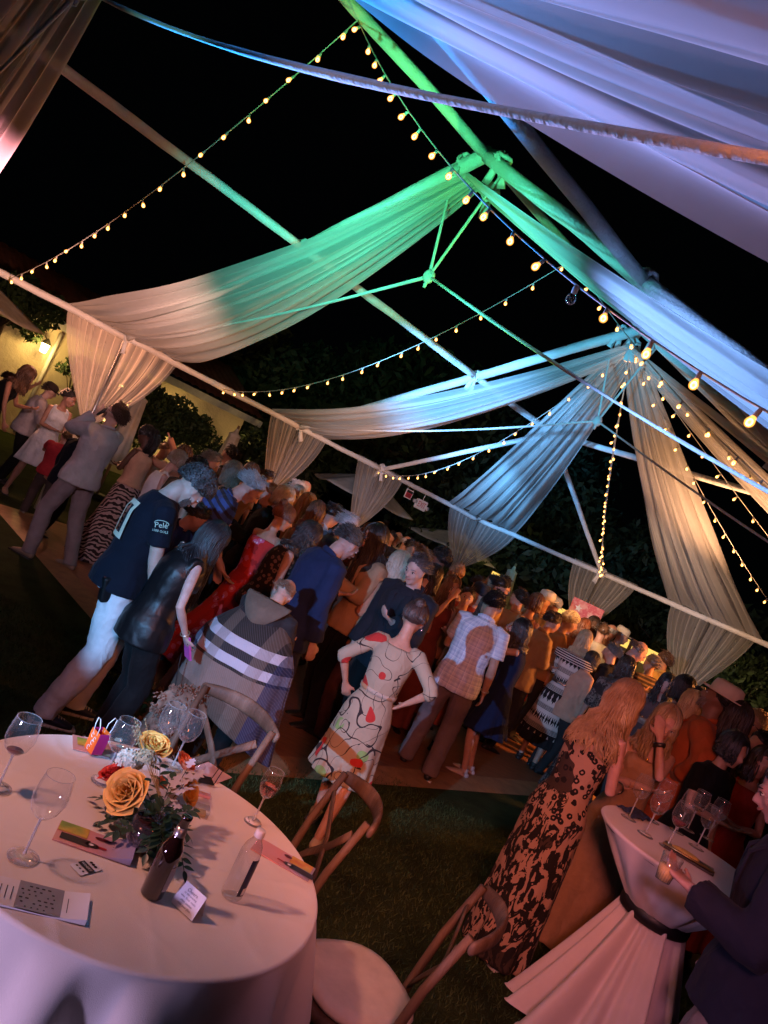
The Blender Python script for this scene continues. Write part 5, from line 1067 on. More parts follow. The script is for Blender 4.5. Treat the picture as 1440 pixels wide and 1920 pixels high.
    if hk in ('long', 'bob', 'bun', 'pony', 'wavy'):
        LEN = {'long': .36, 'bob': .09, 'bun': 0, 'pony': .0, 'wavy': .30}[hk] if len(hair) < 4 else hair[3]
        for k in range(n_st):
            ph = R(random.uniform(32, 328)); part = R(random.uniform(2, 14)); a0 = ph if hk != 'bun' else ph; P = []; lim = 1.75 if hk not in ('bun', 'pony') else 1.9
            kk = 1.03 + random.random()*.10; NS_ = 6; dr_ = random.gauss(0, .22)
            for i in range(NS_):
                th = part + (lim - part)*i/(NS_ - 1); P.append(scalp(th, ph + dr_*i/NS_, kk*(1 + .02*math.sin(k*1.7 + i))))
            if hk in ('long', 'bob', 'wavy') and LEN > 0:
                p = P[-1].copy(); L = LEN*random.uniform(.82, 1.06); dl = L/9; wob = random.uniform(0, 6); rad0 = Vector((p.x - nk.x, p.y - nk.y, 0)); out = rad0.normalized() if rad0.length > 1e-4 else Vector((0, -1, 0)); vel = (P[-1] - P[-2]).normalized()
                for i in range(9):
                    vel = (vel*.55 + Vector((0, 0, -1))*.6).normalized(); p = p + vel*dl
                    wv = (.010 if hk == 'wavy' else .004); q_ = p + out*math.sin(wob + i*1.15)*wv + Vector((math.cos(wob + i*.9), math.sin(wob*2 + i), 0))*wv*.7
                    if p.z < nb.z + .03:   # lie on the shoulders and back
                        zc = max(.5, min(1.45, 1.47 - (nb.z - p.z))); cc, _ = sp(zc); rx, ry = trad(zc, .030); e = Vector(((q_.x - cc.x)/rx, (q_.y - cc.y)/ry)); 
                        if e.length < 1.0: e = e.normalized() if e.length > 1e-5 else Vector((0, -1)); q_ = Vector((cc.x + e.x*rx, cc.y + e.y*ry, q_.z))
                    P.append(q_)
            r = {0: .011, 1: .0062, 2: .0044}[q]*(1.1 if hk == 'wavy' else 1); strand(P, [r*.6] + [r]*(len(P) - 2) + [r*.2])
        if hk == 'bun':
            bc = HM @ Vector((0, -.075, .115)); 
            for k in range(n_st//4):
                ax = Vector(rng.normal(size=3)).normalized(); t = ax.orthogonal().normalized(); b2 = ax.cross(t); strand([bc + (t*math.cos(g) + b2*math.sin(g))*.038*random.uniform(.8, 1.05) for g in np.linspace(0, 4.5, 8)], .007)
            m.ell(bc, (.036, .036, .034), None, 12, 8)
        if hk == 'pony':
            L = hair[3] if len(hair) > 3 else .32; bc = HM @ Vector((0, -.112, .06))
            for k in range(max(24, n_st//3)):
                o_ = Vector(rng.normal(size=3))*.012; ln = L*random.uniform(.8, 1.05); P = [HM @ Vector((0, -.085, .07)) + o_*.5, bc + o_ + HR @ Vector((0, -.02, .01))]; 
                for i in range(7): t = (i + 1)/7; P.append(bc + o_*(1 + 1.6*math.sin(PI*t)) + Vector((0, 0, -ln*t)) + HR @ Vector((0, -.05*math.sin(PI*min(1, t*1.2)), 0)))
                strand(P, [.006]*8 + [.001])
    m.build('hair', HMt, root)
    if beard:
        m = MB(); m.grid(lambda u, v: HM @ (Vector((.058*math.sin((u - .5)*2.7)*(1 - .10*v), .030 + .060*math.cos((u - .5)*2.7)*(1 - .10*v), -.030 - .068*v + .03*abs(u - .5)))), 20, 6)
        for k in range(int(n_st*.7)):
            u = random.random(); v = random.random(); a = (u - .5)*2.7; p = HM @ (Vector((.058*math.sin(a), .030 + .058*math.cos(a), -.026 - .068*v))); d = HR @ Vector((math.sin(a)*.6, math.cos(a)*.6, -1)); strand([p, p + d.normalized()*.010, p + d.normalized()*.018], [.004, .003, .0008])
        m.build('beard', hairm(beard), root)
    if faceon:
        for s in (-1, 1):
            m = MB(); m.ell((s*.031, .0835, .006), (.0150, .0085, .0072), HM, 12, 8); m.build('eye', plain('eye white', (.55, .52, .50), .2), root)
            m = MB(); m.ell((s*.031, .0905, .005), (.0058, .003, .0062), HM, 10, 6); m.build('iris', plain('iris', (.03, .02, .015), .1), root)
            m = MB(); m.tube([HM @ Vector(p) for p in ((s*.016, .0900, .010), (s*.031, .0925, .0145), (s*.047, .084, .009))], [.0022, .0030, .0016], 6); m.build('eyelid', plain('eyelash', (.05, .03, .025), .6), root)
            m = MB(); m.tube([HM @ Vector(p) for p in ((s*.014, .0975, .026), (s*.030, .0975, .032), (s*.050, .082, .027))], [.0035, .0040, .0018], 6); m.build('eyebrow', HMt if hk != 'bald' else hairm(GRY), root)
        m = MB(); smile = .006 if faceon > 1 else 0; m.tube([HM @ Vector(p) for p in ((-.024, .089, -.048 + smile), (-.010, .1005, -.0505), (0, .102, -.0515), (.010, .1005, -.0505), (.024, .089, -.048 + smile))], [.003, .0058, .0065, .0058, .003], 8); m.build('lips', plain('lips', (skinc[0]*.75, skinc[1]*.38, skinc[2]*.38) if fem else (skinc[0]*.78, skinc[1]*.55, skinc[2]*.5), .35), root)
        if faceon > 1: m = MB(); m.tube([HM @ Vector(p) for p in ((-.016, .0975, -.049), (0, .1065, -.0512), (.016, .0975, -.049))], [.001, .0032, .001], 6); m.build('teeth', plain('teeth', (.75, .72, .68), .2), root)
    if glasses:
        gm = plain('glasses frame', (.02, .02, .022), .3)
        for s in (-1, 1):
            m = MB(); P = [HM @ Vector((s*.033 + .021*math.cos(g), .100 - abs(.012*math.cos(g))*0 , .004 + .016*math.sin(g))) for g in np.linspace(0, 2*PI, 14)]; m.tube(P, .0022, 6, cap=False); m.tube([HM @ Vector((s*.054, .099, .008)), HM @ Vector((s*.074, .06, .008)), HM @ Vector((s*.082, -.005, .004))], .0022, 6)
            if s > 0: m.tube([HM @ Vector((-.012, .101, .006)), HM @ Vector((.012, .101, .006))], .0022, 6)
            if glasses == 'sun': m.ell((s*.033, .0995, .004), (.020, .002, .015), HM, 12, 6)
            m.build('glasses_rim', gm, root)
    if hat:
        m = MB(); HH = HM @ Matrix.Translation((0, -.015, .055)) @ Matrix.Rotation(R(-8), 4, 'X'); kind, hcx = hat
        if kind == 'fedora': prof = [(.150, .010), (.148, .004), (.105, .0), (.100, .004), (.098, .05), (.090, .085), (.06, .098), (.001, .088)]
        else: prof = [(.093, -.02), (.098, .0), (.095, .05), (.06, .082), (.001, .092)]
        V = MB(); V.lathe(prof, 28, wob=lambda i, g: 1.0 + .10*abs(math.sin(g))); vv = [HH @ Vector(p) for p in np.concatenate(V.v)]; m.add(vv, V.f); ho = m.build('hat', cloth(hcx, .8, fold=3), root); solid(ho, .004)
        if kind == 'fedora': m = MB(); V = MB(); V.lathe([(.1005, .008), (.1005, .030)], 28, wob=lambda i, g: 1.0 + .10*abs(math.sin(g))); m.add([HH @ Vector(p) for p in np.concatenate(V.v)], V.f); m.build('hat_band', plain('hat band', (.30, .22, .15), .8), ho)
        else: m = MB(); m.grid(lambda u, v: HH @ Vector(((u - .5)*.14*(1 - .3*v*v), .085 + .07*v, -.01 + .018*math.cos((u - .5)*2.6) - .01*v)), 10, 5); br = m.build('hat_brim', cloth(hcx, .8, fold=3), ho); solid(br, .004)
    ctx = dict(root=root, HM=HM, nb=nb, up=up, fw=fw, rt=rt, sp=sp, trad=trad, sh=sh, el=el, wr=wr, hip=hip, ak=ak, pel=pel, S=S, q=q, kn=kn, HR=HR)
    if extras: extras(ctx)
    return ctx
def bracelet(c, s, frac, r, col, th=.006, name='bracelet', metal=0):
    e, w_ = c['el'][s], c['wr'][s]; p = e.lerp(w_, frac); d = (w_ - e).normalized(); t = d.orthogonal().normalized(); b2 = d.cross(t); m = MB(); m.tube([p + (t*math.cos(g) + b2*math.sin(g))*r for g in np.linspace(0, 2*PI, 16)], [(th, .004)]*16, 6, ref=d, cap=False); m.build(name, plain(name, col, .35, .5, metal), c['root'])
def world(c, p): return c['root'].matrix_basis @ Vector(p)
def ph(c, s, col, name='phone', lab='', cat_='phone'):
    w_, e = c['wr'][s], c['el'][s]; d = (w_ - e).normalized(); loc = world(c, w_ + d*.10); r_ = empty(name, loc, c['root'].rotation_euler.z, lab, cat_); m = MB(); m.box((0, 0, 0), (.072, .012, .145), Matrix.Rotation(.5, 3, 'X')); m.build('phone_body', plain('phone case', col, .35), r_, smooth=False); m = MB(); m.box(Matrix.Rotation(.5, 3, 'X') @ Vector((.018, -.009, .045)), (.022, .006, .03), Matrix.Rotation(.5, 3, 'X')); m.build('camera_bump', plain('phone black', (.02, .02, .02), .3), r_, smooth=False)
def cup(c, s, lab, liquid=(.5, .35, .2)):
    w_, e = c['wr'][s], c['el'][s]; d = (w_ - e).normalized(); p = world(c, w_ + d*.09 + Vector((0, .02, 0))); r_ = empty('plastic_cup', p - Vector((0, 0, .05)), 0, lab, 'cup'); m = MB(); m.lathe([(.001, 0), (.028, 0), (.040, .10), (.038, .10), (.027, .003), (.001, .003)], 20); m.build('cup_body', thin('thin plastic'), r_); m = MB(); m.lathe([(.001, .004), (.027, .004), (.034, .06), (.001, .06)], 18); m.build('drink', plain('pale drink', liquid, .2), r_)
NAVY = (.007, .009, .018); BLKC = cloth((.007, .007, .008)); DRK = cloth((.03, .028, .03)); CHAR = cloth((.05, .05, .055)); WHT = cloth((.72, .72, .74)); NAVYC = cloth(NAVY); DENIM = cloth((.05, .07, .12)); TANC = cloth((.42, .30, .18)); PINKC = cloth((.55, .30, .24))
# --- the man in the printed shirt
def ex10(c):
    r_, fw, rt, up, sp = c['root'], c['fw'], c['rt'], c['up'], c['sp']; CRM = plain('cream print', (.72, .66, .50), .6); 
    # big numerals on the back, following its curve
    def numeral(x0, x1, z0, z1, name='numeral'):
        m = MB(); 
        def f(u, v):
            x = x0 + (x1 - x0)*u; z = z0 + (z1 - z0)*v; rx, ry = c['trad'](z, .0335); return sp(z)[0] + rt*x - fw*(ry*math.sqrt(max(.05, 1 - (x/rx)**2)) + .004)
        m.grid(f, 6, 14); return m.build(name, CRM, r_)
    numeral(-.115, -.075, 1.14, 1.38); numeral(-.135, -.115, 1.32, 1.36)
    numeral(-.030, .000, 1.14, 1.38); numeral(.075, .105, 1.14, 1.38); numeral(.0, .075, 1.35, 1.38); numeral(.0, .075, 1.14, 1.17)
    s = 1; a, b2 = c['sh'][s], c['el'][s]; d = (b2 - a).normalized(); out = (rt*s*.8 - fw*.25); out = (out - d*out.dot(d)).normalized(); xx = (-d).cross(out)*-1
    yv = -d; xv = yv.cross(out); F = Matrix((xv, yv, out)).transposed().to_4x4(); F.translation = a + d*.09 + out*.082
    lm = plain('mint print', (.45, .62, .50), .6); text_mesh('Pelé', .044, lm, r_, F @ Matrix.Translation((0, .012, 0)) @ Matrix.Rotation(.1, 4, 'Z')); text_mesh('1000 GOLS', .019, lm, r_, F @ Matrix.Translation((0, -.022, -.001)))
    m = MB(); m.tube([F @ Vector((.040*math.cos(g), .024 + .016*math.sin(g), 0)) for g in np.linspace(-.3, 3.6, 12)], .002, 5); m.build('lettering', lm, r_)
    for s in (-1, 1):
        for k in range(5): f0 = c['ak'][s]; m = MB(); m.tube([f0 + Vector((s*.005 - .022, .045 + .018*k, -.010 - .007*k)), f0 + Vector((s*.005, .048 + .018*k, -.002 - .007*k)), f0 + Vector((s*.005 + .022, .045 + .018*k, -.010 - .007*k))], .0035, 5); m.build('lace', cloth((.55, .42, .3)), r_)
person((-1.087, 4.650, 1.703), 62, 'man in a navy tee with cream numerals and white jeans, head bowed', 'm', 5, 46, 0, ('hang', 'hang'), ((-.10, .10), (.12, -.08)), (.50, .36, .30), ('tee', NAVYC, .86, .44), ('pants', WHT, .024), hair=('curly', (.035, .035, .035), (.16, .18, .20)), shoes=(.012, .014, .03), q=2, faceon=1, beard=(.12, .10, .09), extras=ex10)
# --- woman in the black vest, with chain bag and pink phone
def exvest(c):
    bracelet(c, 1, .93, .030, (.6, .55, .45), .004, metal=.8)
    ph(c, 1, (.55, .10, .42), lab='pink phone held low by the woman in the black vest')
    r_ = empty('chain_bag', world(c, c['pel'] + Vector((-.24, -.16, .10))), c['root'].rotation_euler.z, 'small black shoulder bag on a silver chain behind the woman in the black vest', 'bag'); m = MB(); m.box((0, 0, 0), (.07, .26, .15), Matrix.Rotation(.35, 3, 'X'), taper=.85); o = m.build('bag_body', plain('black leather', (.006, .006, .007), .45, .4, bump=.12), r_, smooth=False); bv = o.modifiers.new('b', 'BEVEL'); bv.width = .015; bv.segments = 3
    inv = c['root'].rotation_euler.to_matrix().inverted(); a = Vector((0, .10, .06)); b2 = inv @ (world(c, c['sh'][-1] + c['up']*.07 - c['fw']*.03) - r_.location); me = None
    for k in range(34):
        t = k/33; p = a.lerp(b2, t) + Vector((0, .0, -.02*math.sin(PI*t))); 
        if me is None:
            m = MB(); m.tube([(.009*math.cos(g), 0, .013*math.sin(g)) for g in np.linspace(0, 2*PI, 9)], .003, 5, cap=False); me = m.mesh('chain_link', plain('silver chain', (.7, .66, .6), .25, .5, .9))
        d = (b2 - a).normalized(); M = d.to_track_quat('Z', 'Y').to_matrix().to_4x4(); M.translation = p; o = inst(me, 'chain_link', r_); o.matrix_local = M @ Matrix.Rotation((k % 2)*PI/2, 4, 'Z')
person((-0.828, 4.500, 1.480), 48, 'woman with long black hair in a black leather vest looking down', 'f', 13, 20, 0, ('hang', ((.06, .10, -.44), (.5, -1, 0))), ((-.10, .06), (.11, -.04)), (.52, .38, .34), ('vest', plain('black leather', (.006, .006, .007), .45, .4, bump=.12), .80), ('pants', BLKC, .022), hair=('long', (.008, .009, .011), (.03, .05, .06), .46), shoes=(.01, .01, .01), q=2, extras=exvest)
# --- dog: a small fluffy cream dog on a thin lead
def dog():
    p = (-0.643, 4.500, 0.000); r_ = empty('dog', (p[0], p[1], 0), -R(150), 'small fluffy cream dog sitting on the grass behind the wine glasses', 'dog'); b = MB()
    b.tube([(0, -.15, .12), (0, -.10, .20), (0, .0, .27), (0, .07, .33)], [(.085, .085), (.11, .11), (.105, .11), (.075, .08)], 14, dome=True); b.tube([(0, .06, .32), (0, .09, .40)], [.07, .06], 12); b.ell((0, .11, .46), (.082, .085, .08), None, 14, 10); b.tube([(0, .16, .44), (0, .225, .43)], [.042, .030], 10, dome=True)
    for s in (-1, 1):
        b.tube([(s*.055, .06, .26), (s*.058, .085, .13), (s*.06, .08, .03)], [.042, .030, .026], 10, dome=True); b.ell((s*.06, .10, .022), (.032, .042, .02), None, 10, 6); b.tube([(s*.08, -.10, .15), (s*.105, .02, .13), (s*.10, -.04, .05)], [.065, .045, .03], 10, dome=True); b.ell((s*.10, .01, .022), (.034, .055, .02), None, 10, 6); b.tube([(s*.065, .10, .51), (s*.105, .09, .46), (s*.11, .10, .39)], [(.03, .02), (.036, .02), (.026, .014)], 8, dome=True)
    b.tube([(0, -.20, .14), (0, -.27, .24), (0, -.25, .32)], [.03, .035, .03], 8, dome=True); FUR = hairm((.22, .13, .09), (.34, .22, .155), .8); o = b.build('body', FUR, r_); remesh(o, .012, 3, .02, .03)
    V = np.concatenate(b.v); m = MB()
    for k in range(2600):
        i = random.randrange(len(V)); q_ = Vector(V[i]) + Vector(rng.normal(size=3))*.012; c0_ = Vector((0, .10, .45)) if q_.z > .38 else Vector((0, -.03, min(.25, max(.05, q_.z)))); n_ = (q_ - c0_).normalized(); t = n_.orthogonal().normalized(); a = random.random()*6; P = [q_, q_ + n_*.010 + (t*math.cos(a))*.006, q_ + n_*.015 + Vector((0, 0, -.010)) + t*math.sin(a)*.012]; m.tube(P, [.006, .005, .0015], 4, cap=False)
    m.build('fur', FUR, r_); m = MB(); m.ell((0, .258, .437), (.014, .010, .011), None, 8, 6); m.build('nose', plain('dog nose', (.01, .01, .01), .3), r_)
    for s in (-1, 1): m = MB(); m.ell((s*.032, .188, .478), (.009, .006, .009), None, 8, 6); m.build('eye', plain('dog nose', (.01, .01, .01), .3), r_)
    m = MB(); m.tube([(.065*math.cos(g), .075 + .065*math.sin(g), .385 + .01*math.sin(g)) for g in np.linspace(0, 2*PI, 14)], .006, 6, cap=False); m.build('collar', plain('black nylon', (.01, .01, .01), .6), r_)
    m = MB(); a = r_.matrix_basis @ Vector((0, .06, .40)); b_ = Vector((-0.729, 4.500, 0.688)); P = [a.lerp(b_, t) - Vector((0, 0, .05*math.sin(PI*t))) for t in np.linspace(0, 1, 12)]; m.tube([q - a for q in P], .0035, 5); o = m.build('lead', plain('black nylon', (.01, .01, .01), .6)); o.location = a; tag(o, 'thin black lead running up from the dog', 'lead')
dog()
# --- singer
def exsing(c):
    HM = c['HM']; loc = c['root'].matrix_basis @ (HM @ Vector((.02, .135, -.055))); tip = c['root'].matrix_basis @ c['wr'][-1]; r_ = empty('microphone', loc, 0, 'black hand microphone held at the mouth of the singer', 'microphone'); d = (tip - loc).normalized(); m = MB(); m.ell((0, 0, 0), (.026, .026, .026), None, 12, 8); m.build('grille', plain('mic grille', (.05, .05, .05), .4, .5, .6), r_); m = MB(); m.tube([d*.015, d*.05, d*.19], [.022, .017, .012], 12, dome=True); m.build('handle', plain('mic black', (.015, .015, .015), .5), r_)
person((-2.867, 7.700, 1.786), -72, 'singer with beard and glasses in a grey sweater and grey trousers, microphone at his mouth', 'm', -6, -16, 0, ('mic', ((-.12, .26, -.16), (.9, -.2, -.5))), ((-.17, .10), (.17, -.14)), (.52, .34, .28), ('sweater', cloth((.42, .40, .42)), .84), ('pants', cloth((.24, .19, .20)), .020), hair=('short', (.05, .028, .018)), shoes=(.28, .20, .15), q=2, faceon=1, beard=(.14, .075, .05), glasses=True, extras=exsing)
# --- tartan poncho
def expon(c):
    r_, sp = c['root'], c['sp']; PM = pat('poncho', (.028, .024, .022), (.09, .062, .046), (.16, .12, .092)); m = MB(); nb, up, rt, fw = c['nb'], c['up'], c['rt'], c['fw']
    def f(u, v):
        g = 2*PI*u; t = v; z = 1.47 - t*.98; cc, upv = sp(max(z, .0)); base = .07 + (.30)*min(1, t*3.2)**.6 + .19*t; dp = .06 + .17*min(1, t*2.5)**.7 + .14*t; fold = 1 + (.05*math.sin(6*g + 1) + .035*math.sin(11*g + t*2))*t
        p = cc + rt*(base*math.cos(g)*fold) + fw*(dp*math.sin(g)*fold) ; p.z = max(p.z - .10*abs(math.cos(g))*t - .05*min(1, t*3)*math.cos(g)**2, .12 + .02*math.sin(7*g)); return p
    m.grid(f, 120, 60); o = m.build('poncho', PM, r_); solid(o, .012); 
    m = MB(); m.grid(lambda u, v: nb + up*(.035 - .27*v) - fw*(.085 + .095*math.sin(PI*min(1, v*.85 + .12))**.8*(1 - .6*(2*u - 1)**2) + .06*v) + rt*((u - .5)*.42*(1 - v**1.6*.95)), 30, 14); o = m.build('hood', cloth((.15, .115, .085)), r_); solid(o, .02)
person((-0.347, 4.900, 1.303), 20, 'seated balding person wrapped in a hooded tartan poncho with navy and white bands', 'm', 14, 24, 0, ('cup', 'cup'), ((-.12, .05), (.12, .02)), (.55, .36, .28), ('sweater', DRK, .84), ('pants', BLKC), hair=('bald', (.30, .22, .16)), shoes=(.01, .01, .01), q=2, bulk=1.15, extras=expon)
# --- woman in the graphic dress with a bun
def exbun(c):
    r_ = c['root']; sp, rt, fw = c['sp'], c['rt'], c['fw']; bel = MB(); bel.tube([sp(1.07)[0], sp(1.10)[0]], [c['trad'](1.07, .022), c['trad'](1.10, .022)], 26, ref=rt); bel.build('waist_tie', pat('graphic', (.42, .34, .27), (.50, .05, .03), (.03, .02, .02), (.40, .22, .12)), r_)
    m = MB(); m.ell(c['HM'] @ Vector((.085, 0, -.04)), (.008, .008, .012), None, 8, 6); m.build('earring', plain('silver', (.7, .7, .7), .2, .5, .9), r_)
person((0.450, 4.700, 1.541), 12, 'walking woman with a dark bun in a pale ruffled dress with red and black figures', 'f', 3, 8, 0, (((.10, .06, -.40), (1, -.6, 0)), 'hip'), ((-.06, .22), (.08, -.20)), (.48, .26, .18), None, None, (pat('graphic', (.34, .27, .19), (.20, .30, .10), (.03, .02, .02), (.38, .03, .025)), .44, .05, .62), hair=('bun', (.045, .024, .018)), shoes=(.45, .34, .22), bare=True, q=2, extras=exbun)
# --- leopard dress
def exleo(c):
    bracelet(c, 1, .80, .034, (.02, .015, .015), .018, 'cuff'); bracelet(c, 1, .93, .030, (.75, .5, .4), .006); bracelet(c, -1, .92, .030, (.6, .45, .3), .004, metal=.8)
person((1.676, 4.250, 1.686), 52, 'blonde woman in a long leopard print dress beside the cocktail table', 'f', 9, 14, 10, ('cup', ((-.06, .28, -.26), (.4, -.6, -1))), ((-.08, .04), (.08, -.02)), (.50, .27, .22), None, None, (pat('leopard', (.36, .22, .18), (.30, .17, .11), (.014, .010, .010)), .03, .035, 0, 1.40, (0, 0)), hair=('wavy', (.28, .165, .08), (.50, .36, .20), .36), shoes=(.02, .015, .012), q=2, faceon=1, extras=exleo)
def excurl(c):
    bracelet(c, -1, .85, .034, (.02, .015, .015), .014, 'cuff'); m = MB(); m.ell(c['nb'] + c['fw']*.10 - c['up']*.10, (.012, .006, .015), None, 8, 6); m.build('pendant', plain('gold', (.7, .45, .15), .25, .5, .9), c['root'])
person((2.092, 4.620, 1.632), 196, 'curly blonde woman in a gold top with her hand over her face', 'f', 6, 14, -8, ('face', 'fold'), skinc=(.48, .26, .20), dress=(cloth((.34, .20, .12), fold=14), .04, .16, 0, 1.36), hair=('wavy', (.26, .16, .08), (.48, .34, .19), .24), shoes=(.2, .12, .08), q=2, faceon=1, extras=excurl)
person((1.824, 2.900, 1.772), -62, 'man in a navy blazer and pale trousers at the lower right edge, holding a cup', 'm', 10, 22, 0, (((.02, .25, -.24), (.6, -.6, -1)), 'down'), extras=lambda c: cup(c, -1, 'clear plastic cup of pale drink held by the man in the navy blazer', (.62, .40, .18)), skinc=(.42, .24, .22), top=('jacket', cloth((.016, .016, .032)), .80), bottom=('pants', cloth((.22, .16, .16)), .03), hair=('short', (.014, .010, .012)), q=2, faceon=1)
def exor(c): pass
person((2.812, 5.600, 1.867), -58, 'man in a white fedora and burnt orange suit', 'm', 0, -14, 0, ('hip', 'bent'), skinc=(.24, .12, .08), top=('jacket', cloth((.42, .085, .025)), .80), bottom=('pants', cloth((.40, .08, .025))), hair=('short', BLK), hat=('fedora', (.68, .56, .44)), q=1, faceon=1, beard=(.15, .10, .08))
# --- the rest of the front rows
person((-1.064, 6.300, 1.765), 78, 'grey haired man in a blue striped polo shirt bending forward', 'm', 21, 26, 0, ('hang', ((.03, .18, -.46), (.3, -1, 0))), skinc=(.50, .30, .24), top=('polo', pat('striped', (.055, .09, .26), (.035, .03, .045), rot=(.55, 0, 0), f=17.0), .84), bottom=('pants', BLKC), hair=('short', (.26, .28, .29), (.44, .47, .48)), q=2, faceon=1)
person((-1.203, 5.600, 1.414), 95, 'person in a dark blue shirt with a watch, hidden behind the man with numerals', 'm', 20, 20, 0, ('cup', 'bent'), skinc=TAN, top=('shirt', cloth((.02, .03, .09)), .84, .9), bottom=('pants', BLKC), hair=('short', BLK), q=1)
person((-0.765, 6.500, 1.638), 30, 'woman with auburn updo in a long red and pink flowered dress', 'f', 6, 8, 30, ('bent', ((.10, .02, -.40), (1, -.7, 0))), skinc=(.50, .27, .18), dress=(pat('floral', (.55, .035, .03), (.60, .12, .22), (.75, .50, .60), (.35, .02, .02), f=1.6), .04, .22, 0, 1.38, (-.10, -.25)), hair=('bun', AUB), shoes=(.3, .1, .08), q=2)
person((-0.438, 6.100, 1.617), 74, 'woman with dark wavy hair in a black lace sleeveless top', 'f', 12, 22, 0, ('fwd', 'down'), skinc=(.50, .30, .24), top=('tank', pat('floral', (.02, .014, .014), (.16, .09, .07), (.02, .014, .014), f=3), .86), bottom=('pants', BLKC), hair=('wavy', (.022, .016, .016), None, .22), q=2, faceon=1)
person((-0.114, 5.700, 1.737), 58, 'man in a navy suit bowing with short grey hair', 'm', 9, 26, 0, ('cup', 'down'), skinc=(.50, .32, .27), top=('jacket', cloth((.016, .026, .075)), .76), bottom=('pants', cloth((.02, .025, .07))), hair=('short', (.06, .06, .06), (.20, .22, .23)), q=2, faceon=1)
person((0.015, 6.400, 1.822), 240, 'woman with very long dark brown hair facing the man in navy', 'f', 10, 14, 0, ('cup', 'bent'), skinc=(.50, .32, .26), top=('jacket', cloth((.40, .24, .14)), .84), bottom=('pants', BLKC), hair=('long', (.020, .012, .010), None, .44), q=2, faceon=1, glasses=True)
person((0.285, 6.400, 1.702), -62, 'blonde woman in sunglasses and a rust pink cardigan', 'f', 4, 4, 0, ('bent', ((.10, .22, -.44), (.3, -1, -.2))), skinc=(.50, .32, .26), top=('sweater', cloth((.52, .24, .15)), .82), bottom=('pants', cloth((.08, .03, .025))), hair=('bob', (.42, .36, .26), (.60, .56, .48), .14), q=2, faceon=1, glasses='sun')
person((0.414, 5.900, 1.764), 214, 'grey haired man in a dark open jacket and black shirt looking down', 'm', 4, 18, 0, ('cup', 'down'), skinc=(.54, .36, .30), top=('jacket', cloth((.018, .020, .028)), .80), bottom=('pants', BLKC), hair=('short', (.06, .055, .055), (.22, .22, .23)), q=2, faceon=1)
def expl(c): bracelet(c, 1, .92, .036, (.5, .5, .5), .006, 'watch', .6)
person((1.247, 6.750, 1.729), 14, 'black haired man in a blue and white checked short sleeve shirt, seen from behind', 'm', 5, 4, 24, ('bent', 'down'), ((-.13, .06), (.13, -.06)), skinc=(.42, .24, .17), top=('shirt', pat('checked', (.42, .46, .60), (.60, .62, .70), (.78, .78, .82), f=26.0), .80, .45), bottom=('pants', cloth((.14, .10, .10)), .026), hair=('short', (.012, .010, .012)), shoes=(.012, .012, .014), q=2, extras=expl)
def exnav(c): bracelet(c, -1, .88, .032, (.01, .01, .01), .016, 'watch')
person((1.646, 7.200, 1.575), -80, 'dark haired woman in a navy dress with both hands raised to her mouth', 'f', 4, 10, 0, ('face', 'face'), skinc=(.46, .27, .22), dress=(cloth((.008, .013, .042)), .52, .12, 0), hair=('long', (.015, .010, .012), None, .22), shoes=(.40, .32, .32), q=2, faceon=1, extras=exnav)
def exst(c):
    sp, rt = c['sp'], c['rt']; m = MB(); m.tube([sp(1.05)[0], sp(1.09)[0]], [c['trad'](1.05, .022), c['trad'](1.09, .022)], 30, ref=rt); m.build('belt', plain('belt', (.10, .07, .06), .3, .5, .3), c['root'])
    for k in range(5): m = MB(); g = -1.9 + k*.18; rx, ry = c['trad'](1.07, .026); m.ell(sp(1.07)[0] + Vector((rx*math.cos(g), ry*math.sin(g), 0)), (.016, .012, .018), None, 8, 6); m.build('buckle', plain('silver', (.7, .7, .7), .2, .5, .9), c['root'])
    bracelet(c, 1, .95, .03, (.7, .68, .6), .01, metal=.7)
    m = MB(); nb, up, fw = c['nb'], c['up'], c['fw']; P = [sp(1.385)[0] + rt*(.235*math.cos(g)) + fw*(.145*math.sin(g)) for g in np.linspace(0, 2*PI, 30)]; m.tube(P, [(.050, .012)]*30, 10, ref=up, cap=False); m.build('off_shoulder_band', pat('striped', (.02, .018, .02), (.60, .55, .50), f=38.0), c['root'])
person((2.693, 8.700, 1.677), 22, 'blonde woman in an off the shoulder black and white patterned dress with a silver belt', 'f', 2, 4, 0, ('bent', 'down'), ((-.10, .06), (.10, -.06)), skinc=(.50, .30, .22), dress=(pat('aztec', (.018, .016, .018), (.58, .53, .48)), .30, .07, .75, 1.36), hair=('bob', (.44, .32, .18), (.64, .50, .32), .20), shoes=(.02, .02, .02), q=2, extras=exst)
person((0.582, 6.600, 1.623), 190, 'person with dark hair in a black and gold flowered maxi dress behind the ruffled dress', 'f', 4, 8, 0, ('bent', 'bent'), skinc=TAN, dress=(pat('floral', (.018, .014, .012), (.20, .13, .05), (.28, .18, .07), f=1.6), .06, .10, 0), hair=('long', (.02, .010, .008), None, .24), q=1)
person((0.675, 7.100, 1.690), 25, 'woman with straight dark hair and bare shoulders in a rust dress', 'f', 4, 6, 0, ('bent', 'bent'), skinc=(.45, .22, .14), dress=(cloth((.16, .03, .02)), .1, .10, 0), hair=('long', (.016, .009, .009), None, .16), q=1)
person((0.922, 7.500, 1.648), 172, 'woman with wavy brown hair sipping from a small glass', 'f', 4, 2, -10, ('cup', 'face'), skinc=(.48, .26, .18), dress=(cloth((.14, .03, .022)), .1, .10, 0), hair=('wavy', MBR, None, .22), q=1, faceon=2)
person((1.173, 8.000, 1.590), 188, 'smiling short haired man looking towards the camera between two women', 'm', 0, 0, 0, ('down', 'down'), skinc=(.50, .30, .22), top=('tee', cloth((.30, .12, .06)), .86), bottom=('pants', DRK), hair=('short', DKB), q=1, faceon=2)
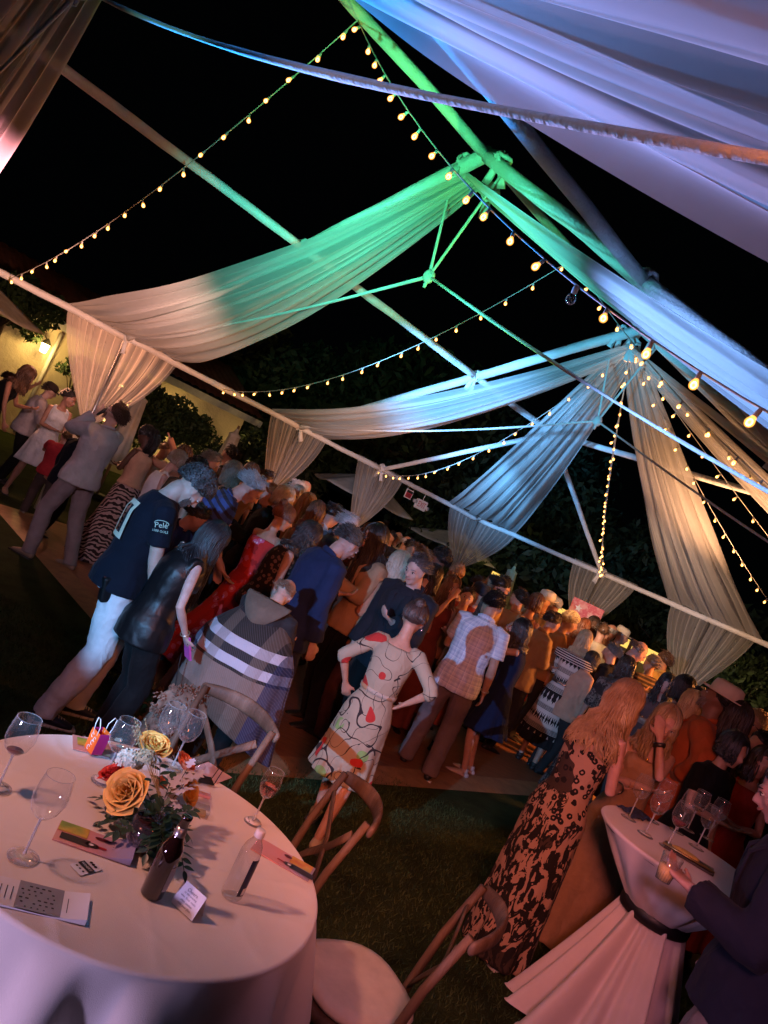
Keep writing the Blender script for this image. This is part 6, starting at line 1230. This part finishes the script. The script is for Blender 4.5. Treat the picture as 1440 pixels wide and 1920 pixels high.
person((1.315, 8.200, 1.665), 160, 'person in a dark cap and dark hair beside the checked shirt', 'm', 2, 4, 0, ('down', 'down'), skinc=TAN, top=('tee', cloth((.30, .05, .03)), .86), bottom=('pants', DRK), hair=('short', BLK), hat=('cap', (.02, .03, .05)), q=1)
person((1.314, 7.500, 1.630), 200, 'woman with long hair mostly hidden behind the checked shirt', 'f', 2, 4, 0, ('down', 'down'), skinc=TAN, dress=(cloth((.22, .05, .03)), .3, .10, 0), hair=('long', DKB, None, .22), q=1)
# --- left group by the stage
person((-4.938, 9.900, 1.648), 80, 'woman with long brown hair in a black open back top at the left edge', 'f', 24, 12, 0, ('cup', 'hang'), skinc=(.50, .25, .16), top=('tank', BLKC, .84), bottom=('pants', BLKC), hair=('wavy', (.09, .04, .02), None, .26), q=1, faceon=1)
person((-5.512, 10.600, 1.436), 95, 'person in a black tee behind the long brown hair at the left edge', 'm', 16, 10, 0, ('up', 'down'), skinc=TAN, top=('tee', BLKC, .84), bottom=('pants', BLKC), hair=('short', DKB), q=1)
person((-4.944, 10.700, 1.540), 60, 'person in a pale grey sleeved shirt and black cap behind the woman in white', 'm', 10, 6, 0, ('hang', 'cup'), skinc=(.5, .34, .3), top=('sweater', cloth((.42, .38, .42)), .84), bottom=('pants', BLKC), hair=('short', DKB), hat=('cap', (.03, .022, .02)), q=1)
person((-4.335, 9.900, 1.603), 142, 'woman in a white sleeveless top and white skirt leaning to the child', 'f', 10, 8, -45, ('hang', 'bent'), ((-.10, .06), (.16, -.20)), (.46, .24, .17), ('tank', WHT, .84), ('skirt', WHT, .56, .10), hair=('short', (.02, .014, .012)), shoes=(.45, .28, .2), bare=True, q=2, faceon=1)
person((-3.943, 9.400, 1.159), -30, 'small child in a red tee and dark trousers reaching up to the woman in white', 'm', 8, -6, 0, ('fwd', 'reach'), ((-.14, .06), (.14, -.08)), (.46, .24, .16), ('tee', cloth((.42, .03, .04)), .84), ('pants', cloth((.07, .05, .045))), hair=('short', (.12, .06, .025)), shoes=(.30, .26, .24), q=1, bulk=1.25)
person((-3.416, 8.700, 1.386), 30, 'person in a navy jacket and black trousers hidden behind the singer', 'm', 4, 4, 0, ('down', 'down'), ((-.10, .05), (.12, -.08)), skinc=TAN, top=('jacket', NAVYC, .78), bottom=('pants', BLKC), hair=('short', BLK), q=1)
def exz(c):
    m = MB(); m.ell(c['wr'][1] + Vector((0, 0, .02)), (.03, .03, .034), None, 10, 6); m.build('watch', plain('silver', (.7, .7, .7), .2, .5, .9), c['root'])
person((-2.830, 8.700, 1.661), -68, 'woman with a long dark ponytail, peach top and long zebra striped skirt', 'f', 4, 12, 0, ('bent', 'bent'), ((-.10, .05), (.10, -.05)), DEEP, ('tank', cloth((.60, .36, .24)), 1.0), ('skirt', pat('zebra', (.03, .018, .018), (.42, .30, .28)), .03, .20), hair=('pony', (.010, .008, .010), None, .40), shoes=(.03, .02, .02), q=2, faceon=1, extras=exz)
person((-2.943, 10.000, 1.509), 120, 'man in a tan shirt leaning in behind the ponytailed woman', 'm', 10, 10, 0, ('down', 'down'), skinc=(.52, .28, .18), top=('shirt', cloth((.55, .42, .30)), .84), bottom=('pants', DRK), hair=('short', MBR), q=0)
person((-2.521, 9.200, 1.608), -100, 'person in a peach blouse reaching an arm across', 'f', 8, 6, 0, ('reach', 'up'), skinc=(.52, .28, .2), top=('shirt', cloth((.55, .28, .18)), .84, 1.0), bottom=('pants', DRK), hair=('bob', MBR), q=0)
person((-2.157, 7.900, 1.594), 65, 'woman with a grey brown bob in a white sleeveless top', 'f', 6, 14, 0, ('down', 'down'), skinc=(.50, .34, .30), top=('tank', WHT, .86), bottom=('pants', DRK), hair=('bob', (.22, .17, .12), (.42, .38, .34), .06), q=1, faceon=1)
person((-1.830, 7.400, 1.629), 40, 'person with round black hair seen from behind', 'm', 4, 10, 0, ('down', 'down'), skinc=TAN, top=('tee', DRK, .86), bottom=('pants', DRK), hair=('curly', BLK), q=1)
person((-1.901, 8.200, 1.724), 100, 'grey haired man bowing towards a woman with brown hair', 'm', 6, 16, 0, ('down', 'down'), skinc=(.40, .26, .24), top=('shirt', CHAR, .86), bottom=('pants', DRK), hair=('short', SGR), q=1, faceon=1)
person((-2.077, 9.600, 1.851), -60, 'black haired man in front of the glowing closed umbrella', 'm', 2, 2, 0, ('down', 'down'), skinc=(.45, .25, .18), top=('shirt', CHAR, .86), bottom=('pants', DRK), hair=('short', BLK), q=1, faceon=1)
person((-1.613, 7.900, 1.739), -70, 'woman with straight brown hair and leopard top, face lit pale', 'f', 2, 0, 0, ('down', 'bent'), skinc=(.55, .38, .32), top=('tee', pat('leopard', (.45, .22, .10), (.40, .20, .08), (.02, .012, .01)), .86), bottom=('pants', DRK), hair=('long', (.16, .10, .06), None, .16), q=1, faceon=1)
person((-1.581, 8.800, 1.771), 150, 'brown haired woman in an orange top behind the polo shirt', 'f', 4, 6, 0, ('down', 'down'), skinc=(.5, .26, .16), top=('tee', cloth((.40, .18, .06)), .86), bottom=('pants', DRK), hair=('long', MBR, None, .12), q=0)
person((-1.492, 9.500, 1.765), 60, 'dark haired man standing before the second leg drape', 'm', 4, 4, 0, ('down', 'down'), skinc=TAN, top=('shirt', DRK, .86), bottom=('pants', DRK), hair=('short', DKB), q=0)
person((-1.090, 7.400, 1.714), 250, 'man in a black suit with an open white collar holding a clear cup', 'm', 4, 6, 0, ('cup', 'cup'), skinc=(.45, .25, .18), top=('jacket', BLKC, .78), bottom=('pants', BLKC), hair=('short', (.3, .25, .2)), q=1, faceon=1, extras=lambda c: cup(c, 1, 'clear plastic cup held by the man in the black suit'))
person((-0.928, 7.300, 1.753), 50, 'woman with a straight ash blonde bob seen from behind', 'f', 6, 8, 0, ('down', 'down'), skinc=(.50, .30, .24), top=('sweater', BLKC, .86), bottom=('pants', BLKC), hair=('bob', (.42, .33, .22), (.62, .56, .48), .10), q=1)
person((-0.979, 8.600, 1.776), 178, 'smiling silver haired woman looking back at the camera', 'f', 2, 2, 8, ('down', 'down'), skinc=(.52, .28, .20), top=('tee', cloth((.25, .10, .06)), .86), bottom=('pants', DRK), hair=('bob', (.38, .33, .26), None, .03), q=1, faceon=2)
person((-1.128, 9.900, 1.811), 80, 'grey haired man behind the smiling silver haired woman', 'm', 2, 2, 0, ('down', 'down'), skinc=(.5, .3, .24), top=('shirt', CHAR, .86), bottom=('pants', DRK), hair=('short', GRY), q=0)
person((-1.216, 11.400, 1.830), 60, 'balding grey man farthest back beside the second leg drape', 'm', 2, 2, 0, ('down', 'down'), skinc=(.5, .3, .24), top=('shirt', CHAR, .86), bottom=('pants', DRK), hair=('bald', GRY), q=0)
person((-0.799, 8.400, 1.752), 25, 'woman with long light brown hair in an orange dress', 'f', 2, 2, 0, ('down', 'down'), skinc=(.5, .28, .18), dress=(cloth((.45, .18, .06)), .4, .1, 0), hair=('long', (.25, .13, .05), None, .22), q=0)
person((-0.625, 7.800, 1.740), 10, 'woman with long reddish brown hair seen from behind', 'f', 2, 4, 0, ('down', 'down'), skinc=(.5, .28, .18), dress=(cloth((.35, .12, .05)), .4, .1, 0), hair=('long', (.10, .04, .02), None, .24), q=1)
person((-0.459, 7.900, 1.782), 40, 'black haired man in a pale shirt seen from behind', 'm', 10, 14, 0, ('down', 'down'), skinc=(.5, .3, .22), top=('shirt', cloth((.50, .48, .50)), .84, 1.0), bottom=('pants', DRK), hair=('short', (.016, .014, .016)), q=1)
person((-0.243, 7.200, 1.783), 88, 'grey haired man with glasses in a slate suit', 'm', 14, 12, 0, ('cup', 'cup'), skinc=(.52, .36, .32), top=('jacket', cloth((.11, .11, .15)), .80), bottom=('pants', cloth((.08, .08, .11))), hair=('short', GRY), q=1, faceon=1, glasses=True)
person((-0.056, 8.200, 1.743), 200, 'brown haired woman behind the navy suit', 'f', 2, 4, 0, ('down', 'down'), skinc=TAN, dress=(cloth((.18, .05, .03)), .4, .1, 0), hair=('long', (.08, .03, .02), None, .22), q=0)
# --- far background people
FB = 'guests far back near the end of the tent'
for args in (((0.045, 11.200, 1.724), 20, 'blonde long haired woman far back under the exit sign drape', 'f', ('long', (.42, .26, .10), None, .24), (.14, .05, .03)), ((0.269, 12.500, 1.659), 205, 'small dark haired man in a suit far back facing the camera', 'm', ('short', BLK), (.02, .018, .02)), ((0.417, 13.200, 1.682), 40, 'tan jacketed man far back', 'm', ('bald', (.3, .2, .12)), (.40, .30, .16)), ((0.530, 12.000, 1.708), 30, 'man in black far back with a fringe of grey hair', 'm', ('bald', GRY), (.02, .018, .02)),
             ((0.544, 10.800, 1.718), 15, 'man with black hair and dark coat far back', 'm', ('short', BLK), (.02, .018, .02)), ((0.544, 8.400, 1.760), -70, 'red faced man with brushed back grey hair', 'm', ('short', SGR), (.12, .04, .03)), ((0.520, 9.400, 1.733), 190, 'man raising a hand with a white stick', 'm', ('short', MBR), (.2, .1, .05)), ((1.740, 10.500, 1.760), -100, 'man with dark glasses behind the blonde ponytail', 'm', ('short', DKB), (.2, .12, .06)), ((1.659, 10.800, 1.659), 120, 'brown haired man in the second row behind the cap', 'm', ('short', DKB), (.3, .2, .1)),
             ((2.702, 10.600, 1.842), 150, 'man in a grey cap next to the white hat', 'm', ('short', GRY), (.25, .14, .07)), ((3.191, 10.600, 1.745), 20, 'woman with long auburn hair under the poster', 'f', ('long', AUB, None, .2), (.3, .12, .05)), ((3.486, 11.200, 1.819), 190, 'dark skinned laughing woman in front of the poster', 'f', ('long', DKB, None, .14), (.3, .12, .05))):
    p, fc, lab, sx, hr, cl = args; person(p, fc, lab, sx, 3, 4, 0, ('bent', 'down') if 'stick' not in lab else ('face', 'down'), skinc=(.13, .07, .05) if 'skinned' in lab else (.50, .28, .18), top=('jacket' if sx == 'm' else 'tee', cloth(cl), .82), bottom=('pants', DRK), hair=hr, q=0 if fc not in (205, 190) else 1, faceon=2 if fc in (205, 190) else 0, group=FB, hat=('cap', (.25, .24, .24)) if 'cap next' in lab else None)
person((0.790, 8.600, 1.824), -60, 'man with tightly curled black hair by the corner drape', 'm', 2, 2, 0, ('down', 'down'), skinc=(.20, .10, .07), top=('shirt', DRK, .86), bottom=('pants', DRK), hair=('curly', BLK), q=1)
person((1.031, 8.600, 1.751), 10, 'woman with a high reddish blonde ponytail seen from behind', 'f', 2, 2, 0, ('down', 'down'), skinc=(.48, .28, .2), dress=(cloth((.25, .08, .04)), .3, .1, 0), hair=('pony', (.26, .13, .06), None, .22), q=1)
person((1.600, 8.800, 1.832), 70, 'dark haired man with glasses in an ochre shirt left of the tan shirt', 'm', 3, 10, 0, ('down', 'down'), skinc=(.48, .27, .19), top=('shirt', cloth((.50, .32, .14)), .84), bottom=('pants', DRK), hair=('short', BLK), q=1, faceon=1, glasses=True)
person((1.851, 8.900, 1.788), -40, 'man in a loose tan shirt seen from behind right of the glasses', 'm', 0, 2, 0, ('bent', 'down'), skinc=(.46, .26, .18), top=('shirt', TANC, .80), bottom=('pants', DRK), hair=('short', DKB), q=1)
person((2.128, 9.200, 1.811), 30, 'woman with smooth red brown hair left of the white hat', 'f', 2, 2, 0, ('down', 'down'), skinc=(.48, .26, .17), dress=(cloth((.30, .14, .06)), .4, .1, 0), hair=('bob', (.11, .045, .02), None, .10), q=1)
person((2.460, 10.200, 1.861), 215, 'man in a small white hat far back', 'm', 2, 0, 0, ('bent', 'down'), skinc=(.46, .26, .18), top=('shirt', cloth((.45, .28, .14)), .84), bottom=('pants', DRK), hair=('short', GRY), hat=('fedora', (.65, .55, .4)), q=1, faceon=1)
person((2.253, 8.600, 1.714), 70, 'short dark haired woman in a tan jacket with an orange red bag', 'f', 6, 10, 0, ('bent', 'bent'), skinc=(.46, .24, .16), top=('jacket', cloth((.36, .24, .13)), .80), bottom=('pants', DRK), hair=('short', (.03, .016, .010)), q=1, faceon=1)
def bag(c):
    r_ = empty('paper_bag', world(c, Vector((-.22, -.10, .62))), c['root'].rotation_euler.z, 'bright red orange paper bag below the tan jacket', 'bag'); m = MB(); m.box((0, 0, 0), (.10, .24, .30)); m.build('bag_body', plain('red paper', (.60, .06, .03), .5), r_, smooth=False)
    for sx in (-.05, .05): m = MB(); m.tube([(sx, -.05, .15), (sx, -.04, .24), (sx, .04, .24), (sx, .05, .15)], .004, 5); m.build('handle', plain('red paper', (.60, .06, .03), .5), r_)
person((2.728, 9.600, 1.767), 90, 'woman with curly golden hair in an orange top below the poster', 'f', 2, 6, 0, ('bent', 'down'), skinc=(.5, .28, .18), top=('tee', cloth((.45, .22, .08)), .84), bottom=('pants', DRK), hair=('curly', (.40, .24, .09)), q=1, extras=bag)
person((3.524, 10.800, 1.801), 10, 'person in a cream shirt seen from behind right of the poster', 'm', 2, 2, 0, ('down', 'down'), skinc=TAN, top=('shirt', cloth((.62, .52, .34)), .80), bottom=('pants', DRK), hair=('short', MBR), q=0)
person((3.916, 11.600, 1.831), 60, 'man with a shiny bald head beside the second white hat', 'm', 2, 4, 0, ('down', 'down'), skinc=(.5, .26, .18), top=('shirt', cloth((.3, .14, .07)), .84), bottom=('pants', DRK), hair=('bald', GRY), q=1)
person((4.295, 12.200, 1.829), 120, 'man in a second white hat by the glowing lamp panel', 'm', 2, 0, 0, ('down', 'down'), skinc=(.46, .26, .18), top=('shirt', cloth((.3, .18, .08)), .84), bottom=('pants', DRK), hair=('short', GRY), hat=('fedora', (.68, .58, .42)), q=1)
person((3.127, 9.000, 1.666), -60, 'grey haired man in a black jacket seen from behind', 'm', 2, 6, 0, ('down', 'bent'), skinc=(.48, .28, .2), top=('jacket', BLKC, .78), bottom=('pants', DRK), hair=('short', SGR), q=1)
person((2.850, 8.600, 1.496), 60, 'person with black hair and a pale orange top right of the patterned dress', 'f', 4, 6, 0, ('down', 'down'), skinc=(.46, .26, .2), top=('sweater', cloth((.52, .32, .22)), .80), bottom=('pants', DRK), hair=('bob', BLK, None, .1), q=1)
person((3.532, 9.200, 1.824), 95, 'balding man in a dark jacket looking down', 'm', 8, 24, 0, ('cup', 'cup'), skinc=(.50, .28, .22), top=('jacket', BLKC, .78), bottom=('pants', DRK), hair=('bald', (.12, .08, .06)), q=1, faceon=1)
person((3.926, 9.800, 1.723), -30, 'person in a dark striped shirt with a wine glass', 'm', 3, 4, 0, ('cup', 'bent'), skinc=(.48, .28, .2), top=('shirt', pat('striped', (.04, .03, .03), (.18, .12, .08), f=20), .82, 1.0), bottom=('pants', DRK), hair=('short', (.2, .14, .1)), q=0)
person((2.884, 7.700, 1.652), 30, 'woman with wavy dark brown hair in a grey patterned top', 'f', 2, 4, 0, ('down', 'down'), skinc=(.46, .26, .2), dress=(pat('leopard', (.16, .12, .11), (.20, .15, .13), (.03, .02, .02), f=2), .1, .1, .6), hair=('wavy', (.03, .016, .012), None, .22), q=1)
person((4.223, 10.200, 1.823), -30, 'man in a loose pale yellow shirt seen from behind', 'm', 3, 2, 0, ('bent', 'down'), skinc=(.5, .28, .18), top=('shirt', cloth((.58, .48, .20)), .78), bottom=('pants', DRK), hair=('short', (.09, .04, .02)), q=1)
person((3.410, 7.900, 1.659), 205, 'woman with black wavy hair looking down, left of the smiling one', 'f', 2, 22, 0, ('bent', 'bent'), skinc=(.46, .27, .22), dress=(cloth((.10, .06, .06)), .2, .1, 0), hair=('wavy', BLK, None, .22), q=1, faceon=1)
person((3.444, 7.600, 1.738), -62, 'smiling dark haired woman with her face turned left under the orange drape', 'f', 2, -4, 0, ('bent', 'bent'), skinc=(.52, .34, .28), dress=(cloth((.06, .03, .03)), .2, .1, 0), hair=('long', BLK, None, .16), q=1, faceon=2)
person((2.787, 5.900, 1.712), 15, 'woman with smooth golden blonde hair behind the curly blonde woman', 'f', 2, 4, 0, ('down', 'bent'), skinc=(.50, .28, .18), dress=(cloth((.30, .20, .10)), .1, .1, 0), hair=('long', (.44, .28, .12), (.62, .44, .22), .20), q=1)
person((3.473, 7.200, 1.683), 190, 'man in a black hat and black shirt behind the white fedora', 'm', 2, 2, 0, ('bent', 'down'), skinc=(.2, .10, .07), top=('jacket', BLKC, .78), bottom=('pants', DRK), hair=('short', BLK), hat=('fedora', (.015, .014, .015)), q=1)
person((2.930, 5.500, 1.803), -15, 'woman with very long straight dark hair and a black dress at right', 'f', 0, 0, 0, ('down', 'bent'), skinc=(.40, .22, .15), dress=(BLKC, .5, .1, .6), hair=('long', (.025, .013, .010), None, .40), q=1)
person((4.352, 8.200, 1.648), 120, 'tall person in a black coat behind the long dark hair', 'm', 4, 4, 0, ('down', 'down'), skinc=TAN, top=('jacket', BLKC, .78), bottom=('pants', BLKC), hair=('short', BLK), q=0)
person((3.909, 7.000, 1.737), 230, 'curly blonde person in a bright green top holding a drink at the right edge', 'f', 4, 4, 0, ('face', 'bent'), skinc=(.50, .28, .18), top=('tee', cloth((.16, .42, .08)), .84), bottom=('pants', DRK), hair=('curly', (.40, .26, .10)), q=1, faceon=1)
person((3.446, 6.000, 1.652), 250, 'person in a black jacket with a peach drink at the right edge', 'm', 4, 6, 0, ('cup', 'bent'), skinc=(.46, .24, .16), top=('jacket', BLKC, .78), bottom=('pants', BLKC), hair=('short', BLK), q=1)
person((3.065, 5.200, 1.602), 200, 'person in a red dress at the right edge behind the navy blazer', 'f', 2, 6, 0, ('bent', 'bent'), skinc=(.46, .22, .15), dress=(cloth((.40, .03, .02)), .2, .12, 0), hair=('long', DKB, None, .16), q=1)
person((2.757, 5.000, 1.625), 160, 'person in a khaki floor length skirt right of the orange suit', 'f', 4, 8, 0, ('down', 'bent'), skinc=(.46, .24, .16), top=('tee', BLKC, .84), bottom=('skirt', cloth((.22, .14, .06)), .04, .14), hair=('bob', BLK), q=1)
